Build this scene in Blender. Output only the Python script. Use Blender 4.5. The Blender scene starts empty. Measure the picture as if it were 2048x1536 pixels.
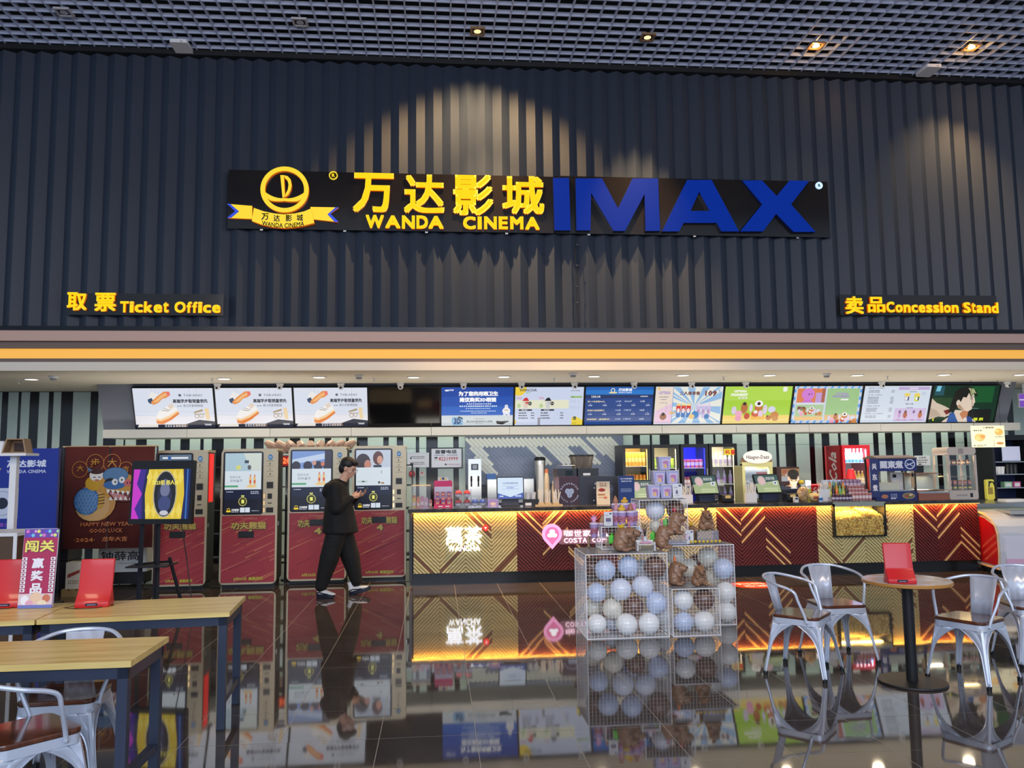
import bpy, bmesh, math, random
import numpy as np
from mathutils import Vector, Matrix, Euler
random.seed(7)
SC = bpy.context.scene
COL = SC.collection
PI = math.pi
# ---------------------------------------------------------------- camera
F, HC = 1600.0, 1.69
PITCH, YAW, ROLL = math.atan(157/F), math.atan(152/F), -0.012
CM = Matrix.Rotation(-YAW, 4, 'Z') @ Matrix.Rotation(PI/2+PITCH, 4, 'X') @ Matrix.Rotation(ROLL, 4, 'Z')
cam_d = bpy.data.cameras.new('camera'); cam = bpy.data.objects.new('camera', cam_d); COL.objects.link(cam)
cam_d.sensor_width = 36; cam_d.lens = F*36/2048; cam_d.clip_start = .05
cam.matrix_world = Matrix.Translation((0, 0, HC)) @ CM
SC.camera = cam
# ---------------------------------------------------------------- world, light, exposure
vs = SC.view_settings
vs.view_transform = 'Standard'; vs.look = 'None'; vs.gamma = 1; vs.use_curve_mapping = False
vs.exposure = 0.0
w = bpy.data.worlds.new('world'); SC.world = w; w.use_nodes = True
bgn = w.node_tree.nodes['Background']
bgn.inputs[0].default_value = (.62, .78, 1.0, 1); bgn.inputs[1].default_value = .72

def lin(c):
    return tuple(((v/255)/12.92 if v/255 <= .04045 else ((v/255+.055)/1.055)**2.4) for v in c[:3])

def light(kind, loc, energy, col, size=.1, size_y=None, target=None, spot=60, blend=.5, name='lamp_light'):
    d = bpy.data.lights.new(name, kind); d.energy = energy; d.color = lin(col)
    if kind == 'AREA':
        d.size = size
        if size_y: d.shape = 'RECTANGLE'; d.size_y = size_y
    else: d.shadow_soft_size = size
    if kind == 'SPOT': d.spot_size = math.radians(spot); d.spot_blend = blend
    o = bpy.data.objects.new(name, d); COL.objects.link(o); o.location = loc
    if target is not None:
        o.rotation_euler = (Vector(target)-Vector(loc)).to_track_quat('-Z', 'Y').to_euler()
    return o
YC = 11.42      # counter front
YF = 11.35      # fascia plane
YB = 14.5       # back wall
ZS = 3.01       # soffit height
# daylight of the mall hall behind the photographer
light('AREA', (0, -6, 5.0), 1000, (214, 228, 250), 14, 5, (0, 8, 2.0), name='hall_daylight')
for x_ in (-4, 1, 6): light('AREA', (x_, 3, 5.5), 75, (255, 226, 190), 1.2, 1.2, (x_, 9.5, 2.5), name='lobby_lamps')
# ceiling spots (fittings are built further down): x, y, power, colour
SPOTS = [((128,25),0),((600,45),0),((955,63),950),((1295,75),2000),((1632,92),60),((1943,95),420)]
# ---------------------------------------------------------------- helpers
def P(x, y, X=None, Y=None, Z=None):
    d = CM.to_3x3() @ Vector(((x-1024)/F, -(y-768)/F, -1))
    t = X/d.x if X is not None else Y/d.y if Y is not None else (Z-HC)/d.z
    return Vector((0, 0, HC)) + t*d
def R4(x0, y0, x1, y1, Y):
    a = P(x0, y1, Y=Y); b = P(x1, y0, Y=Y)
    return a.x, a.z, b.x-a.x, b.z-a.z
MATS = {}
def M(name, rgb=(128,128,128), rough=.5, metal=0, emit=None, es=1., spec=None, noise=None, coat=0, sss=0):
    if name in MATS: return MATS[name]
    m = bpy.data.materials.new(name); m.use_nodes = True; MATS[name] = m
    n = m.node_tree.nodes; l = m.node_tree.links; b = n['Principled BSDF']
    b.inputs['Base Color'].default_value = (*lin(rgb), 1)
    b.inputs['Roughness'].default_value = rough; b.inputs['Metallic'].default_value = metal
    if coat: b.inputs['Coat Weight'].default_value = coat; b.inputs['Coat Roughness'].default_value = .08
    if spec is not None: b.inputs['IOR'].default_value = spec
    if emit is not None:
        b.inputs['Emission Color'].default_value = (*lin(emit), 1); b.inputs['Emission Strength'].default_value = es
    if noise:
        sc, rgb2 = noise
        t = n.new('ShaderNodeTexNoise'); t.inputs['Scale'].default_value = sc if not isinstance(sc, tuple) else 1
        t.inputs['Detail'].default_value = 5
        c = n.new('ShaderNodeTexCoord'); mp = n.new('ShaderNodeMapping')
        if isinstance(sc, tuple): mp.inputs['Scale'].default_value = sc
        l.new(c.outputs['Object'], mp.inputs[0]); l.new(mp.outputs[0], t.inputs[0])
        r = n.new('ShaderNodeValToRGB'); r.color_ramp.elements[0].position = .35; r.color_ramp.elements[1].position = .65
        r.color_ramp.elements[0].color = (*lin(rgb), 1); r.color_ramp.elements[1].color = (*lin(rgb2), 1)
        l.new(t.outputs[0], r.inputs[0]); l.new(r.outputs[0], b.inputs['Base Color'])
    return m
def glassm(name, tint=(255,255,255), refl=.12, opac=0):
    if name in MATS: return MATS[name]
    m = bpy.data.materials.new(name); m.use_nodes = True; MATS[name] = m
    n = m.node_tree.nodes; l = m.node_tree.links; n.clear()
    o = n.new('ShaderNodeOutputMaterial'); tr = n.new('ShaderNodeBsdfTransparent'); gl = n.new('ShaderNodeBsdfGlossy')
    tr.inputs[0].default_value = (*lin(tint), 1); gl.inputs['Roughness'].default_value = .04
    mx = n.new('ShaderNodeMixShader'); fr = n.new('ShaderNodeFresnel'); fr.inputs[0].default_value = 1.45
    l.new(fr.outputs[0], mx.inputs[0]); l.new(tr.outputs[0], mx.inputs[1]); l.new(gl.outputs[0], mx.inputs[2])
    last = mx
    if opac:
        df = n.new('ShaderNodeBsdfDiffuse'); df.inputs[0].default_value = (*lin(tint), 1)
        m2 = n.new('ShaderNodeMixShader'); m2.inputs[0].default_value = opac
        l.new(mx.outputs[0], m2.inputs[1]); l.new(df.outputs[0], m2.inputs[2]); last = m2
    l.new(last.outputs[0], o.inputs[0]); return m
def colmat(name, strength=None, rough=.5):
    m = bpy.data.materials.new(name); m.use_nodes = True; MATS[name] = m
    n = m.node_tree.nodes; l = m.node_tree.links; b = n['Principled BSDF']
    a = n.new('ShaderNodeAttribute'); a.attribute_name = 'Col'; b.inputs['Roughness'].default_value = rough
    if strength is None: l.new(a.outputs['Color'], b.inputs['Base Color'])
    else:
        b.inputs['Base Color'].default_value = (.01,.01,.01,1)
        l.new(a.outputs['Color'], b.inputs['Emission Color']); b.inputs['Emission Strength'].default_value = strength
    return m
PRINT = colmat('printed_surface'); SCREEN = colmat('lit_display', .92, .25); DIM = colmat('dim_display', .55, .25)
GLOW = colmat('glowing_letters', 1.6); BACKLIT = colmat('backlit_print', .45)

class MB:
    def __init__(s): s.v = []; s.f = []; s.m = []; s.c = []; s.cm = Matrix()
    def add(s, vs, fs, mi=0, col=None):
        n = len(s.v); s.v += [tuple(s.cm @ Vector(v)) for v in vs]
        for f in fs: s.f.append(tuple(i+n for i in f)); s.m.append(mi); s.c.append(col)
        return s
    def box(s, x0, x1, y0, y1, z0, z1, mi=0, col=None):
        return s.add([(x,y,z) for z in (z0,z1) for y in (y0,y1) for x in (x0,x1)],
            [(0,2,3,1),(4,5,7,6),(0,1,5,4),(1,3,7,5),(3,2,6,7),(2,0,4,6)], mi, col)
    def cbox(s, x0, x1, y0, y1, z0, z1, r, mi=0, col=None, ax='y', n=3):
        # box with corners rounded about one axis
        pts = []
        a0,a1,b0,b1 = {'y':(x0,x1,z0,z1),'z':(x0,x1,y0,y1),'x':(y0,y1,z0,z1)}[ax]
        for cx, cy, st in ((a1-r,b1-r,0),(a0+r,b1-r,1),(a0+r,b0+r,2),(a1-r,b0+r,3)):
            for k in range(n+1):
                t = (st+k/n)*PI/2; pts.append((cx+r*math.cos(t), cy+r*math.sin(t)))
        e = {'y':(y0,y1),'z':(z0,z1),'x':(x0,x1)}[ax]
        return s.prism(pts, ax, e[0], e[1], mi, col)
    def prism(s, pts, ax, e0, e1, mi=0, col=None):
        n = len(pts)
        def q(p, e): return {'y':(p[0],e,p[1]),'z':(p[0],p[1],e),'x':(e,p[0],p[1])}[ax]
        vs = [q(p,e0) for p in pts]+[q(p,e1) for p in pts]
        fs = [tuple(range(n))[::-1], tuple(range(n,2*n))]+[(i,(i+1)%n,(i+1)%n+n,i+n) for i in range(n)]
        return s.add(vs, fs, mi, col)
    def tube(s, pts, r, n=8, mi=0, col=None, closed=False):
        pts = [Vector(p) for p in pts]; rs = r if isinstance(r,(list,tuple)) else [r]*len(pts)
        up = None; vs = []
        for i, p in enumerate(pts):
            if closed: d = pts[(i+1)%len(pts)]-pts[i-1]
            else: d = pts[min(i+1,len(pts)-1)]-pts[max(i-1,0)]
            d.normalize()
            if up is None: up = Vector((0,0,1)) if abs(d.z) < .9 else Vector((1,0,0))
            a = d.cross(up)
            if a.length < 1e-4: a = d.cross(Vector((0,1,0)))
            a.normalize(); b = d.cross(a).normalized(); up = -b if False else (a.cross(d)).normalized()
            rr = rs[i]; rx, ry = rr if isinstance(rr,(tuple,list)) else (rr,rr)
            for k in range(n):
                t = 2*PI*k/n; vs.append(p+a*rx*math.cos(t)+b*ry*math.sin(t))
        m = len(pts); fs = []
        for i in range(m if closed else m-1):
            j = (i+1)%m
            for k in range(n): fs.append((i*n+k, i*n+(k+1)%n, j*n+(k+1)%n, j*n+k))
        if not closed: fs += [tuple(range(n))[::-1], tuple(range((m-1)*n, m*n))]
        return s.add(vs, fs, mi, col)
    def lathe(s, prof, c=(0,0,0), n=16, mi=0, col=None, cap=True):
        vs = []; fs = []
        for r, z in prof:
            for k in range(n):
                t = 2*PI*k/n; vs.append((c[0]+r*math.cos(t), c[1]+r*math.sin(t), c[2]+z))
        for i in range(len(prof)-1):
            for k in range(n): fs.append((i*n+k, i*n+(k+1)%n, (i+1)*n+(k+1)%n, (i+1)*n+k))
        if cap: fs += [tuple(range(n))[::-1], tuple(range((len(prof)-1)*n, len(prof)*n))]
        return s.add(vs, fs, mi, col)
    def ell(s, c, r, n=12, m=8, mi=0, col=None, rot=None):
        vs = []; fs = []
        Rm = (Euler(rot).to_matrix() if rot else Matrix.Identity(3))
        for i in range(m+1):
            ph = PI*i/m
            for k in range(n):
                t = 2*PI*k/n
                p = Rm @ Vector((r[0]*math.sin(ph)*math.cos(t), r[1]*math.sin(ph)*math.sin(t), r[2]*math.cos(ph)))
                vs.append((c[0]+p.x, c[1]+p.y, c[2]+p.z))
        for i in range(m):
            for k in range(n): fs.append((i*n+k, (i+1)*n+k, (i+1)*n+(k+1)%n, i*n+(k+1)%n))
        return s.add(vs, fs, mi, col)
    def mesh(s, name, mats):
        me = bpy.data.meshes.new(name); me.from_pydata(s.v, [], s.f)
        for m in (mats if isinstance(mats,(list,tuple)) else [mats]): me.materials.append(m)
        if any(s.m): me.polygons.foreach_set('material_index', s.m)
        if any(c is not None for c in s.c):
            a = me.color_attributes.new('Col', 'FLOAT_COLOR', 'CORNER'); out = []
            for f, c in zip(s.f, s.c):
                q = (*lin(c or (128,128,128)), 1.0); out += list(q)*len(f)
            a.data.foreach_set('color', out)
        me.update(); return me
    def build(s, name, mats, parent=None, smooth=False, kind=None, loc=None):
        me = s.mesh(name, mats)
        if smooth: smooth_mesh(me)
        return link(name, me, parent, kind, loc)
def smooth_mesh(me, ang=40):
    bm = bmesh.new(); bm.from_mesh(me)
    bmesh.ops.recalc_face_normals(bm, faces=bm.faces)
    for f in bm.faces: f.smooth = True
    for e in bm.edges:
        if len(e.link_faces) == 2 and e.calc_face_angle(0) > math.radians(ang): e.smooth = False
    bm.to_mesh(me); bm.free()
def link(name, me, parent=None, kind=None, loc=None):
    o = bpy.data.objects.new(name, me); COL.objects.link(o)
    if parent is not None: o.parent = parent
    if kind: o['kind'] = kind
    if loc is not None: o.location = loc
    return o
def tag(o, label, cat, group=None):
    o['label'] = label; o['category'] = cat
    if group: o['group'] = group
    return o
def T(name, label, cat, loc=(0,0,0), rz=0, group=None, rx=0):
    o = bpy.data.objects.new(name, None); COL.objects.link(o); o.empty_display_size = .1
    o.location = loc; o.rotation_euler = (rx, 0, rz); return tag(o, label, cat, group)
def tree(o, loc=None, rz=None, label=None, parent=None, group=None):
    c = o.copy(); COL.objects.link(c); c.parent = parent
    if loc is not None: c.location = loc
    if rz is not None: c.rotation_euler = (c.rotation_euler.x, 0, rz)
    if label: c['label'] = label
    if group: c['group'] = group
    for ch in KIDS.get(o.name, None) or o.children: tree(ch, parent=c)
    return c
KIDS = {}
ORD = 'first second third fourth fifth sixth seventh eighth ninth tenth eleventh twelfth'.split()
def struct(name, mb, mat, smooth=False):
    o = mb.build(name, mat, None, smooth); o['kind'] = 'structure'; return o
def root_struct(name):
    o = bpy.data.objects.new(name, None); COL.objects.link(o); o['kind'] = 'structure'; return o
_tc = {}
def glyphs(s, bold=0., ext=0., res=2, shear=0):
    k = (s, bold, ext, res, shear)
    if k not in _tc:
        cu = bpy.data.curves.new('t', 'FONT'); cu.body = s; cu.size = 1; cu.extrude = ext
        cu.resolution_u = res; cu.fill_mode = 'BOTH'; cu.shear = shear
        o = bpy.data.objects.new('t', cu); me = o.to_mesh()
        v = [tuple(q.co) for q in me.vertices]; f = [tuple(p.vertices) for p in me.polygons]
        nz = [p.normal.z for p in me.polygons]
        if bold:
            v0, f0, n0 = v, f, nz; v, f, nz = [], [], []
            for dx, dy in ((-1,-1),(1,-1),(1,1),(-1,1)) if bold < .035 else ((-1,-1),(0,-1),(1,-1),(1,0),(1,1),(0,1),(-1,1),(-1,0)):
                b_ = len(v); v += [(q[0]+dx*bold, q[1]+dy*bold, q[2]+(0 if ext else len(nz)/max(1,len(n0))*1e-5)) for q in v0]; f += [tuple(i+b_ for i in p) for p in f0]; nz += n0
        o.to_mesh_clear(); bpy.data.objects.remove(o); bpy.data.curves.remove(cu)
        xs = [q[0] for q in v] or [0,1]; ys = [q[1] for q in v] or [0,1]
        _tc[k] = (v, f, nz, (min(xs), max(xs), min(ys), max(ys)))
    return _tc[k]
class G:
    '''flat print or display picture: u to the right, v down, in a W x H page mapped on w x h metres, facing -Y'''
    def __init__(s, W, H, w, h, bg=None):
        s.W, s.H, s.w, s.h = W, H, w, h; s.mb = MB(); s.k = 0; s.d = .00012
        if bg: s.rect(0, 0, W, H, bg)
    def q(s, u, v): return (u/s.W*s.w - s.w/2, -s.k*s.d, s.h - v/s.H*s.h)
    def poly(s, pts, col, nxt=True):
        if nxt: s.k += 1
        pts = [(min(max(u, 0), s.W), min(max(v, 0), s.H)) for u, v in pts]
        s.mb.add([s.q(*p) for p in pts], [tuple(range(len(pts)))], 0, col); return s
    def rect(s, u, v, du, dv, col, nxt=True): return s.poly([(u,v),(u,v+dv),(u+du,v+dv),(u+du,v)], col, nxt)
    def ell(s, u, v, ru, rv, col, n=18, a0=0, a1=2*PI):
        return s.poly([(u+ru*math.cos(a0+(a1-a0)*i/n), v-rv*math.sin(a0+(a1-a0)*i/n)) for i in range(n)], col)
    def ring(s, u, v, ru, rv, t, col, n=20):
        s.k += 1
        for i in range(n):
            a, b = 2*PI*i/n, 2*PI*(i+1)/n
            s.poly([(u+ru*math.cos(a), v+rv*math.sin(a)), (u+(ru-t)*math.cos(a), v+(rv-t)*math.sin(a)),
                    (u+(ru-t)*math.cos(b), v+(rv-t)*math.sin(b)), (u+ru*math.cos(b), v+rv*math.sin(b))], col, False)
        return s
    def line(s, a, b, t, col):
        dx, dy = b[0]-a[0], b[1]-a[1]; L = math.hypot(dx, dy) or 1; nx, ny = -dy/L*t/2, dx/L*t/2
        return s.poly([(a[0]+nx,a[1]+ny),(b[0]+nx,b[1]+ny),(b[0]-nx,b[1]-ny),(a[0]-nx,a[1]-ny)], col)
    def text(s, t, u, v, du, dv, col, bold=0., shear=0, rot=False):
        s.k += 1; vv, ff, _, (x0,x1,y0,y1) = glyphs(t, bold, 0, 1, shear)
        if rot: pts = [s.q(u+(y-y0)/(y1-y0)*du*1, v+dv-(x-x0)/(x1-x0)*dv) for x,y,z in vv]; pts = [s.q(u+du-(y-y0)/(y1-y0)*du*-1-du, v+dv-(x-x0)/(x1-x0)*dv) for x,y,z in vv] if False else [s.q(u+du*(1-(y-y0)/(y1-y0)), v+dv-(x-x0)/(x1-x0)*dv) for x,y,z in vv]
        else: pts = [(lambda q,z=z: (q[0], q[1]-z, q[2]))(s.q(u+(x-x0)/(x1-x0)*du, v+dv-(y-y0)/(y1-y0)*dv)) for x,y,z in vv]
        s.mb.add(pts, ff, 0, col); return s
    def dash(s, u, v, du, dv, n, col, rows=1, gap=2.):
        '''illegible small print: rows of short strokes'''
        s.k += 1; rn = random.Random(int(u*7+v*13))
        for r in range(rows):
            x = u; step = du/n
            for i in range(n):
                s.rect(x, v+r*dv*gap, step*rn.uniform(.55,.85), dv, col, False); x += step
        return s
    def build(s, name, parent, mat=None, loc=(0,0,0)): return s.mb.build(name, mat or PRINT, parent, loc=loc)
# common materials
BLK = M('black_plastic', (16,17,20), .4); DARK = M('dark_metal', (34,36,42), .45, .3); WHT = M('white_plastic', (225,225,228), .45)
STEEL = M('stainless_steel', (190,190,188), .28, 1.0); GLS = glassm('clear_glass'); ACR = glassm('acrylic', (250,250,255), opac=.06)
RED = M('red_plastic', (205,20,30), .4, coat=.3); CREAM = M('cream_metal', (196,180,150), .38, .35)
# ================================================================ SETTING
# floor with separate glossy tiles
fm = bpy.data.materials.new('polished_floor_tile'); fm.use_nodes = True
n = fm.node_tree.nodes; l = fm.node_tree.links; b = n['Principled BSDF']
tc = n.new('ShaderNodeTexCoord'); nz = n.new('ShaderNodeTexNoise'); nz.inputs['Scale'].default_value = 2.2; nz.inputs['Detail'].default_value = 6
geo = n.new('ShaderNodeNewGeometry'); l.new(geo.outputs['Position'], nz.inputs[0])
cr = n.new('ShaderNodeValToRGB'); cr.color_ramp.elements[0].color = (*lin((50,44,42)),1); cr.color_ramp.elements[1].color = (*lin((88,78,72)),1)
l.new(nz.outputs[0], cr.inputs[0]); l.new(cr.outputs[0], b.inputs['Base Color'])
b.inputs['IOR'].default_value = 1.95
mr = n.new('ShaderNodeMapRange'); mr.inputs[3].default_value = .018; mr.inputs[4].default_value = .062
nz2 = n.new('ShaderNodeTexNoise'); nz2.inputs['Scale'].default_value = 5; l.new(geo.outputs['Position'], nz2.inputs[0])
l.new(nz2.outputs[0], mr.inputs[0]); l.new(mr.outputs[0], b.inputs['Roughness'])
GROUT = M('floor_grout', (170,162,150), .6)
flr = struct('floor', MB().box(-14, 18, -8, 15, -.2, -.004), M('floor_base', (46,40,38), .3, noise=(3,(60,52,48))))
tx0 = P(906.8, 1157.3, Z=0).x; ty0 = P(950, 1411, Z=0).y
tm = MB().box(-.298,.298,-.298,.298,-.012,0).mesh('floor_tile', fm)
cnt = 0
for j in range(-5, 12):
    for i in range(-9, 16):
        cx, cy = tx0+.6*(i+.5), ty0+.6*(j+.5)
        u = cy*math.cos(YAW)+cx*math.sin(YAW)
        if cy > 11.9 or cy < 2.6 or abs(cx*math.cos(YAW)-cy*math.sin(YAW)) > .66*u+.35: continue
        o = link('floor_tile', tm, flr, loc=(cx, cy, 0)); cnt += 1
        rr = random.Random(i*31+j*7); o.rotation_euler = (rr.uniform(-.0012,.0012), rr.uniform(-.0008,.0008), 0)
fx = MB().box(-14, 18, 11.96, 15, -.004, .0005); link('floor_tile', fx.mesh('floor_tile_rear', fm), flr)
# joint lines under the tiles
jb = MB()
for i in range(-14, 20): jb.box(tx0+.6*i-.003, tx0+.6*i+.003, 2, 12, -.004, -.0006)
for j in range(-6, 14): jb.box(-6, 12, ty0+.6*j-.002, ty0+.6*j+.002, -.004, -.0008)
jb.build('floor_joint', GROUT, flr, kind='stuff')
# corrugated dark facade
ZW0, ZW1 = 3.62, 7.56
wall_m = M('corrugated_dark_panel', (45,54,70), .5, .1, noise=((6,6,.6),(40,49,64)))
fac = root_struct('wall_facade')
MB().box(-12, 16, YF+.12, YF+.3, ZW0, ZW1+.3).build('backing', DARK, fac)
pit, amp = .2505, .085
fp = MB()
fp.add([(-pit/2,.085,ZW0),(0,.085-amp,ZW0),(pit/2,.085,ZW0),(-pit/2,.085,ZW1),(0,.085-amp,ZW1),(pit/2,.085,ZW1),(-pit/2,.115,ZW0),(pit/2,.115,ZW0),(-pit/2,.115,ZW1),(pit/2,.115,ZW1)],
       [(0,1,4,3),(1,2,5,4),(6,7,2,1,0),(3,4,5,9,8),(7,6,8,9),(6,0,3,8),(2,7,9,5)])
fpm = fp.mesh('fold_panel', wall_m)
xr = P(1024+1265/2, 330, Y=YF).x
for k in range(-62, 30):
    x = xr+pit*k
    if -7.6 < x < 10.9: link('fold_panel', fpm, fac, loc=(x, YF-.0, 0))
MB().box(-12, 16, YF-.05, YF+.12, ZW1-.01, ZW1+.09).build('top_channel', M('black_channel', (14,15,18), .5), fac)
MB().box(-12, 16, YF-.04, YF+.12, ZW0-.06, ZW0-.001).build('bottom_channel', M('dark_channel', (30,32,38), .3, .6), fac)
# fascia with the orange cove
fas = root_struct('trim_1')
mv = M('mauve_fascia', (206,170,156), .6); mv2 = M('brown_fascia', (116,98,90), .6)
z1, z2, z3, z4 = ZW0-.06, 3.42, 3.325, 3.18
MB().prism([(YF-.02,z1),(YF+.0,z2),(YF+.4,z2),(YF+.4,z1)], 'x', -12, 16).build('fascia_band', mv, fas)
MB().prism([(YF+.06,z2),(YF+.06,z3),(YF+.4,z3),(YF+.4,z2)], 'x', -12, 16).build('recess_band', mv2, fas)
MB().box(-12, 16, YF+.10, YF+.4, z4, z3).build('cove_back', M('cove_glow', (200,150,70), .6, emit=(232,168,66), es=.78), fas)
MB().box(-12, 16, YF+.03, YF+.4, 3.10, z4).build('lower_band', mv2, fas)
MB().box(-12, 16, YF+.025, YF+.4, ZS+.001, 3.10).build('edge_band', M('brown_fascia_dark', (100,86,80), .6), fas)
# soffit
struct('ceiling', MB().box(-12, 16, YF+.02, YB+.2, ZS-.0, ZS+.12), M('soffit_paint', (226,216,200), .8))
# open cell grid ceiling
grid = root_struct('ceiling_grid')
cell = .2; gz = ZW1+.06
gm = M('grid_blade_paint', (178,190,220), .5)
gmb = MB().box(-.009,.009, 2.6, YF-.02, gz, gz+.055).mesh('grid_blade', gm)
gmx = MB().box(-7.2, 12, -.009, .009, gz+.001, gz+.054).mesh('grid_blade', gm)
gx0 = -7.2
for i in range(97): link('grid_blade', gmb, grid, loc=(gx0+cell*i, 0, 0))
for j in range(38): link('grid_blade', gmx, grid, loc=(0, YF-.1-cell*j, 0))
struct('ceiling_slab', MB().box(-14, 18, 0, YF+.3, 9.2, 9.4), M('black_void', (10,10,12), .9))
MB().box(-14, 18, YF+.12, YF+.3, ZW1+.3, 9.2).build('wall_upper', M('black_void2', (10,10,12), .9))['kind'] = 'structure'
# back wall: pale glass with black stripes
wb = root_struct('wall_back')
MB().box(-12, 16, YB+.03, YB+.2, 0, ZS).build('backing', BLK, wb)
pale = M('pale_green_glass', (184,198,190), .2, noise=(1.2,(172,188,180))); strp = M('black_glass', (10,11,13), .15)
st = [(0,12),(33,38),(56,74),(94,103),(119,142),(178,193),(206,231),(247,250),(272,293),(330,341),(361,379),(401,407),(424,447),(482,492),(508,527),(549,554),(580,600),(618,628),(650,662),(692,697),(714,735),(767,777),(794,806),(832,838),(853,875),(907,917)]
st2 = [(1266,1280),(1300,1304),(1320,1339),(1369,1378),(1392,1407),(1427,1431),(1446,1465),(1494,1504),(1518,1534),(1552,1557),(1571,1591),(1619,1629),(1644,1659),(1677,1682),(1697,1718),(1747,1757),(1771,1786),(1805,1810),(1825,1844),(1873,1883),(1897,1911),(1929,1935),(1960,1975),(2018,2031)]
def glasswall(lst, xa, xb):
    prev = xa
    for a, c in lst+[(xb, None)]:
        x0 = P(prev, 885, Y=YB).x; x1 = P(a, 885, Y=YB).x
        if x1-x0 > .02:
            for z0, z1 in ((.02,1.96),(1.965,3.0)):
                MB().box(x0+.004, x1-.004, YB, YB+.03, z0, z1).build('glass_panel', pale, wb)
        if c:
            x2 = P(c, 885, Y=YB).x
            for z0, z1 in ((.02,1.96),(1.965,3.0)): MB().box(x1, x2, YB+.006, YB+.03, z0, z1).build('black_stripe', strp, wb)
            prev = c
glasswall(st, -180, 931); glasswall(st2, 1246, 2250)
# diagonal tile wall
YT = YB-.03
tw = root_struct('wall_tiled'); xa, xb = P(931,885,Y=YT).x, P(1246,885,Y=YT).x; zt = 2.34
grey_t = M('blue_grey_tile', (104,112,134), .25, noise=(2,(122,130,152))); white_t = M('off_white_tile', (206,206,198), .25); MB().box(xa, xb, YT, YB+.03, .02, ZS-.02).build('backing', M('tile_bed', (72,78,94), .8), tw)
POL = [[(930,868),(1092,868),(1092,899),(942,899)],[(945,897),(972,897),(990,930),(985,952),(972,950)],[(1045,890),(1068,890),(1112,936),(1096,936)],[(1080,868),(1228,868),(1238,900),(1237,934),(1226,925),(1190,895),(1146,897),(1142,926),(1120,920),(1085,893)],[(1160,895),(1185,895),(1205,932),(1190,932)]]
def inpoly(x, y, pl):
    r = False
    for i in range(len(pl)):
        (x1,y1),(x2,y2) = pl[i], pl[i-1]
        if (y1 > y) != (y2 > y) and x < (x2-x1)*(y-y1)/(y2-y1)+x1: r = not r
    return r
L_, W_ = .232, .058; du = L_/math.sqrt(2); hw = W_*math.sqrt(2)
def clip(pts, ax, lim, sgn):
    out = []
    for i in range(len(pts)):
        a, c = pts[i-1], pts[i]; da, dc = sgn*(a[ax]-lim), sgn*(c[ax]-lim)
        if (da <= 0) != (dc <= 0):
            t = da/(da-dc); out.append((a[0]+(c[0]-a[0])*t, a[1]+(c[1]-a[1])*t))
        if dc <= 0: out.append(c)
    return out
camI = cam.matrix_world.inverted()
def S(q):
    v = camI @ Vector(q); return 1024+F*v.x/-v.z, 768-F*v.y/-v.z
nt = 0
for r in range(9):
    zc = 2.38-du*r
    for i in range(-2, int((xb-xa)/hw)+8):
        xc = xa+hw*i+(du*r)%hw
        e = .002; a = (L_/2-e)/math.sqrt(2); c = (W_/2-e)/math.sqrt(2)
        pts = [(xc-a+c, zc+a+c),(xc-a-c, zc+a-c),(xc+a-c, zc-a-c),(xc+a+c, zc-a+c)]
        for ax, lim, sg in ((0,xa,-1),(0,xb,1),(1,2.43,1),(1,1.3,-1)):
            pts = clip(pts, ax, lim, sg) if len(pts) > 2 else pts
        if len(pts) < 3: continue
        sx, sy = S((xc, YT, zc)); wh = any(inpoly(sx, sy, pl) for pl in POL)
        if sy > 880 and (int(i*3+r*5) % 11 == 0) and wh and sy < 884: wh = False
        nt += 1
        if nt > 298: continue
        MB().prism(pts, 'y', YT-.008, YT+.001).build('wall_tile', white_t if wh else grey_t, tw)
# bulkhead carrying the screens, with a pale ledge
bk = root_struct('wall_bulkhead')
bx0, bx1 = P(195,800,Y=13.3).x, P(2032,800,Y=13.3).x
yt, yb_ = 13.24, 13.50
zt_, zb_ = P(1024,774,Y=13.2).z, P(1024,851,Y=13.46).z
MB().prism([(13.26,ZS),(13.6,2.28),(14.2,2.28),(14.2,ZS)], 'x', bx0, bx1).build('sloped_face', M('grey_paint', (112,116,128), .6), bk)
lx0, lx1 = P(205,865,Y=13.35).x, P(2042,865,Y=13.35).x
nl = 12
for i in range(nl):
    a = lx0+(lx1-lx0)*i/nl; c = lx0+(lx1-lx0)*(i+1)/nl
    MB().box(a+.003, c-.003, 13.35, 14.2, 2.155, 2.29).build('ledge_section', M('ledge_panel', (168,170,168), .5), bk)
for k_ in range(4):
    xx = lx0+(lx1-lx0)*(k_+.5)/4; light('AREA', (xx, 14.34, 2.75), 46, (236,240,225), (lx1-lx0)/4, .1, (xx, 14.34, 0), name='ledge_strip_light')
    light('AREA', (xx, 12.3, 1.25), 30, (246,240,226), (lx1-lx0)/4, .5, (xx, 12.7, 3), name='soffit_fill_light')  # upward fill added to brighten the soffit, no fitting stands here
# side walls of the alcove
struct('wall_left', MB().box(-12, -11.8, YF, YB, 0, ZS), pale)
struct('wall_right', MB().box(15.8, 16, YF, YB, 0, ZS), pale)
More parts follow.
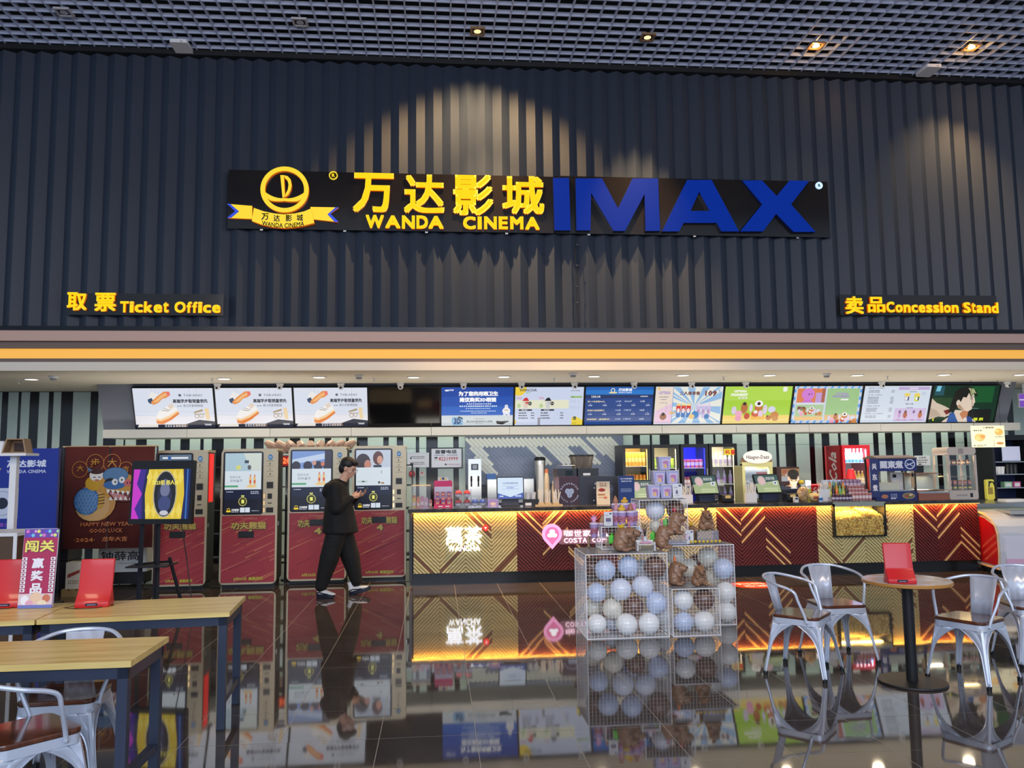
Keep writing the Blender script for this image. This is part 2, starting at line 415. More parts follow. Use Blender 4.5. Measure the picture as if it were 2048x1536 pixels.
# ================================================================ CEILING FITTINGS
wm, ym = M('gimbal_white', (200,200,205), .4, .3), None
for i, ((px, py), pw) in enumerate(SPOTS):
    p = P(px, py, Z=gz-.01)
    t = T('ceiling_spotlight', ['white square spotlight in the grid, unlit, far left of the ceiling','white square spotlight in the grid, unlit, right of the left white box','square spotlight in the grid glowing weakly above the yellow lettering','square spotlight in the grid glowing weakly above the big blue letters','bright warm spotlight in the grid beside the pale lit grid patch','bright warm spotlight in the grid nearest the right edge'][i], 'spotlight', p)
    t.scale = (.66,.66,.66)
    f = MB(); f.box(-.15,-.11,-.15,.15,-.012,.03); f.box(.11,.15,-.15,.15,-.012,.03); f.box(-.11,.11,-.15,-.11,-.012,.03); f.box(-.11,.11,.11,.15,-.012,.03)
    f.build('frame', wm if not pw else M('gimbal_warm',(150,120,90),.4,.3), t)
    h = MB().lathe([(.105,-.0),(.105,.06),(.06,.1)], n=20); h.build('lamp_housing', M('reflector', (120,120,125), .25, .9), t, True)
    lens = MB().lathe([(.075,-.004),(.07,.004)], n=20)
    lens.build('lamp', M('spot_off', (200,205,215), .2, .2) if not pw else M('spot_lit%d' % i, (255,230,190), .4, emit=(255,214,150), es={2:1.2,3:1.5,4:14,5:14}[i]), t)
    if pw: light('SPOT', p-Vector((0,0,.03)), pw, (255,205,140), .05, target=(p.x + (.0 if i < 4 else .1), YF+.02, p.z - {2:2.4,3:3.6,4:3.4,5:2.4}[i]), spot={2:112,3:46,4:50,5:80}[i], blend=1, name='spot_beam')
    if i > 3: light('POINT', p-Vector((0,0,.05)), 5, (255,190,110), .03, name='spot_halo')
    if i == 2: light('SPOT', p-Vector((0,0,.03)), 1700, (255,205,140), .05, target=(p.x+.3, YF+.02, p.z-3.6), spot=44, blend=1, name='spot_core')
for i, (px, py) in enumerate([(363,93),(1857,141)]):
    p = P(px, py, Z=gz-.03)
    t = T('wireless_box', 'flat white box under the grid ceiling at the %s' % ['left','right'][i], 'access point', p, rz=.0)
    MB().cbox(-.12,.12,-.16,.16,-.025,.025,.03,ax='z').build('cover', WHT, t, True); MB().box(.03,.06,-.1615,-.159,-.012,-.004).build('indicator', BLK, t)
# downlights in the soffit
DL = [(63,758),(448,757),(638,754),(827,754),(1008,753),(1188,752),(1366,750),(1539,750),(1714,750),(1888,749),(2040,749)]
dn = ['leftmost, above the blue banner','above the first and second screens','above the second and third screens','above the black screen','above the blue 3D glasses screen','above the timetable screen','above the sunburst meal screen','above the lime green screen','above the blue framed toy screen','above the screen of the young man','at the right edge of the frame']
for i, (px, py) in enumerate(DL):
    p = P(px, py, Z=ZS); p.y = 12.2; p = P(px, py, Z=ZS)
    t = T('downlight', 'round soffit downlight %s' % dn[i], 'downlight', p, group='downlights in the soffit')
    MB().lathe([(.105,0),(.11,-.008),(.09,-.012),(.088,0)], n=24, cap=False).build('rim', WHT, t, True)
    MB().lathe([(.088,-.006),(.088,-.003)], n=24).build('lamp', M('downlight_glow', (255,250,235), .4, emit=(255,244,222), es=3), t)
    light('SPOT', p-Vector((0,0,.03)), 58, (255,232,196), .08, target=(p.x, p.y+.3, 0), spot=165, blend=.6, name='downlight_beam')

sm = [(107,752),(718,750),(1146,746),(1653,747)]
for i, (px, py) in enumerate(sm):
    p = P(px, py, Z=ZS); t = T('smoke_detector', 'white smoke detector on the soffit %s' % ['above the blue banner','above the third shoe screen','above the price list of drinks','left of the price menu screen'][i], 'smoke detector', p)
    MB().lathe([(.065,0),(.065,-.02),(.05,-.035)], n=18).build('base', WHT, t, True); MB().lathe([(.045,-.036),(.04,-.06),(.02,-.065)], n=18).build('sensor_cap', M('grey_plastic',(150,150,150),.5), t, True)
for i, (px, py) in enumerate([(38,760),(425,756),(748,756),(1108,756),(1447,753),(1775,752)]):
    p = P(px, py, Z=ZS); t = T('sprinkler', 'small fire sprinkler hanging from the soffit %s' % ['at the far left','above the second screen left edge','above the black screen left edge','above the tea menu screen','above the lime screen left edge','above the white price menu'][i], 'sprinkler', p)
    MB().lathe([(.03,0),(.03,-.006)], n=12).build('escutcheon', WHT, t); MB().lathe([(.008,-.006),(.008,-.05),(.022,-.052),(.022,-.056)], n=10).build('head', STEEL, t)
CAMS = [(435,767),(560,767),(682,766),(801,766),(927,765),(1043,765),(1149,765),(1268,764),(1383,763),(1491,762),(1763,761),(2014,759)]
cn = ['first and second shoe screens','second shoe screen right end','third shoe screen','black screen','blue 3D glasses screen left part','tea menu screen left end','tea menu screen right end','film timetable screen','sunburst meal screen','lime green screen','white price menu screen','grey end wall at the right']
for i, (px, py) in enumerate(CAMS):
    p = P(px, py-4, Z=ZS); p.y = 13.12; p = P(px, py, Y=13.12); p.z = ZS
    t = T('security_camera', 'small white turret camera over the %s' % cn[i], 'camera', p, group='turret cameras above the screens')
    MB().lathe([(.055,0),(.06,-.03),(.045,-.045)], n=14).build('mount', WHT, t, True)
    MB().ell((0,-.01,-.065),(.048,.048,.05),14,8).build('ball', WHT, t, True)
    MB().ell((0,-.05,-.08),(.02,.012,.02),10,6).build('lens', BLK, t, True)
# ================================================================ SIGNS ON THE FACADE
YS = YF-.04
def sidesplit(mb, s, bold, ext, x, z, w, h, y, col, colside, shear=0):
    vv, ff, nz, (x0,x1,y0,y1) = glyphs(s, bold, ext, 3, shear)
    base = len(mb.v)
    mb.v += [(x+(a-x0)/(x1-x0)*w, y-(c/ext+1)*.5*.035, z+(b-y0)/(y1-y0)*h) for a,b,c in vv]
    for f, q in zip(ff, nz): mb.f.append(tuple(i+base for i in f)); mb.m.append(0 if q > .5 else 1); mb.c.append(None)
YEL = M('yellow_letter_face', (120,92,10), .5, emit=(246,216,34), es=.92); YSD = M('yellow_letter_side', (150,90,10), .4, emit=(255,120,10), es=.45)
BLU = M('blue_letter_face', (2,14,50), .6, emit=(4,44,150), es=.85, spec=1.15); BSD = M('blue_letter_side', (8,30,90), .4)
PNL = M('glossy_black_sign_panel', (20,19,22), .12, 0, noise=(.8,(30,26,24)))
def letters(chars, boxes, parent, y, bold=.03, mats=(YEL,YSD)):
    for s, (x0,y0,x1,y1) in zip(chars, boxes):
        x, z, w, h = R4(x0,y0,x1,y1,y)
        mb = MB(); sidesplit(mb, s, bold, .1, x-parent.location.x, z-parent.location.z, w, h, -.012, None, None)
        mb.build('letter', list(mats), parent)
sx, sz, sw, sh = R4(455,340,1106,468,YS); sz = P(780,462,Y=YS).z; sh = P(780,347,Y=YS).z-sz
sg = T('cinema_sign', 'long black sign with yellow cinema lettering and round emblem on the corrugated wall', 'sign', (sx, YS, sz))
MB().box(0, sw, -.012, .0, 0, sh).build('panel', PNL, sg)
for a in (.1,.35,.6,.85):
    MB().box(sw*a-.02, sw*a+.02, 0, .06, -.02, .02).build('bracket', STEEL, sg)
letters('万达影城', [(706,349,788,426),(808,352,889,428),(906,352,986,432),(1004,355,1087,430)], sg, YS, .026)
letters('WANDA', [(732,432,768,458),(771,433,801,458),(804,433,830,459),(833,433,856,459),(857,434,887,459)], sg, YS, .04)
letters('CINEMA', [(926,435,951,460),(955,435,963,460),(968,435,993,460),(997,435,1015,460),(1020,435,1046,460),(1050,436,1078,461)], sg, YS, .04)
# emblem
ex, _, _, _ = R4(571,380,572,381,YS); ez = P(571,382,Y=YS).z; er = .335
def ringmb(cx, cz, ro, ri, y0, y1, n=40):
    mb = MB(); vs = []; fs = []
    for i in range(n):
        t = 2*PI*i/n; c, s = math.cos(t), math.sin(t)
        vs += [(cx+ro*c,y0,cz+ro*s),(cx+ri*c,y0,cz+ri*s),(cx+ro*c,y1,cz+ro*s),(cx+ri*c,y1,cz+ri*s)]
    for i in range(n):
        a, b = 4*i, 4*((i+1)%n); mb_f = [(a,a+1,b+1,b),(a,b,b+2,a+2),(a+1,a+3,b+3,b+1)]; fs += mb_f
    mb.add(vs, [fs[k] for k in range(0,len(fs),3)], 0); mb.add(vs, [f for k,f in enumerate(fs) if k%3], 1); return mb
ex -= sx; ez -= sz
rg = ringmb(ex, ez, er, er-.065, -.067, -.012); emb = rg.build('emblem_ring', [YEL, YSD], sg)
def flat(pts, name, par, mats=(YEL,YSD), y0=-.067, y1=-.012):
    mb = MB(); n = len(pts)
    mb.add([(a,y0,b) for a,b in pts], [tuple(range(n))], 0)
    mb.add([(a,y0,b) for a,b in pts]+[(a,y1,b) for a,b in pts], [(i,(i+1)%n,(i+1)%n+n,i+n) for i in range(n)], 1)
    return mb.build(name, list(mats), par)
def e2(u, v): return (ex+u*er, ez+v*er)
def arc(u0, v0, u1, v1, bulge, n=10):
    return [(u0+(u1-u0)*i/n, v0+(v1-v0)*i/n+bulge*4*(i/n)*(1-i/n)) for i in range(n+1)]
# globe wave crescent and sail mark
flat([e2(*p) for p in arc(-.86,-.08,0,-.38,-.1)+arc(0,-.38,.86,-.08,-.1)[1:]+arc(.8,-.3,.55,-.5,-.02)+arc(.55,-.5,0,-.50,-.02)[1:]+arc(0,-.50,-.55,-.5,-.02)[1:]+arc(-.55,-.5,-.8,-.3,-.02)[1:]], 'emblem_wave', sg)
ms = MB()
for pl in ([(-.19,.62),(-.04,.62),(.02,-.30),(-.08,-.38)], [(-.04,.62),(.12,.58),(.24,.45),(.29,.2),(.26,.0),(.16,-.22),(.02,-.34),(.05,-.18),(.13,0),(.16,.2),(.12,.38),(.0,.50)]):
    n_ = len(pl); q = [e2(*p) for p in pl]
    ms.add([(a,-.067,b) for a,b in q], [tuple(range(n_))], 0); ms.add([(a,-.067,b) for a,b in q]+[(a,-.012,b) for a,b in q], [(i,(i+1)%n_,(i+1)%n_+n_,i+n_) for i in range(n_)], 1)
ms.build('emblem_sail', [YEL, YSD], sg)
def spx(x, y, dy=0): p = P(x, y, Y=YS); return (p.x-sx, p.z-sz)
rbB = (M('ribbon_blue', (20,60,190), .4, emit=(20,60,190), es=.7),)*2
flat([spx(*p) for p in [(456,410),(476,425),(458,438),(506,440),(506,414)]], 'ribbon_tail', sg, y0=-.05)
flat([spx(*p) for p in [(622,416),(622,440),(677,446),(660,430),(678,417)]], 'ribbon_tail', sg, y0=-.05)
flat([spx(*p) for p in [(456,410),(462,410),(480,425),(464,438),(456,438),(472,425)]], 'ribbon_edge', sg, rbB, -.055, -.05)
flat([spx(*p) for p in [(678,417),(672,417),(656,431),(670,446),(678,446),(662,430)]], 'ribbon_edge', sg, rbB, -.055, -.05)
top = [(510,419),(530,426),(550,430),(571,432),(592,430),(610,426),(624,420)]; bot = [(630,449),(610,454),(592,457),(571,459),(548,457),(525,452),(506,445)]
flat([spx(*p) for p in top+bot], 'ribbon', sg, y0=-.075)
tb = MB(); 
for s, (x0,y0,x1,y1) in zip('万达影城', [(525,430,540,443),(549,433,562,446),(573,433,586,446),(595,432,608,445)]):
    vv, ff, _, bb = glyphs(s, .02, 0, 2); a0, b0 = spx(x0,y1); a1, b1 = spx(x1,y0)
    tb.add([(a0+(p[0]-bb[0])/(bb[1]-bb[0])*(a1-a0), -.0765, b0+(p[1]-bb[2])/(bb[3]-bb[2])*(b1-b0)) for p in vv], ff)
vv, ff, _, bb = glyphs('WANDA CINEMA', .015, 0, 2); a0, b0 = spx(526,455); a1, b1 = spx(610,447)
tb.add([(lambda u: (a0+u*(a1-a0), -.0765, b0-.035*4*u*(1-u)+.012+(p[1]-bb[2])/(bb[3]-bb[2])*(b1-b0)))((p[0]-bb[0])/(bb[1]-bb[0])) for p in vv], ff)
tb.build('ribbon_lettering', M('ribbon_text_blue', (16,40,140), .5), sg)
def regmark(par, cx, cz, r, fg, bg, y=-.03):
    mb = MB(); mb.lathe([(r,0)], n=2, cap=False) if False else None
    m1 = ringmb(cx, cz, r, r*.78, y, -.012, 24); m1.build('mark_ring', [fg, fg], par)
    if bg: 
        m2 = MB().prism([(cx+r*.78*math.cos(2*PI*i/20), cz+r*.78*math.sin(2*PI*i/20)) for i in range(20)], 'y', y+.004, -.012); m2.build('mark_disc', bg, par)
    vv, ff, _, bb = glyphs('R', .03, 0, 2)
    MB().add([(cx-r*.33+(p[0]-bb[0])/(bb[1]-bb[0])*r*.7, y-.001, cz-r*.42+(p[1]-bb[2])/(bb[3]-bb[2])*r*.84) for p in vv], ff).build('mark_letter', fg if not bg else PNL, par)
p = spx(667,352); regmark(sg, p[0], p[1], .062, YEL, None)
# second sign
ix, iz, iw, ih = R4(1110,353,1653,473,YS); iz = P(1380,471,Y=YS).z; ih = P(1380,358,Y=YS).z-iz
sx2=0
im = T('large_format_sign', 'black sign with four huge blue letters right of the yellow cinema lettering', 'sign', (ix, YS-.0, iz))
MB().box(0.0, iw, -.012, .0, 0, ih).build('panel', PNL, im)
for a in (.12,.5,.88): MB().box(iw*a-.02, iw*a+.02, 0, .06, -.02, .02).build('bracket', STEEL, im)
def ipx(x, y): p = P(x, y, Y=YS-.07); return (p.x-ix, p.z-iz)
for pl in ([(1106,356),(1138,356),(1141,461),(1109,461)],
           [(1151,357),(1204,357),(1236,417),(1265,357),(1316,357),(1320,462),(1291,462),(1289,388),(1250,462),(1227,462),(1182,386),(1181,461),(1153,461)],
           [(1374,360),(1423,360),(1478,463),(1443,463),(1433,446),(1367,446),(1358,463),(1324,463)],
           [(1484,361),(1524,361),(1553,392),(1579,361),(1618,362),(1582,409),(1631,464),(1587,464),(1552,428),(1526,463),(1480,463),(1524,409)]):
    q = [ipx(*p) for p in pl]
    if len(pl) == 8 and pl[0][0] == 1374:
        inn = [ipx(1398,384),(ipx(1419,422)),(ipx(1381,422))]
        # letter with a counter: outline split in two polygons
        a = [q[0], ipx(1398,360), inn[0], inn[2], ipx(1400,422), ipx(1400,446), q[5], q[6], q[7]]
        c = [ipx(1398,360), q[1], q[2], q[3], q[4], ipx(1400,446), ipx(1400,422), inn[1], inn[0]]
        mb = MB()
        for r_ in (a, c):
            n_ = len(r_); mb.add([(u,-.075,v) for u,v in r_], [tuple(range(n_))], 0)
            mb.add([(u,-.075,v) for u,v in r_]+[(u,-.012,v) for u,v in r_], [(i,(i+1)%n_,(i+1)%n_+n_,i+n_) for i in range(n_)], 1)
        mb.build('letter', [BLU, BSD], im)
    else: flat(q, 'letter', im, (BLU, BSD), y0=-.075)
p = ipx(1641,369); regmark(im, p[0], p[1], .055, M('mark_blue_white', (190,215,255), .4, emit=(170,205,255), es=1.0), M('mark_disc_white', (190,215,255), .4, emit=(170,205,255), es=1.0))
# small signs
def smallsign(name, label, pb, chars, boxes, txt, tb_):
    x, z, w, h = R4(*pb, YS); t = T(name, label, 'sign', (x, YS, z))
    MB().box(0, w, -.012, 0, 0, h).build('panel', PNL, t)
    for a in (.1, .9): MB().box(w*a-.02, w*a+.02, 0, .06, h*.5-.02, h*.5+.02).build('bracket', STEEL, t)
    letters(chars, boxes, t, YS, .028)
    vv, ff, nz, bb = glyphs(txt, .045, .1, 2); x0, z0, w0, h0 = R4(*tb_, YS)
    # one mesh for each letter of the latin lettering
    adv = 0; tot = sum(.33 if c in ' i' else 1 for c in txt)
    xs = x0-x; cw = {' ':.42,'i':.42,'f':.5,'t':.55,'T':.85,'O':1.1,'C':1.02,'S':.95,'c':.8,'k':.85,'e':.83,'o':.88,'n':.88,'s':.78,'a':.82,'d':.88}
    tot = sum(cw[c] for c in txt)
    for c in txt:
        a = cw[c]/tot*w0
        if c != ' ':
            up = c in 'TOCS'; asc = c in 'dkfit'
            hh = h0*(1 if up or asc else .74); mb = MB(); hh *= .95 if c == 't' else 1
            sidesplit(mb, c, .034, .1, xs+a*.06, z0-z, a*.88, hh, -.012, None, None); mb.build('letter', [YEL, YSD], t)
        xs += a
smallsign('ticket_sign', 'small black sign with yellow ticket office lettering at the left', (136,589,448,630), '取票', [(136,586,177,622),(191,587,235,624)], 'Ticket Office', (241,605,444,626))
smallsign('concession_sign', 'small black sign with yellow concession stand lettering at the right', (1680,592,1991,630), '卖品', [(1689,594,1723,629),(1733,595,1766,626)], 'Concession Stand', (1769,606,1993,626))
cb = MB(); cp = [P(x, y, Y=YF-.03) for x, y in [(1150,476),(1151,520),(1155,560),(1153,600),(1156,640),(1157,658)]]
cb.tube(cp, .006, 6)
for y in (490,531,573,605): q = P(1154, y, Y=YF-.03); cb.box(q.x-.02,q.x+.02,q.y-.012,q.y,q.z-.01,q.z+.01)
tag(cb.build('hanging_cable', BLK), 'thin black cable hanging below the sign down the corrugated wall', 'cable')
# ================================================================ MENU SCREENS
SE = [262,427,585,736,881,1029,1170,1310,1449,1588,1728,1866,2003]
TY0, TY1 = 13.2, 13.46
tz1 = 2.925+.03; tz0 = 2.30
def screen_pic(i, w, h):
    W, H = 160, 90
    if i in (0,1,2):
        g = G(W,H,w,h,(222,228,242)); g.rect(0,62,160,28,(236,234,240))
        for x in (38,44,112,126): g.line((x,0),(x,40),.5,(190,196,210))
        g.line((0,52),(160,55),.6,(200,205,220)); g.line((0,62),(160,64),.5,(205,205,215))
        # upper shoe, sole towards us
        g.poly([(30,20),(38,8),(50,16),(44,30),(36,32)],(240,238,236)); g.poly([(28,26),(36,22),(40,30),(34,36),(29,32)],(60,80,110))
        g.poly([(34,32),(46,20),(62,8),(72,8),(74,16),(66,22),(58,24),(48,34),(38,38)],(236,150,80)); g.poly([(38,32),(56,16),(68,10),(72,14),(60,20),(46,32)],(246,190,130))
        g.poly([(66,9),(73,9),(74,16),(68,19)],(240,120,110))
        # lower shoe
        g.poly([(42,64),(48,52),(60,46),(68,38),(76,34),(80,40),(86,48),(88,56),(70,70),(52,78),(42,76)],(246,243,240))
        g.poly([(41,72),(50,74),(68,66),(86,52),(89,58),(72,72),(54,82),(42,80)],(232,130,50)); g.poly([(41,68),(50,70),(68,62),(86,50),(87,54),(68,68),(50,75),(41,73)],(250,210,160))
        g.poly([(66,40),(76,34),(80,42),(72,48)],(230,214,200)); g.line((54,50),(68,52),1.4,(150,140,135)); g.line((58,46),(72,50),1.2,(160,150,145))
        g.text('TAKANIS',100,14,38,5,(90,96,110)); g.ell(93,16.5,3,3,(100,105,120)); g.text('高端学步鞋销量领先',78,25,70,9,(34,38,52),.03); g.dash(86,40,10,1.5,2,(90,95,110)); g.text('泰兰尼斯稳稳鞋',98,37,40,6,(80,84,98))
        g.poly([(118,54),(136,48),(137,52),(119,57)],(176,150,110)); g.poly([(140,46),(148,46),(150,72),(142,72)],(240,214,170)); g.ring(124,64,4.5,5,1.2,(170,140,100)); g.ring(133,63,4,5,1.2,(180,150,110)); g.rect(118,58,22,1.5,(190,165,130))
        g.poly([(0,82),(100,82),(128,72),(160,76),(160,90),(0,90)],(24,32,56)); g.poly([(6,82),(44,82),(44,88),(3,88)],(236,230,222)); g.dash(58,83,26,1.6,5,(230,232,240),2); g.rect(78,82,26,6,(130,105,90)); g.dash(80,83.5,22,1.4,4,(235,235,240),2); g.text('TAKANIS',138,81,14,4,(235,238,245),.03)
        return g
    if i == 3:
        g = G(W,H,w,h,(9,9,12)); g.rect(106,75,38,13,(34,26,22)); return g
    if i == 4:
        g = G(W,H,w,h,(20,82,180)); g.rect(0,0,160,22,(16,70,165)); g.rect(0,45,160,22,(28,98,196)); g.rect(0,66,160,24,(208,216,222))
        g.ell(12,8,5,2,(235,240,250)); g.text('万达电影',16,5,11,4,(240,245,255),.03)
        g.text('为了您的用眼卫生',38,10,88,11,(255,255,255),.05); g.text('建议购买3D眼镜',40,24,82,11,(255,255,255),.05)
        g.dash(56,38,56,2.6,12,(220,232,250)); g.dash(40,43,86,3,18,(220,232,250)); g.dash(54,49,56,2,12,(200,220,245)); g.dash(42,55,80,2,26,(200,220,245)); g.dash(66,59.5,36,2,12,(190,212,240))
        g.poly([(24,70),(44,69),(48,76),(47,88),(26,89),(22,80)],(130,180,220)); g.text('3D',28,72,16,14,(34,70,120),.05); g.poly([(38,68),(48,72),(47,75),(37,71)],(30,34,44))
        g.ell(145,46,4,5,(236,238,244)); g.ell(145,56,9,8,(240,240,246)); g.rect(138,60,6,7,(226,230,238)); g.rect(147,60,6,7,(226,230,238)); g.rect(141,53,8,2,(200,170,90)); g.ell(143.5,45,.7,.7,(40,50,80)); g.ell(146.5,45,.7,.7,(40,50,80))
        g.text('建议您自备或购买3D眼镜',56,78,58,5,(60,66,78),.01); g.dash(74,73.5,22,1.4,8,(130,136,148)); g.dash(76,85,18,1,8,(130,136,148))
        g.poly([(122,79),(134,80),(150,79),(151,82),(140,84),(136,88),(124,86)],(20,22,30)); g.poly([(136,86),(150,79),(150,80.5),(138,88)],(60,60,66)); return g
    if i == 5:
        g = G(W,H,w,h,(206,216,240)); g.rect(0,31,126,20,(232,232,206)); g.ell(8,2,18,19,(244,212,70),24); g.ell(0,82,4,5,(236,190,60)); g.poly([(134,72),(144,70),(160,78),(160,90),(134,90)],(240,214,70))
        g.text('WANCHA',10,4,40,7,(28,30,34),.012); g.text('萬茶',25,12,10,4,(130,200,120),.01); g.dash(130,8,22,2.4,6,(150,150,150)); g.rect(130,22,27,4,(150,190,100)); g.dash(131,23,8,1.4,3,(60,90,40))
        for q in (0,52):
            g.poly([(19+q,34),(31+q,34),(29+q,50),(21+q,50)],(226,206,196) if not q else (206,208,210)); g.poly([(17+q,33),(22+q,26),(28+q,25),(33+q,33)],(206,44,52) if not q else (26,30,42)); g.poly([(24+q,34),(32+q,35),(30+q,41),(25+q,39)],(206,90,80) if not q else (190,190,200))
            g.ell(35+q,39,4,4.5,(34,34,38)); g.text('¥16',32.6+q,37.2,4.8,3.4,(230,230,230),.01); g.ring(9+q*1.0,44.5,4,4.5,1,(120,180,70)); g.poly([(7+q,46),(10+q,41),(11.5+q,45)],(130,190,80))
            g.rect(9+q,52.5,31,3.6,(28,30,36)); g.dash(16+q,53.4,14,1.8,4,(225,225,225)); g.dash(4+q,24,12,1.5,4,(216,120,150),2)
            g.dash(9+q,60,18,2.6,5,(44,46,56)); g.dash(9+q,66,20,2.6,6,(44,46,56)); g.dash(9+q,72,22,2.6,7,(44,46,56))
            for v in (60,66,72): g.dash(38+q*1.32,v,8,2.4,3,(60,60,66))
        g.ring(138,61-26,0.1,0.1,.05,(0,0,0))
        for v in (34,48):
            for u in (132,139,148): g.ring(u+1,v,2.6,3,.4,(160,168,190),12)
        g.ell(141,74,4.2,4.2,(40,40,30)); g.dash(138,73,6,1,3,(230,220,120),2); g.dash(134,85,12,1.4,5,(150,130,40))
        g.rect(54,72,6,18,(150,150,160)); return g
    if i == 6:
        g = G(W,H,w,h,(18,66,140)); g.rect(0,0,160,19,(30,120,205)); g.rect(0,0,160,8,(22,96,182)); g.rect(0,19,160,8,(14,46,100))
        g.ring(64,9,5,5.4,1.6,(250,240,210)); g.poly([(54,13),(75,13),(72,16),(57,16)],(240,220,150)); g.text('万达影城',77,4,32,7,(250,252,255),.035); g.text('WANDA CINEMA',77,12.5,32,3,(235,242,255),.02)
        g.rect(14,20.5,.8,5,(240,240,250)); g.text('正在上映',16,21,19,5,(235,240,250),.03); g.dash(130,22,18,2.6,6,(220,230,245))
        for k, v in enumerate((33,54,75)):
            g.rect(0,v-6,160,.8,(10,50,118)); g.text(['第二十条(国语IMAX)','周处除三害(国语数字)','热辣滚烫 · (国语数字)'][k],6,v,(40,40,54)[k],4.5,(240,226,170),.02)
            g.text(['141分钟','134分钟','129分钟'][k],72,v,13,3.6,(210,225,245),.01); g.text(['1号IMAX厅','7号厅','5号厅'][k],92,v,18,3.6,(210,225,245),.01); g.text(['110元','100元','90元'][k],130,v,11,4,(235,240,250),.02)
            if k < 2:
                for q, s in enumerate([['17:40','14:00','16:45','19:00','22:05'],['11:30','14:00','16:30','19:00','21:25']][k]): g.text(s,8+q*34,v+9.5,9,3.4,(235,240,250),.02); g.ell(13+q*34,v+7,.6,.8,(230,240,250),8)
        return g
    if i == 7:
        g = G(W,H,w,h,(236,236,226)); g.k += 1
        for a in range(0,36,2):
            t0, t1 = 2*PI*a/36, 2*PI*(a+1)/36
            g.poly([(94,48),(94+110*math.cos(t0),48+110*math.sin(t0)),(94+110*math.cos(t1),48+110*math.sin(t1))],(150,190,230),False)
        g.rect(0,0,42,90,(238,222,206)); g.poly([(0,60),(42,40),(42,90),(0,90)],(236,200,222)); g.rect(42,0,1,90,(90,140,210))
        for a in ((0,0,160,2),(0,88,160,2),(0,0,1.6,90),(158.4,0,1.6,90)): g.rect(*a,(220,235,250))
        g.text('CAPYBARA',8,11,28,8,(186,160,206),.04); g.dash(10,24,22,2,6,(110,110,130)); g.dash(14,30,14,1.6,5,(110,110,130)); g.text('+19.9',12,37,16,4,(100,90,120))
        g.text('三人尊享餐',58,12,48,9,(120,66,60),.03); g.text('109',118,10,28,13,(128,70,62),.04); g.text('.9',147,8,7,6,(90,120,190),.01)
        for u in (52,64,76): g.poly([(u,46),(u+11,46),(u+10,74),(u+1,74)],(216,50,56)); g.poly([(u+.6,60),(u+10.6,60),(u+10,74),(u+1,74)],(60,120,190)); g.ell(u+5.5,58,3.6,6,(236,226,226)); g.poly([(u,46),(u+2,40),(u+5,42),(u+8,39),(u+11,46)],(244,220,140))
        for u in (100,112,124): g.poly([(u,46),(u+11,46),(u+9,76),(u+2,76)],(206,190,228)); g.ell(u+5,60,3,5,(186,150,190)); g.ell(u+5.5,44,4.5,4,(230,214,236))
        g.ell(98,68,9,9,(40,130,200)); g.ell(90,72,7,6,(236,200,130)); g.ell(126,72,6,6,(50,120,180)); g.ell(22,72,8,8,(160,104,76)); g.ell(22,66,4,4,(40,26,24)); g.line((28,60),(28,38),.5,(120,130,190)); g.text('福利',36,60,14,6,(236,190,90),.04); g.ell(8,5,3,3,(240,200,90)); return g
    if i == 8:
        g = G(W,H,w,h,(170,214,60)); g.rect(0,0,160,34,(182,222,84)); g.rect(0,70,160,20,(244,214,110)); g.rect(0,80,160,10,(248,222,140))
        g.text('CAPYBARA',22,9,30,6,(250,250,236),.06); g.text('MONKEY',16,17,40,7,(250,250,240),.06); g.rect(34,26,20,4.5,(245,245,225)); g.text('全新上新',36,27,15,2.8,(110,150,60),.02)
        g.poly([(138,2),(148,2),(148,12),(143,14),(138,12)],(245,245,240)); g.rect(68,70,32,11,(242,186,70)); toy(g,36,1.0); return g
    if i == 9:
        g = G(W,H,w,h,(206,216,232))
        for a in range(0,20): u = a*8; g.poly([(u,0),(u+5,0),(u+1,6),(u-4,6)],(96,170,240)) if u > 3 and a % 2 else None; g.poly([(max(u,4),84),(u+5,84),(u+2,90),(max(u-3,0),90)],(96,170,240)) if a % 2 else None
        for v in range(8,84,18): g.rect(0,v,5,8,(96,160,235)); g.rect(155,v,5,8,(96,160,235))
        g.rect(8,6,66,38,(226,130,80)); g.ell(34,20,15,15,(214,130,216)); g.ell(34,42,14,9,(206,120,210)); g.ell(36,20,1.2,2,(20,20,30)); g.ell(42,19,1,1.6,(20,20,30)); g.rect(8,40,66,5,(216,226,235)); g.rect(52,16,14,24,(196,160,216)); g.rect(66,6,8,34,(176,100,80))
        g.rect(8,45,66,38,(176,204,160)); g.text('萌宠',12,49,18,10,(120,66,50),.06); g.rect(8,74,66,9,(236,190,120)); toy(g,20,.5,50,48)
        g.rect(78,6,76,77,(160,200,140)); g.rect(78,70,76,13,(226,186,130)); g.text('CAPYBARA',98,16,30,5,(170,150,206),.05); g.text('MONKEY',92,22,40,6,(160,140,200),.05); g.rect(112,31,18,3.6,(240,240,240)); toy(g,94,.62,46,62); return g
    if i == 10:
        g = G(W,H,w,h,(214,224,238)); g.text('爆米花 | POPCORN',12,4,36,4.4,(80,84,96)); g.text('饮  料 | DRINKS',11,20,34,4.4,(80,84,96)); g.text('小食品 | SNACKS',10,47,34,4.4,(80,84,96)); g.text('冰淇淋 | ICE CREAM',9,66,44,4.4,(80,84,96))
        for v, m in ((11,2),(27,5),(54,3),(73,2)): g.dash(12,v,26,1.8,7,(110,115,128),m); g.dash(66,v,8,1.8,3,(110,115,128),m)
        g.rect(82,3,74,7,(196,170,216)); g.text('超值套餐',108,4.4,20,4.4,(240,235,250),.02); g.dash(110,14,16,1.8,5,(90,90,120)); g.ring(144,19,3.4,3.4,.6,(90,110,170))
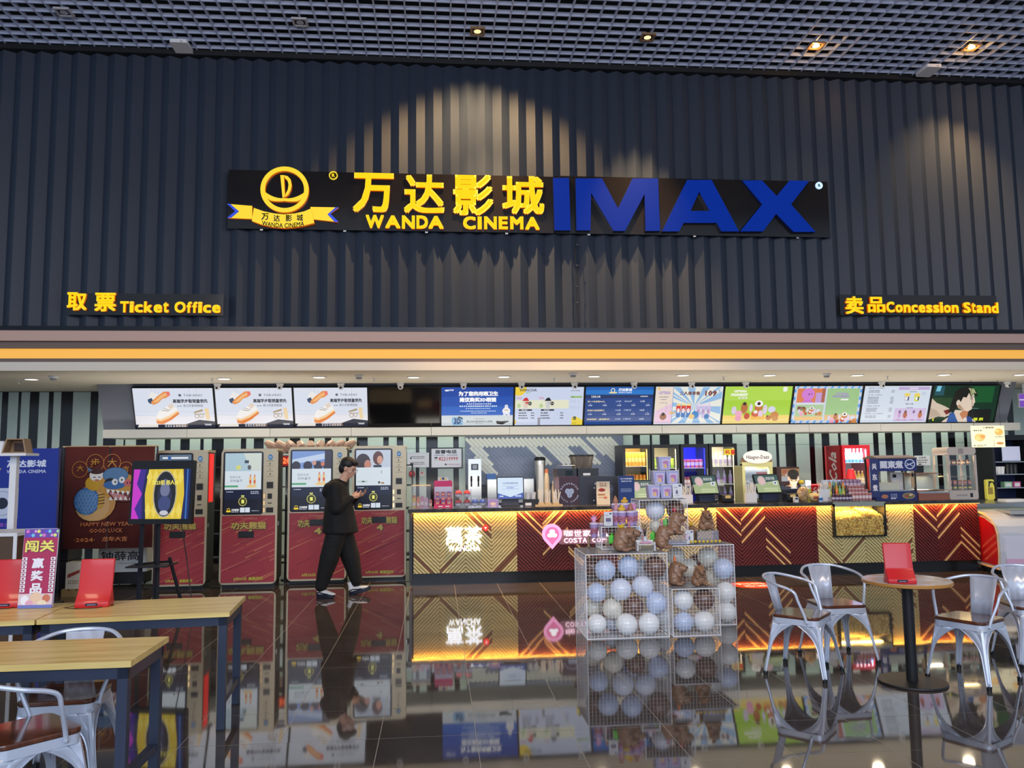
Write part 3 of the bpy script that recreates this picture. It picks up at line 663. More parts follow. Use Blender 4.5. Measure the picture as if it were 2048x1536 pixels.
        for u in (98,122): g.poly([(u,25),(u+14,25),(u+12,38),(u+2,38)],(206,206,216) if u < 110 else (216,220,60)); g.ell(u+7,22,7.5,4,(240,214,100)); g.ell(u+6,31,3,3.5,(240,240,240)); g.rect(u+9,27,3,9,(60,70,120))
        g.text('观影二人餐',104,43,18,3,(50,50,60),.02); g.rect(80,55,76,32,(210,190,226)); g.dash(108,53,16,1.8,5,(90,90,120))
        for k, u in enumerate((88,102,122,138)): c = [(190,150,200),(176,84,54),(206,190,226),(186,100,50)][k]; g.ell(u+5,72,5 if k%2 else 3,8,c); g.ell(u+5,64,3,4,(126,90,150) if k%2 == 0 else (120,60,40)); g.dash(u,83,10,1.4,4,(150,90,100))
        return g
    g = G(W,H,w,h,(14,50,34)); g.rect(86,2,62,40,(22,86,44)); g.rect(6,0,22,24,(34,84,96)); g.poly([(10,0),(20,0),(18,14),(8,14)],(120,196,220)); g.rect(0,30,60,30,(40,70,40)); g.poly([(88,60),(150,58),(152,90),(84,90)],(14,20,20)); g.line((86,56),(118,57),1.6,(90,130,130))
    sk, sk2 = (226,206,186), (186,150,124)
    g.poly([(0,30),(14,42),(34,50),(50,58),(56,70),(40,78),(24,76),(0,84)],(214,196,176)); g.poly([(0,54),(16,60),(30,74),(0,80)],(190,170,150)); g.poly([(34,62),(46,58),(52,66),(42,72)],(120,40,40))
    g.poly([(62,60),(58,72),(40,84),(34,90),(118,90),(110,84),(94,76),(92,62)],sk); g.poly([(86,56),(94,62),(94,76),(84,84),(74,70)],(196,130,90)); g.poly([(50,68),(60,66),(70,84),(74,90),(46,90)],(50,90,160)); g.poly([(92,76),(104,78),(110,90),(96,90)],(40,70,140))
    g.poly([(62,22),(86,14),(100,18),(102,28),(104,32),(107,42),(104,44),(105,48),(102,52),(102,58),(94,64),(84,62),(68,56),(62,44)],sk); g.poly([(64,30),(70,46),(84,60),(68,56),(62,44)],sk2)
    g.poly([(46,66),(50,40),(54,16),(64,6),(78,2),(92,4),(104,12),(110,24),(106,28),(100,20),(94,28),(88,18),(84,30),(76,28),(72,40),(68,40),(62,58),(54,66)],(26,26,22)); g.poly([(84,6),(98,8),(106,20),(100,18),(94,26),(90,14)],(170,176,130)); g.ell(66,42,4.5,7,sk); g.line((93,33),(100,33),1.4,(40,30,26)); g.line((92,29),(101,28),1.2,(40,34,30)); g.line((100,53),(104,52),1.6,(170,90,80))
    g.text('《',10,80,5,7,(236,240,60),.03); g.text('× 陆雨辰' if False else '雨 辰',110,80,24,7,(226,240,50),.04); g.text('×',86,80,6,6,(220,230,240),.02); return g
def toy(g, u0, s, du=0, v0=0):
    # soft toys and cups of the advertisement
    def E(u, v, a, b, c): g.ell(u0+(u-36)*s*1.0+ (2 if s < 1 else 0), (v0+(v-30)*s*.9) if s < 1 else v, a*s, b*s, c, 12)
    for u, v, a, b, c in [(26,58,6,10,(216,206,226)),(38,66,9,8,(240,170,196)),(38,77,8,7,(236,160,190)),(50,52,8,14,(186,110,54)),(50,42,4,4,(40,24,20)),(58,72,7,8,(196,70,44)),(66,52,4,10,(226,214,236)),(84,52,10,9,(196,116,56)),(84,42,10,8,(246,240,236)),(84,42,4,4,(44,20,20)),(78,66,10,8,(206,90,50)),(78,62,5,4,(246,240,230)),(90,66,6,8,(230,200,226)),(100,56,5,12,(222,206,234)),(116,56,9,8,(216,216,236)),(124,70,10,9,(206,130,60)),(110,76,7,6,(196,116,50)),(107,72,2,2,(40,24,20)),(126,78,8,6,(206,140,70))]: E(u, v, a, b, c)
sl = ['leftmost of the three alike shoe advert screens','middle of the three alike shoe advert screens','rightmost shoe advert screen, next to the black screen','switched off black wall screen between shoe advert and blue screen','blue wall screen advising to buy 3D glasses','pale tea menu wall screen with yellow corner and two drinks','dark blue wall screen with film timetable','wall screen with blue sunburst, red cups and meal price','lime green wall screen with toy figures','blue striped frame wall screen showing a pink toy','white wall screen listing popcorn and drink prices','rightmost wall screen with a young man in profile']
tilt = math.atan2(TY1-TY0, tz1-tz0)
for i in range(12):
    a = P(SE[i], 776 if i < 6 else 772, Y=TY0); b = P(SE[i+1], 776, Y=TY0)
    w_ = b.x-a.x; L = math.hypot(TY1-TY0, tz1-tz0)
    t = T('menu_screen', sl[i], 'screen', ((a.x+b.x)/2, TY1, tz0), rx=tilt, group=None)
    m = MB(); hw_, t_ = w_/2-.004, .012
    m.box(-hw_, hw_, .0, .06, 0, L)
    m.build('casing', BLK, t)
    bz = MB(); bz.box(-hw_,hw_,-.02,0,0,.018); bz.box(-hw_,hw_,-.02,0,L-t_,L); bz.box(-hw_,-hw_+t_,-.02,0,.018,L-t_); bz.box(hw_-t_,hw_,-.02,0,.018,L-t_); bz.build('bezel', BLK, t)
    g = screen_pic(i, 2*hw_-2*t_, L-.03); g.build('display', t, SCREEN if i != 3 else M('off_display', (10,10,13), .12), loc=(0,-.001,.018))
# ================================================================ COUNTER
ZC0, ZC1 = .165, .995
crm, mrn = M('cream_slat', (212,198,140), .5, noise=((3,3,30),(198,182,124))), M('maroon_slat', (104,34,32), .45, noise=((3,3,30),(90,28,28)))
tan, brn = M('gold_slat', (222,176,116), .45), M('brown_slat', (120,74,50), .5)
seam = [P(x,1080,Y=YC).x for x in (827,1034,1236,1434,1635,1829,1958)]
ctr = T('service_counter', 'long service counter clad in cream and maroon chevron slats with black stone top', 'counter', (0,0,0))
pbx0, pbx1 = P(1664,1060,Y=YC).x, P(1768,1060,Y=YC).x; zbin = P(1715,1072,Y=YC-.08).z-.012
def cut(pts):
    out = []
    for ws in (((0,pbx0,1),), ((0,pbx0,-1),(0,pbx1,1),(1,zbin-ZC0,1)), ((0,pbx1,-1),)):
        q = pts
        for w3 in ws: q = clip(q, *w3) if len(q) > 2 else q
        if len(q) > 2: out.append(q)
    return out
for i in range(6):
    a, c = seam[i], seam[i+1]; cream = i % 2 == 0; ncol = 4 if i < 5 else 2.6
    wcol = (seam[3]-seam[2])/4 if i else (c-a)/4
    acc = {0:{0:[-.12],1:[0],2:[.48,.60],3:[-.05,-.12]},1:{0:[.58,.5],1:[.62,.5,.2],2:[.1,-.02,-.12],3:[]},2:{0:[-.05],1:[0],2:[.5],3:[-.05]},3:{0:[.60,.455],1:[.63,.51,.35],2:[.15,0,-.1],3:[]},4:{0:[-.05],1:[0],2:[.6,.5],3:[-.05,-.2]},5:{0:[.60,.455],1:[.63,.51,.35,-.1],2:[.1,0,-.1],3:[]}}[i]
    bk_ = MB()
    for q_ in cut([(a+.001,0),(c-.001,0),(c-.001,ZC1-ZC0),(a+.001,ZC1-ZC0)]): bk_.prism([(u_[0],u_[1]+ZC0) for u_ in q_], 'y', YC+.012, YC+.04)
    bk_.build('slat_backing', M('backing_cream',(120,100,70),.7) if cream else M('backing_maroon',(44,14,14),.7), ctr)
    h = ZC1-ZC0; mm = MB(); ac = MB(); x = a; k = 0
    while x < c-.02:
        x1 = min(x+wcol, c); sgn = -1 if k % 2 == 0 else 1      # down to the right, then up to the right
        for q in range(-9, 18):
            v = q*.053+.01
            z_at = (lambda xx: v+(x+wcol-xx)) if sgn < 0 else (lambda xx: v+(xx-x))
            pts = [(x+.001, z_at(x)-.019),(x1-.001, z_at(x1)-.019),(x1-.001, z_at(x1)+.019),(x+.001, z_at(x)+.019)]
            pts = clip(clip(pts, 1, 0, -1), 1, h, 1) if pts else pts
            if len(pts) < 3: continue
            is_acc = any(abs(v-u) < .028 for u in acc.get(k, []))
            for q_ in cut(pts): (ac if is_acc else mm).prism([(p[0], p[1]+ZC0) for p in q_], 'y', YC-.012, YC+.012)
        x += wcol; k += 1
    mm.build('chevron_slats', crm if cream else mrn, ctr, kind='stuff')
    if ac.v: ac.build('accent_slats', brn if cream else tan, ctr, kind='stuff')
cx0, cx1 = P(820,1080,Y=YC).x, seam[6]+.02
topm = M('black_stone_top', (36,34,36), .18, noise=(14,(70,66,64)))
pbx0, pbx1 = P(1664,1060,Y=YC).x, P(1768,1060,Y=YC).x
MB().box(cx0-.03, pbx0+.02, YC-.06, YC+.62, 1.005, 1.055).build('stone_top', topm, ctr)
MB().box(pbx1-.02, cx1+.02, YC-.06, YC+.62, 1.005, 1.055).build('stone_top', topm, ctr)
MB().box(pbx0+.02, pbx1-.02, YC+.32, YC+.62, 1.005, 1.055).build('stone_top', topm, ctr)
MB().box(cx0, cx1, YC+.10, YC+.58, 0.0, ZC0).build('plinth', M('black_plinth', (18,18,20), .2), ctr)
MB().box(cx0-.01, cx0+.03, YC-.02, YC+.6, ZC0-.1, 1.005).build('end_panel', M('dark_end', (44,42,44), .3), ctr)
MB().box(cx0, pbx0-.005, YC+.04, YC+.05, ZC0, 1.005).build('core', DARK, ctr); MB().box(pbx1+.005, cx1, YC+.04, YC+.05, ZC0, 1.005).build('core', DARK, ctr)
led = M('led_strip', (255,220,150), .4, emit=(255,196,90), es=3)
for a, c in ((cx0+.03, pbx0), (pbx1, cx1)):
    MB().box(a, c, YC-.045, YC-.035, 1.0, 1.0045).build('led_strip', led, ctr)
    n_ = max(1, round((c-a)/1.6))
    for j in range(n_):
        xx = a+(c-a)*(j+.5)/n_; light('AREA', (xx, YC-.04, .992), 6.5*(c-a)/n_, (255,176,70), (c-a)/n_, .012, (xx, YC-.005, .80), name='counter_led')
# glowing shop signs on the counter front
wg = M('white_glow', (150,150,150), .5, emit=(250,250,255), es=1.7)
sgn1 = T('tea_shop_sign', 'glowing white tea shop characters on the cream counter front', 'sign', (0, YC-.014, 0))
for ch, (x0,y0,x1,y1) in zip('萬茶', [(891,1053,926,1090),(929,1052,964,1090)]):
    x, z, w_, h_ = R4(x0,y0,x1,y1,YC-.03); vv, ff, nz, bb = glyphs(ch, .016, .1, 2)
    MB().add([(x+(p[0]-bb[0])/(bb[1]-bb[0])*w_, -.02-p[2]*.15, z+(p[1]-bb[2])/(bb[3]-bb[2])*h_) for p in vv], ff).build('letter', wg, sgn1)
x, z, w_, h_ = R4(897,1090,961,1103,YC-.03); xs = x
for ch, k in zip('WANCHA', (1.25,1,.98,.95,.95,1)):
    vv, ff, nz, bb = glyphs(ch, .02, .1, 2); lw = w_*k/6.13
    MB().add([(xs+(p[0]-bb[0])/(bb[1]-bb[0])*lw*.92, -.02-p[2]*.15, z+(p[1]-bb[2])/(bb[3]-bb[2])*h_) for p in vv], ff).build('letter', wg, sgn1); xs += lw
p = P(971,1056,Y=YC-.03); rgm = M('red_glow', (230,40,20), .4, emit=(240,50,25), es=1.6)
MB().prism([(p.x+.04*math.cos(2*PI*i/20), p.z+.04*math.sin(2*PI*i/20)) for i in range(20)], 'y', -.03, 0).build('round_stamp', rgm, sgn1)
MB().add([(p.x-.014,-.032,p.z+.014),(p.x+.014,-.032,p.z+.014),(p.x,-.032,p.z-.018)],[(0,2,1)]).build('stamp_mark', wg, sgn1)
sgn2 = T('coffee_shop_sign', 'glowing pink coffee shop sign with drop shaped emblem on the maroon counter front', 'sign', (0, YC-.014, 0))
def drop(cx, cz, r): return [(cx+r*math.cos(t), cz+r*math.sin(t)) for t in [math.radians(a) for a in range(-40, 221, 13)]]+[(cx, cz-r*1.5)]
p = P(1104,1068,Y=YC-.03); pg = M('pink_glow', (150,100,130), .4, emit=(250,166,210), es=1.25); pd = M('pink_print', (214,110,160), .4, emit=(214,100,156), es=.9)
MB().prism(drop(p.x, p.z, .142), 'y', -.03, 0).build('emblem_drop', pg, sgn2)
MB().prism(drop(p.x, p.z, .10), 'y', -.032, -.03).build('emblem_inner', pd, sgn2)
hb = MB()
for a in (90, 210, 330): hb.ell((p.x+.035*math.cos(math.radians(a)), -.034, p.z+.035*math.sin(math.radians(a))), (.04,.004,.03), 12, 6)
hb.build('emblem_beans', wg, sgn2)
x, z, w_, h_ = R4(1117,1056,1290,1089,YC-.03); MB().cbox(x, x+w_, -.008, 0, z, z+h_, .04).build('sign_board', M('clear_board', (150,110,116), .2, emit=(120,80,96), es=.35), sgn2)
letp = M('pink_white_glow', (150,130,140), .4, emit=(255,222,240), es=1.3)
bx = [(1128,1060,1145,1073),(1148,1060,1163,1073),(1166,1060,1181,1073),(1184,1060,1201,1073),(1204,1060,1219,1073)]
for ch, q in zip('咖世家咖啡', bx):
    x, z, w_, h_ = R4(*q, YC-.03); vv, ff, nz, bb = glyphs(ch, .014, .1, 2)
    MB().add([(x+(a[0]-bb[0])/(bb[1]-bb[0])*w_, -.015-a[2]*.1, z+(a[1]-bb[2])/(bb[3]-bb[2])*h_) for a in vv], ff).build('letter', letp, sgn2)
x, z, w_, h_ = R4(1128,1074,1240,1086,YC-.03); xs = x; L12 = 'COSTA COFFEE'
for ch in L12:
    lw = w_/12
    if ch != ' ':
        vv, ff, nz, bb = glyphs(ch, .02, .1, 2)
        MB().add([(xs+(a[0]-bb[0])/(bb[1]-bb[0])*lw*.88, -.015-a[2]*.1, z+(a[1]-bb[2])/(bb[3]-bb[2])*h_) for a in vv], ff).build('letter', letp, sgn2)
    xs += lw
# popcorn bin set in the counter
pw = pbx1-pbx0
pb = T('popcorn_bin', 'glass fronted bin full of yellow popcorn built into the counter', 'popcorn bin', (pbx0, YC-.08, 0))
zb0, zb1 = P(1715,1072,Y=YC-.08).z, 1.0
fr = MB(); fr.box(0,.02,0,.36,zb0,1.03); fr.box(pw-.02,pw,0,.36,zb0,1.03); fr.box(0,pw,0,.36,zb0-.012,zb0); fr.build('frame', BLK, pb)
MB().box(.0,pw,0,.37,.99,1.05).build('glass_lid', M('lid_glass', (150,160,152), .15), pb)
MB().box(.02,pw-.02,.34,.35,zb0,.99).build('back_panel', M('bin_back', (196,186,150), .4), pb)
MB().box(.02,pw-.02,.004,.008,zb0,.99).build('front_glass', GLS, pb)
ic = bmesh.new(); bmesh.ops.create_icosphere(ic, subdivisions=1, radius=1); iv = [tuple(v.co) for v in ic.verts]; ifs = [tuple(v.index for v in f.verts) for f in ic.faces]; ic.free()
pm = MB(); rn = random.Random(3)
def pile(u, v): return zb0+.02+.21+.10*v+.05*math.sin(u*3.1)+(.04 if u > .55 else 0)
for k in range(4200):
    u, v = rn.random(), (rn.random() if k % 2 else rn.random()*.08); top = pile(u, v); z = top-rn.random()**2*.03 if k % 2 else rn.uniform(zb0+.01, top)
    r = rn.uniform(.008,.014); sx_ = [rn.uniform(.7,1.3) for _ in range(3)]; x_ = .035+u*(pw-.07); y_ = .02+v*.30
    pm.add([(x_+a[0]*r*sx_[0], y_+a[1]*r*sx_[1], z+a[2]*r*sx_[2]) for a in iv], ifs, rn.choice((0,0,1,2)))
pcc = [M('popcorn_light', (250,222,130), .7), M('popcorn_gold', (232,186,70), .7), M('popcorn_dark', (190,140,50), .7)]
pm.build('popcorn', pcc, pb, kind='stuff')
MB().box(.03,pw-.03,.06,.33,zb0,zb0+.17).build('popcorn_bed', pcc[1], pb)
light('AREA', (pbx0+pw/2, YC+.08, .98), 9, (255,220,130), pw*.8, .1, (pbx0+pw/2, YC+.1, .5), name='bin_lamp')
# working shelf behind the counter and back counter under the machines
bc = T('back_counter', 'dark back counter along the striped wall carrying fridges and machines', 'counter', (0,0,0))
bx0_, bx1_ = P(935,1000,Y=13.9).x, P(1240,1000,Y=13.9).x-.12
MB().box(bx0_, bx1_, 13.75, YB-.04, 0.0, .86).build('cabinet', DARK, bc); MB().box(bx0_-.02, bx1_+.02, 13.72, YB-.04, .86, .90).build('worktop', STEEL, bc)
# ---------------------------------------------------------------- things on the counter
ZT = 1.055
def on(px, y, z=ZT): p = P(px, 1010, Y=y); return Vector((p.x, y, z))
def wpx(a, b, y): return (P(b,1000,Y=y).x-P(a,1000,Y=y).x)
def zpx(py, px, y): return P(px, py, Y=y).z
def holder(name, label, px, y, w_, h_, board, pics=None, cat='sign', tilt_=0, z=ZT, mat=None, foot=True):
    t = T(name, label, cat, on(px, y, z), rx=tilt_)
    g = G(100, 100*h_/w_, w_, h_, board)
    if pics: pics(g, 100, 100*h_/w_)
    MB().box(-w_/2, w_/2, .001, .008, 0, h_).build('board', mat or WHT, t); g.build('print', t)
    if foot: MB().box(-w_/2, w_/2, -.01, .05, 0, .004).build('foot', ACR, t)
    return t
# 1 acrylic box with sweets
def candybox():
    y = 11.62; a, b = P(823,1000,Y=y).x, P(861,1000,Y=y).x; z1 = zpx(972, 840, y)
    t = T('sweets_case', 'clear acrylic case with gilt lid at the left end of the counter', 'display case', ((a+b)/2, y, ZT)); hw_ = (b-a)/2
    m = MB(); m.box(-hw_,hw_,0,.004,0,z1-ZT); m.box(-hw_,-hw_+.004,.004,.2,0,z1-ZT); m.box(hw_-.004,hw_,.004,.2,0,z1-ZT); m.build('wall', ACR, t)
    MB().box(-hw_,hw_,0,.2,z1-ZT,z1-ZT+.012).build('lid', M('gilt', (230,200,150), .4), t)
    cols = [('yellow jelly cup', (240,190,40)),('orange jelly cup', (240,120,40)),('pink sweets bag',(220,130,150)),('pale pink sweets bag',(226,160,170)),('brown label sweets bag',(190,110,110))]
    for i, (n_, c) in enumerate(cols):
        x = -hw_+.035+i*.058; o = T('sweets_pack', '%s inside the acrylic case' % n_, 'sweets', ((a+b)/2+x, y+.07, ZT))
        hh = [.15,.13,.17,.15,.12][i]; MB().prism([(-.022,0),(.022,0),(.026,hh*.8),(.018,hh),(-.018,hh),(-.026,hh*.8)], 'y', -.02, .02).build('pouch', M('pouch%d'%i, c, .35), o); MB().box(-.018,.018,-.022,-.0205,hh*.25,hh*.55).build('label', M('pouch_label', (240,225,215), .5), o)
        if i < 2: MB().lathe([(.02,hh),(.026,hh+.02),(.01,hh+.035)], n=10).build('flower_top', M('orange_flower', (250,150,60), .5), o, True)
candybox()
# 2 pink card rack
def rack():
    y = 11.66; a, b = P(868,1000,Y=y).x, P(905,1000,Y=y).x; W = b-a; H = zpx(961,887,y)-ZT
    t = T('card_rack', 'tall pink cardboard rack of trading cards on the counter', 'card rack', ((a+b)/2, y, ZT)); hw_ = W/2
    MB().cbox(-hw_,hw_,.08,.09,0,H,.03).build('back_board', M('hot_pink_card', (222,50,110), .5), t)
    MB().box(-hw_*.95,hw_*.95,.078,.0799,H*.32,H*.77).build('white_panel', M('pale_card', (220,214,228), .5), t)
    MB().box(-hw_,hw_,-.03,.08,0,.045).build('front_tray', M('hot_pink_card2', (214,44,104), .5), t)
    for i in range(3):
        for j in range(3):
            c = [(150,90,120),(120,90,150),(90,90,170)][(i+j)%3] if j < 2 else (150,110,150)
            k = MB().box(-.028,.028,-.012,.012,0,.058).build('card_pack', M('cardpack%d' % ((i+j)%3), c, .35), None)
            k.location = ((a+b)/2+(i-1)*.083, y-.0+.02*j+.0, ZT+.046+.062*j); tag(k, '%s card pack in the %s row of the pink cardboard rack' % (['left','middle','right'][i], ['bottom','middle','top'][j]), 'card pack', 'card packs in the pink rack')
            MB().box(-.02,.02,-.0135,-.0121,.012,.03).build('label', M('orange_label', (226,150,100), .4), k)
    for i in range(2): MB().box(-.07+.1*i,-.01+.1*i,-.032,-.0301,.012,.028).build('price_tag', WHT, t)
    g = G(40,10,.15,.05); g.rect(0,0,40,10,(226,226,236)); g.ell(10,5,5,4,(240,200,110)); g.ell(20,4,5,4,(80,70,110)); g.ell(30,5,5,4,(240,210,130)); g.build('header_card', t, loc=(0,.075,H-.005))
rack()
# 3 boxes of capsule toys, red over white and blue over white
def capsules():
    y = 11.64
    def one(px, z, c, lab, r=.052):
        o = T('capsule_box', lab, 'toy box', on(px, y, z)); MB().box(-.058,.058,-.05,.05,0,.128).build('box', ACR, o)
        m = MB(); m.ell((0,0,.064),(r,.045,r),16,10); vs_ = m.v
        m2 = MB(); m2.v = m.v; 
        for f in m.f: m2.f.append(f); zc = sum(m.v[i][2] for i in f)/4; m2.m.append(0 if zc > .064 else 1); m2.c.append(None)
        m2.build('ball', [M('cap_'+c, {'red':(214,50,40),'blue':(50,90,190)}[c], .25), M('cap_white', (230,228,235), .25)], o, True)
        MB().lathe([(r+.001,.060),(r+.001,.068)], n=20, cap=False).build('band', M('cap_band', (60,60,90), .4), o)
    one(917,ZT,'red','lower left of the four boxed red and white balls'); one(934,ZT,'red','lower right of the four boxed red and white balls')
    one(917,ZT+.13,'red','upper left of the four boxed red and white balls'); one(934,ZT+.13,'red','upper right of the four boxed red and white balls')
    one(950,ZT,'blue','boxed blue and white ball nearest the red ones'); one(965,ZT,'blue','boxed blue and white ball beside the small picture box')
    o = T('picture_box', 'small lilac picture box on the counter beside the till', 'box', on(986, y-.08)); MB().box(-.08,.08,-.03,.03,0,.115).build('carton', M('lilac_carton', (150,130,200), .4), o)
    g = G(16,11,.155,.11); g.rect(0,0,16,11,(170,156,214)); g.ell(8,6,6,3.4,(206,150,190)); g.ell(8,6,4,2,(240,220,200)); g.rect(5,9,8,1,(240,240,240)); g.build('picture', o, loc=(0,-.031,0))
capsules()
# 4 till screens
def pos(px, y, label, kind, w_=.42, tilt_=.25, rz=0, h_=.30, base=.06):
    t = T('till_screen', label, 'till', on(px, y), rz=rz)
    MB().cbox(-w_*.34,w_*.34,-.06,.14,0,.02,.008).build('base', BLK, t); MB().prism([(-.02,.02),(.1,.02),(.10,base+.12),(.04,base+.12)],'x',-w_*.3,w_*.3).build('stand', M('navy_stand', (20,30,60), .4), t)
    hd = bpy.data.objects.new('screen_head', MB().cbox(-w_/2,w_/2,0,.03,0,h_,.012).mesh('screen_head', BLK)); COL.objects.link(hd); hd.parent = t; hd.location = (0,-.02,base); hd.rotation_euler = (-tilt_,0,0)
    g = G(40,28,w_-.03,h_-.03)
    if kind == 'blue':
        g.rect(0,0,40,28,(206,222,240)); g.poly([(0,20.5),(0,28),(40,28),(40,20),(20,26)],(24,70,170)); g.text('万达电影智慧服务终端' ,8,6,24,2.6,(60,90,150),.01); g.ring(20,13,.1,.1,.02,(0,0,0)); g.rect(7,11,26,.4,(120,150,210)); g.rect(7,15,26,.4,(120,150,210)); g.text('400-080-6060' if False else '自助服务',14,12,12,2.6,(90,120,190),.01); g.dash(3,24,6,1.6,3,(240,240,250)); g.dash(28,23.6,9,2,4,(230,236,250))
    else:
        g.rect(0,0,40,28,(70,96,96)); g.poly([(0,14),(40,9),(40,28),(0,28)],(170,186,140)); g.ell(11,9,7,7.5,(206,186,186)); g.ell(11,10,4.5,5.5,(226,190,190)); g.text('欢迎光临',19,3,15,5,(226,230,226),.01); g.dash(22,12,8,1.4,4,(200,206,190)); g.rect(30,10,7,6,(226,230,236)); g.ell(33.5,13,1.6,1.6,(70,90,110)); g.dash(12,21,24,1.6,9,(226,230,190),2); g.poly([(0,20),(40,20),(40,28),(0,28)],(206,206,150)) if False else None
    g.build('display', hd, SCREEN, loc=(0,-.001,.015))
    return t
pos(1021,11.68,'till screen with white and blue page at the left of the counter','blue',.40,.08,h_=.33,base=.10)
pos(1285,11.95,'till screen behind the purple cups, showing a green page','green',.36,.3)
pos(1414,11.72,'till screen with green page between the straw tub and the card machine','green',.42,.42,rz=.15,h_=.31,base=.13)
pos(1540,11.72,'till screen with green page in front of the cashier','green',.42,.42,rz=.15,h_=.31,base=.13)
for px, lb in ((1452,'black receipt printer right of the till nearest the open fridge'),(1581,'black receipt printer below the cashier')):
    t = T('receipt_printer', lb, 'printer', on(px, 11.70)); MB().cbox(-.085,.085,-.09,.09,0,.12,.02,ax='x').build('case', BLK, t, True); MB().box(-.05,.05,-.0915,-.08,.06,.066).build('slot', DARK, t); MB().box(-.04,.04,-.10,-.092,.07,.11).build('paper', M('receipt', (220,190,120) if px < 1500 else (230,230,230), .7), t)
# 5 tap unit (steel) behind counter
y = 13.9; t = T('steel_dispenser', 'tall stainless drink dispenser with two taps against the tiled wall', 'dispenser', (P(950,1000,Y=y).x, y, .90))
wd = wpx(939,965,y); hh = zpx(918,950,y)-.90
MB().cbox(-wd/2,wd/2,0,.35,.0,hh,.015).build('body', STEEL, t, True); MB().box(-wd*.28,wd*.28,-.004,-.0,hh*.78,hh*.9).build('display_panel', BLK, t); MB().box(-wd*.18,wd*.18,-.006,-.004,hh*.80,hh*.88).build('readout', M('grey_lcd',(120,130,150),.3), t)
for s in (-1,1): m = MB(); m.tube([(s*wd*.27,-.0,hh*.58),(s*wd*.27,-.05,hh*.57),(s*wd*.27,-.055,hh*.45)],.011,8); m.lathe([(.016,hh*.56),(.012,hh*.66)],(s*wd*.27,-.045,0),8); m.build('tap', M('dark_chrome',(70,66,62),.2,1), t, True)
MB().box(-wd/2-.01,wd/2+.01,-.12,0,0,.02).build('drip_tray', DARK, t)
# 6 counter clutter to the right of the first till
y = 11.66
def straws(px, y, label, w_=.10, h_=.12, n_=16, top=.17, mat=None, box=True, lean=.05):
    t = T('straw_tub', label, 'straw holder', on(px, y)); rr = random.Random(px)
    m = MB(); e = .003
    m.box(-w_/2,w_/2,-.04,-.04+e,0,h_); m.box(-w_/2,w_/2,.04-e,.04,0,h_); m.box(-w_/2,-w_/2+e,-.04+e,.04-e,0,h_); m.box(w_/2-e,w_/2,-.04+e,.04-e,0,h_); m.box(-w_/2,w_/2,-.04,.04,0,.002); m.build('tub', mat or WHT, t)
    for k in range(n_):
        x0, yy = rr.uniform(-w_*.4,w_*.4), rr.uniform(-.03,.03); MB().tube([(x0,yy,.004),(x0+rr.uniform(-lean,lean),yy,top+rr.uniform(0,.06))], rr.choice((.0035,.005)), 6).build('straw', M('straw_white', (232,228,222), .5), t)
    return t
for k, (px, lb) in enumerate([(1082,'leftmost bundle of wrapped straws in the wooden tray'),(1096,'middle bundle of wrapped straws in the wooden tray'),(1112,'leaning rightmost bundle of wrapped straws in the wooden tray')]):
    straws(px, y, lb, .085, .05, 18, .19, M('bamboo', (206,176,130), .5), lean=.015 if k < 2 else .06)
t = T('serving_tray', 'light wooden tray under the wrapped straws on the counter', 'tray', on(1097, y)); MB().box(-.2,.2,-.065,-.055,0,.025).build('rim', MATS['bamboo'], t); MB().box(-.2,.2,.05,.06,0,.02).build('rim', MATS['bamboo'], t)
t = T('paper_cup_stand', 'black stand with paper cups between the first till and the straws', 'cup stand', on(1062, 11.72)); MB().box(-.11,.11,-.06,.1,0,.10).build('lower_shelf', BLK, t); MB().box(-.09,.0,-.062,-.06,.01,.05).build('notice', WHT, t)
for i in range(2):
    c = MB().lathe([(.028,0),(.04,.10),(.042,.10)], n=14).build('paper_cup', WHT, None, True); c.location = on(1056+i*11, 11.73, ZT+.10); tag(c, ['white paper cup on the black stand, next to the till','tilted white paper cup on the black stand, next to the straws'][i], 'cup'); c.rotation_euler = (0, .0 if i == 0 else .0, 0)
# 7 espresso side: steel machine, urn, coffee machine with screens
y = 13.85; t = T('steel_sink_unit', 'low stainless unit with splash panel behind the first till', 'sink unit', (P(1010,1000,Y=y).x, y, .90)); a = wpx(970,1086,y); MB().box(-a*.3,a*.50,0,.3,.1,zpx(958,1040,y)-.90).build('panel', STEEL, t); MB().box(-a*.3,a*.50,0,.3,0,.1).build('base', DARK, t)
MB().box(a*.1,a*.3,-.003,0,.2,.40).build('label_sheet', WHT, t)
t = T('blue_crate', 'small blue basket on the steel unit by the tiled wall', 'basket', (P(983,1000,Y=y).x, y+.12, zpx(958,1040,y)+.0005)); m = MB(); m.prism([(-.07,0),(.07,0),(.085,.09),(-.085,.09)],'y',-.05,.05); m.build('body', M('blue_plastic',(20,80,150),.4), t); m = MB(); m.box(-.09,.09,-.055,.055,.085,.095); m.build('rim', M('blue_plastic2',(30,96,170),.4), t)
y = 13.95; t = T('drink_urn', 'tall steel drink urn with black lid and printed label', 'urn', (P(1081,1000,Y=y).x, y, .90)); r_ = wpx(1070,1092,y)/2; hh = zpx(914,1081,y)-.9
MB().lathe([(r_,0),(r_,hh*.92),(r_*.98,hh*.93)], n=24).build('body', STEEL, t, True); MB().lathe([(r_*1.05,hh*.93),(r_*1.05,hh*.97),(r_*.8,hh)], n=24).build('lid', BLK, t, True); MB().box(-r_*.35,r_*.35,-r_-.003,-r_*.9,hh*.25,hh*.85).build('label', WHT, t)
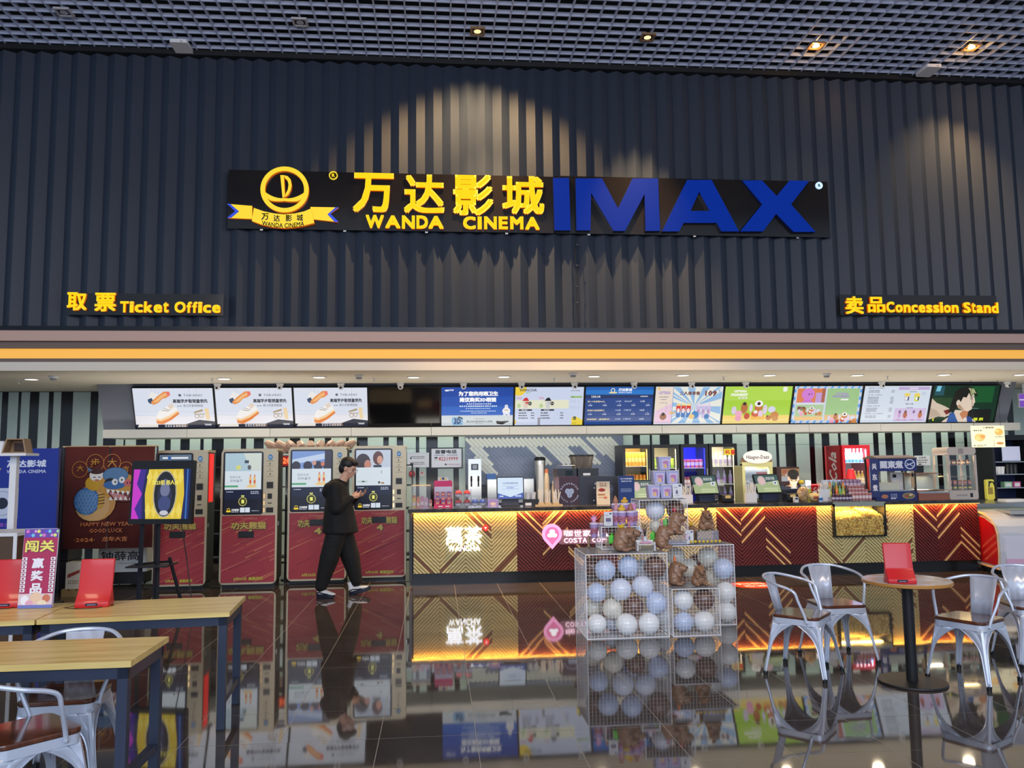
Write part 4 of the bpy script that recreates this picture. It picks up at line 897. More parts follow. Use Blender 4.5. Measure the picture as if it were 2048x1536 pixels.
for k, (px, pt, lb) in enumerate([(1094,938,'tall beige thermos with orange cap beside the urn'),(1109,962,'short beige bottle right of the tall thermos')]):
    y = 13.4; t = T('thermos', lb, 'bottle', (P(px,1000,Y=y).x, y, .92)); hh = zpx(pt,px,y)-.92; MB().lathe([(.045,0),(.045,hh*.75),(.03,hh*.88),(.03,hh*.9)], n=14).build('body', M('beige_plastic',(220,196,164),.4), t, True); MB().lathe([(.032,hh*.9),(.032,hh)], n=14).build('cap', M('orange_cap',(214,120,80),.4) if not k else WHT, t, True)
t = T('prep_shelf', 'black shelf unit holding bottles behind the straws', 'shelf', (P(1100,1000,Y=13.4).x, 13.4, 0)); MB().box(-.35,.35,-.15,.2,.0,.92).build('cabinet', BLK, t)
y = 12.05; a, b = P(1119,1000,Y=y).x, P(1238,1000,Y=y).x; zt_ = zpx(953,1180,y)
t = T('coffee_cabinet', 'dark panel cabinet with round white coffee emblem standing on the counter', 'coffee cabinet', ((a+b)/2, y, 0)); hw_ = (b-a)/2
MB().box(-hw_,-hw_+hw_*.66,0,.5,.0,zt_).build('maroon_panel', M('maroon_panel', (74,36,52), .4), t); MB().box(-hw_+hw_*.66+.002,hw_,0,.5,.0,zt_).build('grey_panel', M('slate_panel', (52,54,66), .4), t)
g = G(100,100,.36,.36)
for i in range(9):
    tt = math.radians(155-i*16.2); ch = '咖世家咖啡·饮品'[min(i,7)]; g.text(ch, 50+38*math.cos(tt)-4, 50-38*math.sin(tt)-4, 7.5, 7.5, (206,206,226), .02)
for i, ch in enumerate('COSTA COFFEE'):
    tt = math.radians(205+i*12.2)
    if ch != ' ': g.text(ch, 50+38*math.cos(tt)-3, 50-38*math.sin(tt)-3.5, 5.5, 7, (206,206,226), .03)
g.ell(42,44,11,12,(196,206,232)); g.ell(58,44,11,12,(196,206,232)); g.ell(50,58,11,13,(196,206,232)); g.line((40,38),(44,50),1.2,(80,70,110)); g.line((60,38),(56,50),1.2,(80,70,110)); g.line((50,50),(50,66),1.2,(80,70,110)); g.k += 1
g.build('emblem', t, loc=(-hw_+hw_*.34,-.001,zt_-.42))
g = G(40,40,.36,.5)
for u, v in ((8,4),(6,9),(12,6),(10,15),(5,24),(14,28),(10,34),(16,16)): g.ell(u,v,1.4,1,(190,190,206))
for k in range(6): g.ring(30+k%3*2, 9+k//3*3, 5, 3, .4, (130,140,170)); 
g.line((36,30),(34,10),.5,(140,150,180)); g.line((30,34),(38,16),.5,(140,150,180)); g.build('chalk_drawing', t, loc=(hw_*.45,-.001,zt_-.56))
t2 = T('coffee_machine', 'black espresso machine with twin bean hoppers above the coffee cabinet', 'coffee machine', (P(1157,1000,Y=12.6).x, 12.6, .0)); a = wpx(1115,1198,12.6)/2; z0 = zt_-.2; z1 = zpx(937,1150,12.6)
MB().box(-a,-.02,0,.45,0,z1).build('body', M('machine_black',(30,32,38),.35), t2); MB().box(.0,a,0,.45,0,z1).build('body', M('machine_black',(30,32,38),.35), t2)
MB().box(-a*.6,-a*.25,-.004,0,z1-.13,z1-.03).build('window', M('machine_window',(16,26,36),.1), t2); MB().box(a*.25,a*.6,-.003,0,z1-.11,z1-.075).build('name_plate', WHT, t2)
hop = MB()
for s in (.28,.62): hop.lathe([(.10,0),(.14,.19)], (a*s-.05,.2,z1), 20)
hop.build('bean_hopper', glassm('smoke_glass',(150,140,130),opac=.45), t2, True); lid = MB()
for s in (.28,.62): lid.lathe([(.142,.19),(.142,.215),(.13,.22)], (a*s-.05,.2,z1), 20)
lid.build('hopper_lid', BLK, t2, True)
rl = MB(); rl.tube([(-a,.02,z1),(-a,.02,z1+.05),(-.04,.02,z1+.05),(-.04,.02,z1)],.005,6); rl.build('cup_rail', STEEL, t2, True)
# 8 boards and notices
def poster1(g, W, H): g.text('新品小食',24,8,52,14,(186,110,60),.03); g.text('超值优惠',24,26,52,10,(150,70,50),.03); g.ell(40,62,26,12,(150,40,36)); g.ell(36,52,8,6,(206,70,60)); g.rect(10,90,56,12,(196,140,90)); g.dash(14,94,44,4,8,(110,60,40)); g.ell(76,74,9,9,(230,220,190)); g.rect(14,112,40,6,(206,160,120)); g.ell(66,118,14,9,(216,120,90))
holder('snack_board','cream snack advert board on the counter in front of the grey panel',1207,11.70,.20,.34,(228,214,186),poster1,cat='board')
def poster2(g, W, H): g.rect(0,0,100,H,(24,60,130)); g.text('员工用餐通知',12,14,76,10,(220,228,245),.03); g.text('请勿打扰',16,30,68,9,(220,228,245),.03); g.dash(14,H*.45,70,3,10,(170,190,225),4); g.rect(0,H-8,100,8,(220,226,240))
holder('blue_notice','blue upright notice in a clear holder right of the grey panel',1254,11.78,.24,.42,(24,60,130),poster2,cat='notice',z=ZT)
t = T('sticky_note', 'yellow sticky note at the left edge of the first fridge', 'note', P(1239,902,Y=YT-.012)); MB().box(-.04,.04,0,.003,-.06,.06).build('paper', M('yellow_paper',(236,220,90),.6), t); MB().box(-.012,.012,-.001,.0,.03,.045).build('tape', WHT, t)
straws(1374,11.70,'tall white tub of straws left of the till nearest the open fridge',.16,.13,22,.22)
straws(1502,11.66,'white tub of straws left of the till in front of the cashier',.16,.14,22,.24)
straws(1651,11.64,'white tub of straws right of the snack bags',.17,.18,26,.25)
# ================================================================ TICKET KIOSKS
def kiosk(x0, x1, Y, H, label, kind, slot, red=False, rz=0):
    W = x1-x0; t = T('ticket_kiosk', label, 'kiosk', ((x0+x1)/2, Y, 0), rz=rz); hw_ = W/2; D = .42
    MB().cbox(-hw_+.01,hw_-.01,.03,D,.07,H-.01,.05).build('body', M('kiosk_body', (44,38,34), .35, .3), t, True)
    MB().box(-hw_+.03,hw_-.03,.06,D-.03,0,.07).build('plinth', BLK, t)
    MB().cbox(-hw_,hw_,0,.03,.05,H,.07,n=5).build('front_frame', CREAM, t, True)
    MB().cbox(-hw_+.012,hw_-.005,.031,D-.02,H-.03,H+.004,.012,ax='x').build('top_cover', CREAM, t)
    sx0, sx1 = -hw_+.03, hw_-.20; sz0, sz1 = H*.525, H-.035
    MB().cbox(sx0,sx1,-.006,0,sz0,sz1,.03).build('screen_bezel', M('kiosk_bezel',(38,32,36),.2), t)
    # display: three stacked zones
    W_, H_ = 60, 100; g = G(W_,H_,sx1-sx0-.05,sz1-sz0-.045)
    if kind == 0: g.rect(0,0,60,30,(170,196,210)); g.poly([(30,0),(60,0),(60,30),(44,30)],(206,214,206)); g.rect(32,12,7,5,(60,70,90)); g.ell(22,24,4,4,(210,214,120)); g.ell(40,24,3,4,(90,90,90))
    elif kind == 1: g.rect(0,0,60,30,(120,150,206)); g.poly([(0,14),(60,2),(60,12),(0,22)],(190,206,232)); [g.ell(u,25,7,8,(50,44,60)) for u in (6,24,40,54)]; g.ell(34,20,3,4,(206,150,130)); g.ell(47,22,3,4,(200,120,100)); g.rect(50,0,10,30,(50,40,60)); 
    elif kind == 2: g.rect(0,0,60,30,(190,200,216)); g.ell(12,22,13,16,(56,44,50)); g.ell(20,25,6,8,(190,130,110)); g.ell(38,14,9,12,(90,54,50)); g.ell(41,17,5,7,(206,150,126)); g.rect(30,26,14,4,(50,50,70))
    else: g.rect(0,0,60,30,(90,110,130)); g.rect(6,4,48,3,(226,230,236)); g.rect(16,3,6,5,(40,90,170))
    g.rect(0,30,60,31,(214,224,232)); g.text('轻装出发' if kind < 2 else '',8,38,18,4,(120,130,150)) if kind < 2 else None
    if kind < 2: g.text('配鲜爽茶',9,44,20,4.4,(120,130,150)); g.rect(0,54,22,3,(80,160,110)); [ (g.rect(u,40,4,14,(230,190,130)), g.rect(u+1,36,2,4,(214,120,80)), g.ell(u+2,48,1.6,3,(206,90,70))) for u in (40,47)]; g.ell(44,56,9,2,(236,200,130))
    else: g.ell(40,56,2,2,(90,40,40)); g.ell(46,57,3,1.6,(170,130,80)); g.ell(44,38,1,3,(160,170,190)); g.rect(2,53,18,2.4,(190,200,206)); g.rect(10,53,5,2.4,(60,110,80))
    g.rect(0,61,60,39,(20,24,40)); g.rect(0,61,60,16,(26,32,58)); g.dash(3,64,12,1.4,4,(190,200,220)); g.dash(43,64,14,1.4,4,(190,200,220),2)
    g.ring(30,81,7,7.4,1,(214,206,110)); g.ell(30,81,5.4,5.6,(60,64,20)); g.rect(28,78,4.4,6,(236,236,120)); g.text('取票',27.4,70.5,5,2.6,(236,236,130),.04)
    g.ring(7,94,2.6,2.4,.8,(246,210,40)); g.poly([(3,96),(11,96),(10,98.4),(4,98.4)],(246,210,40)); g.text('万达影城',12,93,12,3.4,(236,236,240),.04); g.dash(12,97.4,12,1.2,4,(220,220,230)); g.rect(26,91,7.6,8,(214,224,236)); g.rect(34.4,91,7.6,8,(214,224,236)); g.dash(45,96,12,1,6,(190,196,206))
    g.build('display', t, SCREEN, loc=((sx0+sx1)/2,-.0065,sz0+.022))
    # right column
    cx = hw_-.105; pn = MB(); G1 = G(20,30,.15,.36)
    G1.ell(10,4,4.4,3.2,(50,130,190)); G1.line((7,3.4),(13,3),.7,(220,235,245)); G1.line((7,5),(13,4.6),.7,(220,235,245)); G1.dash(4,8,12,.8,6,(120,110,90))
    for k, v in enumerate((12,18,24)): G1.text('123'[k],8.6,v-1.5,1.6+.6*k%2,2.4,(70,66,60),.02); G1.dash(4,v+2,12,.7,6,(140,130,110))
    G1.build('instructions', t, loc=(cx,-.001,H-.43))
    zz = [H*.735,H*.655,H*.605,H*.555]
    for k, (z_, w_, h_) in enumerate(((zz[0],.085,.085),(zz[1],.06,.075),(zz[2],.06,.012),(zz[3],.10,.07))):
        f = MB().cbox(cx-w_/2,cx+w_/2,-.004,0,z_-h_/2,z_+h_/2,.006).build(['camera_window','ticket_scanner','card_slot','ticket_tray'][k], M('kiosk_port',(50,44,40),.25,.3), t)
        if k == 0: MB().cbox(cx-w_/2-.008,cx+w_/2+.008,-.002,0,z_-h_/2-.008,z_+h_/2+.008,.01).build('port_rim', M('kiosk_rim',(150,140,124),.3,.5), t)
    lt = M('indicator_glow',(255,226,170),.4,emit=(255,220,150),es=1.6)
    if kind != 3 or True:
        for z_ in zz[1:]: MB().cbox(hw_-.192,hw_-.176,-.005,0,z_-.03,z_+.03,.006).build('indicator_lamp', lt if kind in (2,3) else M('indicator_dim',(230,190,140),.4,emit=(230,180,110),es=.7), t)
    # lower film poster without its figures
    pw_, ph = W-.05, H*.525-.09; U, V = 100, 100*ph/pw_
    g = G(U,V,pw_,ph,(168,52,62)); rr = random.Random(kind*5+2)
    for k in range(46):
        u, v = rr.uniform(-40,100), rr.uniform(0,V+10); L = rr.uniform(20,80); c = rr.choice([(196,84,80),(136,36,50),(214,130,100),(220,150,100),(186,66,70),(206,104,90)])
        x1_, y1_ = u+L, v-L*.42; tk = rr.uniform(.6,2.4)
        q = clip(clip(clip(clip([(u,v),(x1_,y1_),(x1_+.1,y1_+tk*.3),(u,v+tk)],0,0,-1),0,U,1),1,0,-1),1,V,1) if u < U else []
        if len(q) > 2: g.poly(q, c)
    g.text('梦工场动画荣誉出品',36,4,30,3.4,(214,140,120),.01)
    if slot == 'low': g.text('功夫熊猫',18,13,66,14,(60,56,36),.05); g.text('功夫熊猫',17,12,66,14,(196,172,84),.035)
    else: g.text('功夫',16,13,22,14,(60,56,36),.05); g.text('功夫',15,12,22,14,(196,172,84),.035); g.text('熊猫',63,13,24,14,(60,56,36),.05); g.text('熊猫',62,12,24,14,(196,172,84),.035)
    g.text('4',46,28,13,12,(60,56,36),.06); g.text('4',45,27,13,12,(206,184,96),.04)
    g.text('3月22日',24,V-10,24,5.4,(206,196,80),.03); g.text('高能回归',52,V-10.5,26,6.4,(206,200,70),.03)
    g.build('poster_panel', t, loc=(-.0,-.0008,.075))
    zs = .075+ph*(1-(36/V if slot == 'low' else 18/V)); xs_ = -.03 if slot == 'low' else 0
    MB().box(xs_-.105,xs_+.105,-.008,0,zs-.045,zs+.045).build('ticket_outlet', BLK, t)
    MB().box(xs_-.085,xs_+.085,-.010,-.008,zs-.03,zs-.022).build('outlet_lip', M('kiosk_port',(50,44,40),.25), t)
    MB().cbox(hw_-.012,hw_-.002,.1,.3,H*.62,H-.05,.01,ax='x').build('side_trim', M('red_side_glow',(230,30,24),.3,emit=(235,24,20),es=.9) if red else M('kiosk_side',(60,54,48),.4), t)
    MB().box(hw_-.012,hw_+.012,.06,.09,H*.44,H*.47).build('door_lock', STEEL, t)
    return t
KY = [11.60,11.62,11.82,11.98]
for i, (a, b, pt, lab, sl_, rd) in enumerate([(303,410,897,'ticket kiosk with red lit side behind the screen on a stand','low',True),(437,552,894,'ticket kiosk left of the red LED sign with a pale screen','low',False),(573,692,890,'ticket kiosk partly hidden by the walking man in black','mid',False),(703,812,888,'rightmost ticket kiosk beside the counter end','mid',False)]):
    y = KY[i]; x0, x1 = P(a,1170,Y=y).x, P(b,1170,Y=y).x
    kiosk(x0, x1, y, P((a+b)/2, pt+4, Y=y).z, lab, [3,0,1,2][i], sl_, rd)
y = 12.3; p0 = P(567,932,Y=y); p1 = P(579,912,Y=y)
t = T('led_sign', 'small red glowing number sign between two kiosks', 'sign', ((p0.x+p1.x)/2, y, 0)); g = G(30,24,.17,.15,(120,14,16)); g.text('20',4,4,22,15,(255,110,60),.05); MB().box(-.09,.09,.001,.04,p0.z-.01,p1.z+.01).build('case', BLK, t); g.build('digits', t, GLOW, loc=(0,0,p0.z)); MB().tube([(0,.02,0),(0,.02,p0.z-.01)],.015,8).build('post', DARK, t); MB().lathe([(.06,0),(.06,.015)],n=16).build('foot', DARK, t)
# dark slatted rack seen between the kiosks
for i, (a, b, lab) in enumerate([(412,436,'dark steel rack with small goods between the two left kiosks'),(556,572,'dark steel rack behind the gap of the middle kiosks'),(812,822,'narrow dark rack between last kiosk and counter')]):
    y = 12.5; x0, x1 = P(a,1100,Y=y).x, P(b,1100,Y=y).x; t = T('goods_rack', lab, 'rack', ((x0+x1)/2, y, 0)); hw_ = (x1-x0)/2+.02
    for s in (-1,1): MB().box(s*hw_-.012,s*hw_+.012,0,.02,0,1.7).build('post', DARK, t)
    for z_ in (.3,.65,1.0,1.35,1.66): MB().box(-hw_,hw_,0,.3,z_,z_+.02).build('shelf', DARK, t)
t = T('shell_ornament', 'fluted pinkish shell lamp shade high behind the kiosks', 'ornament', (P(622,888,Y=14.3).x, 14.3, 0)); z_ = P(622,888,Y=14.3).z; m = MB()
for k in range(9): a = (k-4)*.19; m.tube([(a*.55,0,z_-.12),(a*.9,-.06,z_-.02),(a*1.0,-.03,z_+.04)],[.05,.075,.05],8)
m.build('fluted_shade', M('shell_pink',(190,150,130),.5), t, True); MB().box(-.7,.7,.0,.03,z_-.16,z_-.11).build('shade_rail', DARK, t); MB().box(-.02,.02,0,.03,0,z_-.12).build('post', DARK, t)
# wall notices
def notice(name, label, q, Y, W, H, bg, pics, frame=None, cat='notice'):
    x, z, w_, h_ = R4(*q, Y); t = T(name, label, cat, (x+w_/2, Y, z)); g = G(W,H,w_,h_,bg); pics(g); g.build('print', t)
    e = .02 if frame else 0; MB().box(-w_/2-e,w_/2+e,.001,.015,-e,h_+e).build('frame' if frame else 'board', frame or WHT, t); return t
def n1(g): g.text('监督电话',12,4,72,13,(40,40,50),.035); g.dash(10,21,34,3,8,(110,110,120)); g.dash(52,21,36,3,8,(110,110,120)); g.text('82219999',24,28,64,13,(176,40,40),.015); g.ell(15,31,6,3,(60,60,66)); g.dash(9,37,12,2,3,(150,110,110)); g.ell(47,54,3.4,3,(60,40,40)); g.dash(52,53,42,2,14,(170,90,90))
notice('phone_notice','white framed notice with large red telephone number on the striped wall',(863,897,923,935),YB-.03,100,64,(214,214,224),n1,BLK)
def n2(g): 
    for v in (18,46): g.dash(14,v,66,4,14,(90,90,96)); g.ell(16,v+9,4,5,(40,40,44)); g.dash(26,v+8,54,4,16,(110,110,116))
notice('small_notice','plain white notice with two small print blocks left of the telephone notice',(815,905,858,935),YB-.03,100,72,(206,206,214),n2)
t = T('fire_alarm','round red fire alarm under the small white notice','fire alarm',P(824,948,Y=YB)); MB().prism([(.055*math.cos(2*PI*i/20),.065*math.sin(2*PI*i/20)) for i in range(20)],'y',-.03,0).build('housing',M('alarm_red',(150,20,24),.3),t,True); MB().ell((0,-.035,.01),(.02,.015,.02),10,6).build('lamp',M('alarm_lamp',(240,70,60),.2,emit=(240,60,50),es=.7),t,True)
def n3(g): g.rect(30,8,40,26,(190,60,50)); g.dash(14,44,72,5,7,(170,90,80),2)
notice('red_notice','tiny white and red sticker right of the fire alarm',(839,943,849,952),YB-.01,100,90,(216,206,200),n3,cat='sticker')
def n4(g): g.text('公告栏',26,8,48,16,(40,40,40),.02); g.dash(14,32,72,7,6,(50,50,50)); g.dash(20,48,56,7,4,(60,60,60)); g.rect(22,62,20,8,(40,40,40))
notice('price_sheet','white price sheet on the striped wall left of the tall warmer',(1830,911,1860,931),YB-.02,100,75,(226,226,226),n4,cat='notice')
# ================================================================ FRIDGES
def bottle(mb, x, y, z, r, h, mi=0): return mb.lathe([(r,0),(r,h*.62),(r*.4,h*.82),(r*.4,h)], (x,y,z), 8, mi)
BOT = {}
def botmat(c): return M('drink_%d_%d_%d' % c, c, .25)
def put(kind, loc, c, r, h, label, group, c2=None, n=10):
    k = (kind, c, r, h, c2)
    if k not in BOT:
        mb = MB(); mats = [botmat(c), botmat(c2) if c2 else WHT]
        if kind == 'can': mb.lathe([(r*.85,0),(r,.01),(r,h-.012),(r*.8,h)], n=n); mb.lathe([(r*1.01,h*.3),(r*1.01,h*.6)], n=n, mi=1, cap=False)
        elif kind == 'bottle': mb.lathe([(r,0),(r,h*.6),(r*.42,h*.82),(r*.42,h*.93)], n=n); mb.lathe([(r*1.02,h*.2),(r*1.02,h*.5)], n=n, mi=1, cap=False); mb.lathe([(r*.48,h*.92),(r*.48,h)], n=n, mi=1)
        elif kind == 'cup': mb.lathe([(r*.8,0),(r,h*.85),(r*1.06,h*.86),(r*.9,h)], n=n); mb.lathe([(r*.9,h*.25),(r*.97,h*.65)], n=n, mi=1, cap=False)
        me = mb.mesh(kind, mats); smooth_mesh(me); BOT[k] = me
    o = bpy.data.objects.new({'can':'drink_can','bottle':'drink_bottle','cup':'drink_cup'}[kind], BOT[k]); COL.objects.link(o); o.location = loc
    return tag(o, label, kind, group)
def fridge(px0, px1, pyt, y, label, glow, rows, inner, bottomz=.0, frame=BLK, gl=None, energy=7, where='', sidem=None, D=.6, open_=False):
    x0, x1 = P(px0,1000,Y=y).x, P(px1,1000,Y=y).x; W = x1-x0; H = P((px0+px1)/2,pyt,Y=y).z
    t = T('drink_fridge', label, 'fridge', ((x0+x1)/2, y, 0)); hw_ = W/2; e = .035
    m = MB(); m.box(-hw_,-hw_+e,.02,D,.0,H); m.box(hw_-e,hw_,.02,D,.0,H); m.box(-hw_+e,hw_-e,.02,D,H-.04,H); m.box(-hw_+e,hw_-e,D-.03,D,.0,H-.04); m.box(-hw_+e,hw_-e,.02,D-.03,0,.9)
    m.build('cabinet', sidem or frame, t)
    MB().box(-hw_+e,hw_-e,D-.04,D-.031,.9,H-.04).build('liner', M('liner_%d_%d_%d' % inner, inner, .5), t)
    if not open_:
        f = MB(); f.box(-hw_,-hw_+.05,-.02,.018,.5,H-.0); f.box(hw_-.05,hw_,-.02,.018,.5,H); f.box(-hw_+.05,hw_-.05,-.02,.018,H-.06,H); f.build('door_frame', frame, t); MB().box(-hw_+.05,hw_-.05,0,.005,.9,H-.06).build('door_glass', GLS, t)
        MB().box(hw_-.04,hw_-.025,-.04,-.02,1.15,1.55).build('handle', M('fridge_handle',(150,150,155),.3,.8), t)
    zs = []
    for k, (z, items) in enumerate(rows):
        MB().box(-hw_+e,hw_-e,.06,D-.05,z-.012,z).build('shelf', WHT, t)
        for (kind, c, c2, r, h, n_) in [items]:
            for i in range(n_):
                fx_ = -hw_+e+.02+r+(W-2*e-.04-2*r)*i/max(1,n_-1)
                put(kind, ((x0+x1)/2+fx_, y+.12, z+.001), c, r, h, '%s %s, %s from the left on the %s shelf of the %s' % (NM(c), {'can':'can','bottle':'bottle','cup':'tub'}[kind], ORD[i], ['upper','middle','lower'][min(k,2)], where), '%ss on the %s shelf, %s' % (kind, ['upper','middle','lower'][min(k,2)], where), c2)
    light('AREA', ((x0+x1)/2, y+.1, H-.06), energy, glow, W*.7, .1, ((x0+x1)/2, y+.3, 1.2), name='fridge_lamp')
    MB().box(-hw_+e+.01,-hw_+e+.02,.03,.045,.95,H-.08).build('light_strip', M('strip_%d_%d_%d' % glow, glow, .4, emit=glow, es=1.6), t); MB().box(hw_-e-.02,hw_-e-.01,.03,.045,.95,H-.08).build('light_strip', MATS['strip_%d_%d_%d' % glow], t)
    return t
def NM(c):
    r,g,b = c
    return {(226,180,60):'gold',(226,140,50):'orange',(150,190,60):'green',(230,110,100):'coral',(230,230,235):'white',(190,190,200):'silver',(150,150,190):'clear',(200,100,100):'pink',(90,170,220):'light blue',(230,190,70):'yellow',(210,120,110):'salmon'}.get(c,'coloured')
FY = 13.75
fridge(1247,1303,890,FY,'leftmost black fridge, warm lit, full of gold cans',(255,226,140),[(1.60,('can',(226,180,60),(240,220,150),.03,.24,6)),(1.28,('can',(226,140,50),(240,200,90),.03,.17,6))],(196,170,110),where='leftmost black fridge',energy=9)
fridge(1305,1361,889,FY,'second black fridge with a half empty upper part',(255,240,190),[(1.56,('can',(150,190,60),(190,210,90),.033,.17,5)),(1.28,('can',(230,230,235),(190,190,200),.03,.15,5))],(150,140,120),where='second black fridge',energy=7)
fridge(1364,1419,888,FY,'third black fridge glowing deep blue inside',(60,70,255),[(1.56,('cup',(230,110,100),(240,220,220),.038,.15,5)),(1.26,('cup',(210,120,110),(240,210,190),.04,.14,5))],(30,30,190),where='blue lit black fridge',energy=16)
fridge(1421,1477,887,FY,'fourth black fridge with bright light strip and clear bottles',(255,244,210),[(1.58,('bottle',(190,190,200),(170,160,200),.03,.25,5)),(1.27,('bottle',(150,150,190),(160,120,200),.033,.24,4)),(1.0,('bottle',(150,150,190),(130,110,200),.033,.22,4))],(206,196,176),where='fourth black fridge',energy=9)
t = T('yellow_sticker','yellow and red price stickers on the fourth black fridge door','sticker',P(1459,910,Y=FY-.03)); g = G(20,12,.19,.11,(226,214,40)); g.text('¥5',2,2,9,8,(190,40,30),.03); g.rect(13,2,7,9,(206,60,40)); g.build('print',t); MB().box(-.095,.095,.0005,.004,0,.11).build('card', WHT, t); g2=0
# red fridge
fx = fridge(1688,1744,890,13.55,'red drink fridge with white script logo on its side',(240,246,255),[(1.62,('bottle',(90,170,220),(230,240,250),.03,.24,6)),(1.27,('bottle',(230,190,70),(250,230,150),.033,.20,6)),(1.0,('bottle',(230,190,70),(250,230,150),.033,.20,6))],(226,230,236),where='red fridge',frame=M('coke_red',(196,14,30),.3,coat=.3),energy=14,D=.62)
hx = fx.location.x; xl = P(1657,1000,Y=13.95).x; H_ = P(1716,890,Y=13.55).z
wing = MB().prism([(xl-hx,.40),(P(1686,1000,Y=13.55).x-hx-.01,-.0),(P(1686,1000,Y=13.55).x-hx,.05),(xl-hx+.02,.44)],'z',0.0,H_-.01).build('side_panel', M('coke_dark',(150,20,32),.35), fx)
sd = math.atan2(-.40, (P(1686,1000,Y=13.55).x-.01)-xl); Lw = math.hypot(.40,(P(1686,1000,Y=13.55).x-.01)-xl)
g = G(30,120,Lw,1.35); g.text('Coca-Cola',5,4,17,112,(226,224,226),.02,shear=.35,rot=True); lo = g.build('script_logo', fx, loc=((xl-hx+P(1686,1000,Y=13.55).x-hx-.01)/2-.003, .198, H_-1.42)); lo.rotation_euler = (0,0,sd)
t = T('red_cone','red plastic cone in front of the red fridge','cone',(P(1702,960,Y=12.9).x,12.9,0)); zz = P(1702,958,Y=12.9).z; MB().lathe([(.085,zz),(.05,zz+.16),(.03,zz+.17)],n=16).build('cone',RED,t,True); MB().box(-.09,.09,-.09,.09,0,zz).build('stand',DARK,t)
# ice cream cabinet with round logo
y = 13.3; x0, x1 = P(1487,1000,Y=y).x, P(1548,1000,Y=y).x; W = x1-x0; H1 = P(1517,931,Y=y).z; H2 = P(1517,899,Y=y).z
t = T('ice_cream_cabinet','gold ice cream display cabinet with oval white name board on top','cabinet',((x0+x1)/2,y,0)); hw_ = W/2; gold = M('pale_gold',(206,200,140),.35,.3)
m = MB(); m.box(-hw_,-hw_+.05,0,.4,0,H1); m.box(hw_-.05,hw_,0,.4,0,H1); m.box(-hw_+.05,hw_-.05,.36,.4,0,H1); m.box(-hw_+.05,hw_-.05,0,.4,H1-.02,H1+.0); m.box(-hw_+.05,hw_-.05,0,.36,0,1.0); m.build('cabinet', gold, t)
m = MB(); pts = [(-hw_,H1)]+[(hw_*math.cos(a)*1.0, H1+.03+.20*math.sin(a)) for a in [PI-PI*k/14 for k in range(15)]]+[(hw_,H1)]; m.prism(pts,'y',.0,.10); m.build('arched_head', M('head_brown',(120,84,60),.4), t); MB().box(-hw_,hw_,-.01,.1,H1-.0,H1+.06).build('head_band', gold, t)
el = [(hw_*.95*math.cos(2*PI*k/28), H2-.125+.115*math.sin(2*PI*k/28)) for k in range(28)]; MB().prism(el,'y',-.03,-.011).build('name_board', M('board_white',(222,224,222),.3), t)
g = G(100,30,hw_*1.7,.15); g.text('Häagen-Dazs',6,8,88,17,(60,30,36),.012); g.build('name_print', t, loc=(0,-.0305,H2-.205))
g = G(60,50,W-.1,.5,(206,220,232)); g.rect(0,0,60,5,(236,240,244)); [g.rect(u,v,7,8,(170,190,206)) for u in (4,12,20) for v in (8,18,28)]; g.rect(32,8,26,20,(90,140,190)); g.rect(32,5,26,4,(190,60,60)); g.rect(34,24,22,2,(230,240,250)); g.build('tub_display', t, SCREEN if False else BACKLIT, loc=(0,.1,H1-.56)); MB().box(-hw_+.05,hw_-.05,.01,.015,1.0,H1-.02).build('glass_door', GLS, t)
light('AREA', ((x0+x1)/2, y+.06, H1-.04), 4, (230,240,255), W*.7, .05, ((x0+x1)/2, y+.3, 1.2), name='cabinet_lamp')
# drink dispenser with orange panel
y = 13.7; x0, x1 = P(1556,1000,Y=y).x, P(1601,1000,Y=y).x; t = T('soda_machine','dark soda machine with lit orange panel behind the cashier','drink machine',((x0+x1)/2,y,0)); hw_ = (x1-x0)/2; H = P(1578,934,Y=y).z
MB().box(-hw_,hw_,0,.5,0,H).build('body', M('dark_red_case',(60,24,24),.35), t); g = G(40,20,hw_*1.6,.22,(196,140,90)); g.rect(0,12,40,8,(200,206,214)); g.text('爽冰纷饮',8,4,26,8,(240,200,180),.03); g.ell(8,5,5,3,(206,100,70)); g.build('lit_panel', t, DIM, loc=(.04,-.001,H-.25))
for k in range(3): MB().box(-.14+.15*k,-.03+.15*k,-.06,0,H-.52,H-.38).build('nozzle_block', M('nozzle_red',(200,40,44),.35), t)
t = T('sauce_bottle','clear bottle with yellow pump right of the soda machine','bottle',(P(1604,1000,Y=13.5).x,13.5,0)); zz = P(1604,1000,Y=13.5).z; MB().box(-.08,.08,-.06,.06,0,zz-.1).build('shelf',WHT,t); MB().lathe([(.04,zz-.1),(.04,zz+.2),(.015,zz+.25),(.015,zz+.28)],n=14).build('bottle',M('white_milk',(220,220,210),.3),t,True); MB().ell((0,0,zz+.31),(.05,.04,.04),12,8).build('pump',M('yellow_pump',(230,200,60),.4),t,True)
# cashier counter clutter
def bag(px, py, label, c1, c2, rx, rz_, y=11.62):
    t = T('snack_bag', label, 'snack bag', on(px, y)); m = MB(); rr = random.Random(px)
    m.ell((0,0,rz_),(rx,.07,rz_*1.02),16,12); m.v = [(a*(1+rr.uniform(-.06,.06)), b, c) for a,b,c in m.v]
    m.build('bag', M('bag_%d'%px, c1, .3, noise=(26,c2)), t, True); mm_ = MB(); mm_.prism([(-.02,rz_*1.9),(.02,rz_*1.9),(.045,rz_*2.35),(-.03,rz_*2.3)],'y',-.01,.01); mm_.build('twisted_neck', M('bag_neck',(220,216,208),.3), t); return t
bag(1607,0,'clear bag of brown snack balls on the counter beside the cashier',(150,110,70),(214,180,130),.088,.112)
t = bag(1630,0,'round yellow bread bag right of the brown snack bag',(236,196,90),(226,206,170),.085,.065); MB().box(-.05,.05,-.075,-.068,.04,.08).build('label', M('brown_label',(170,80,50),.5), t)
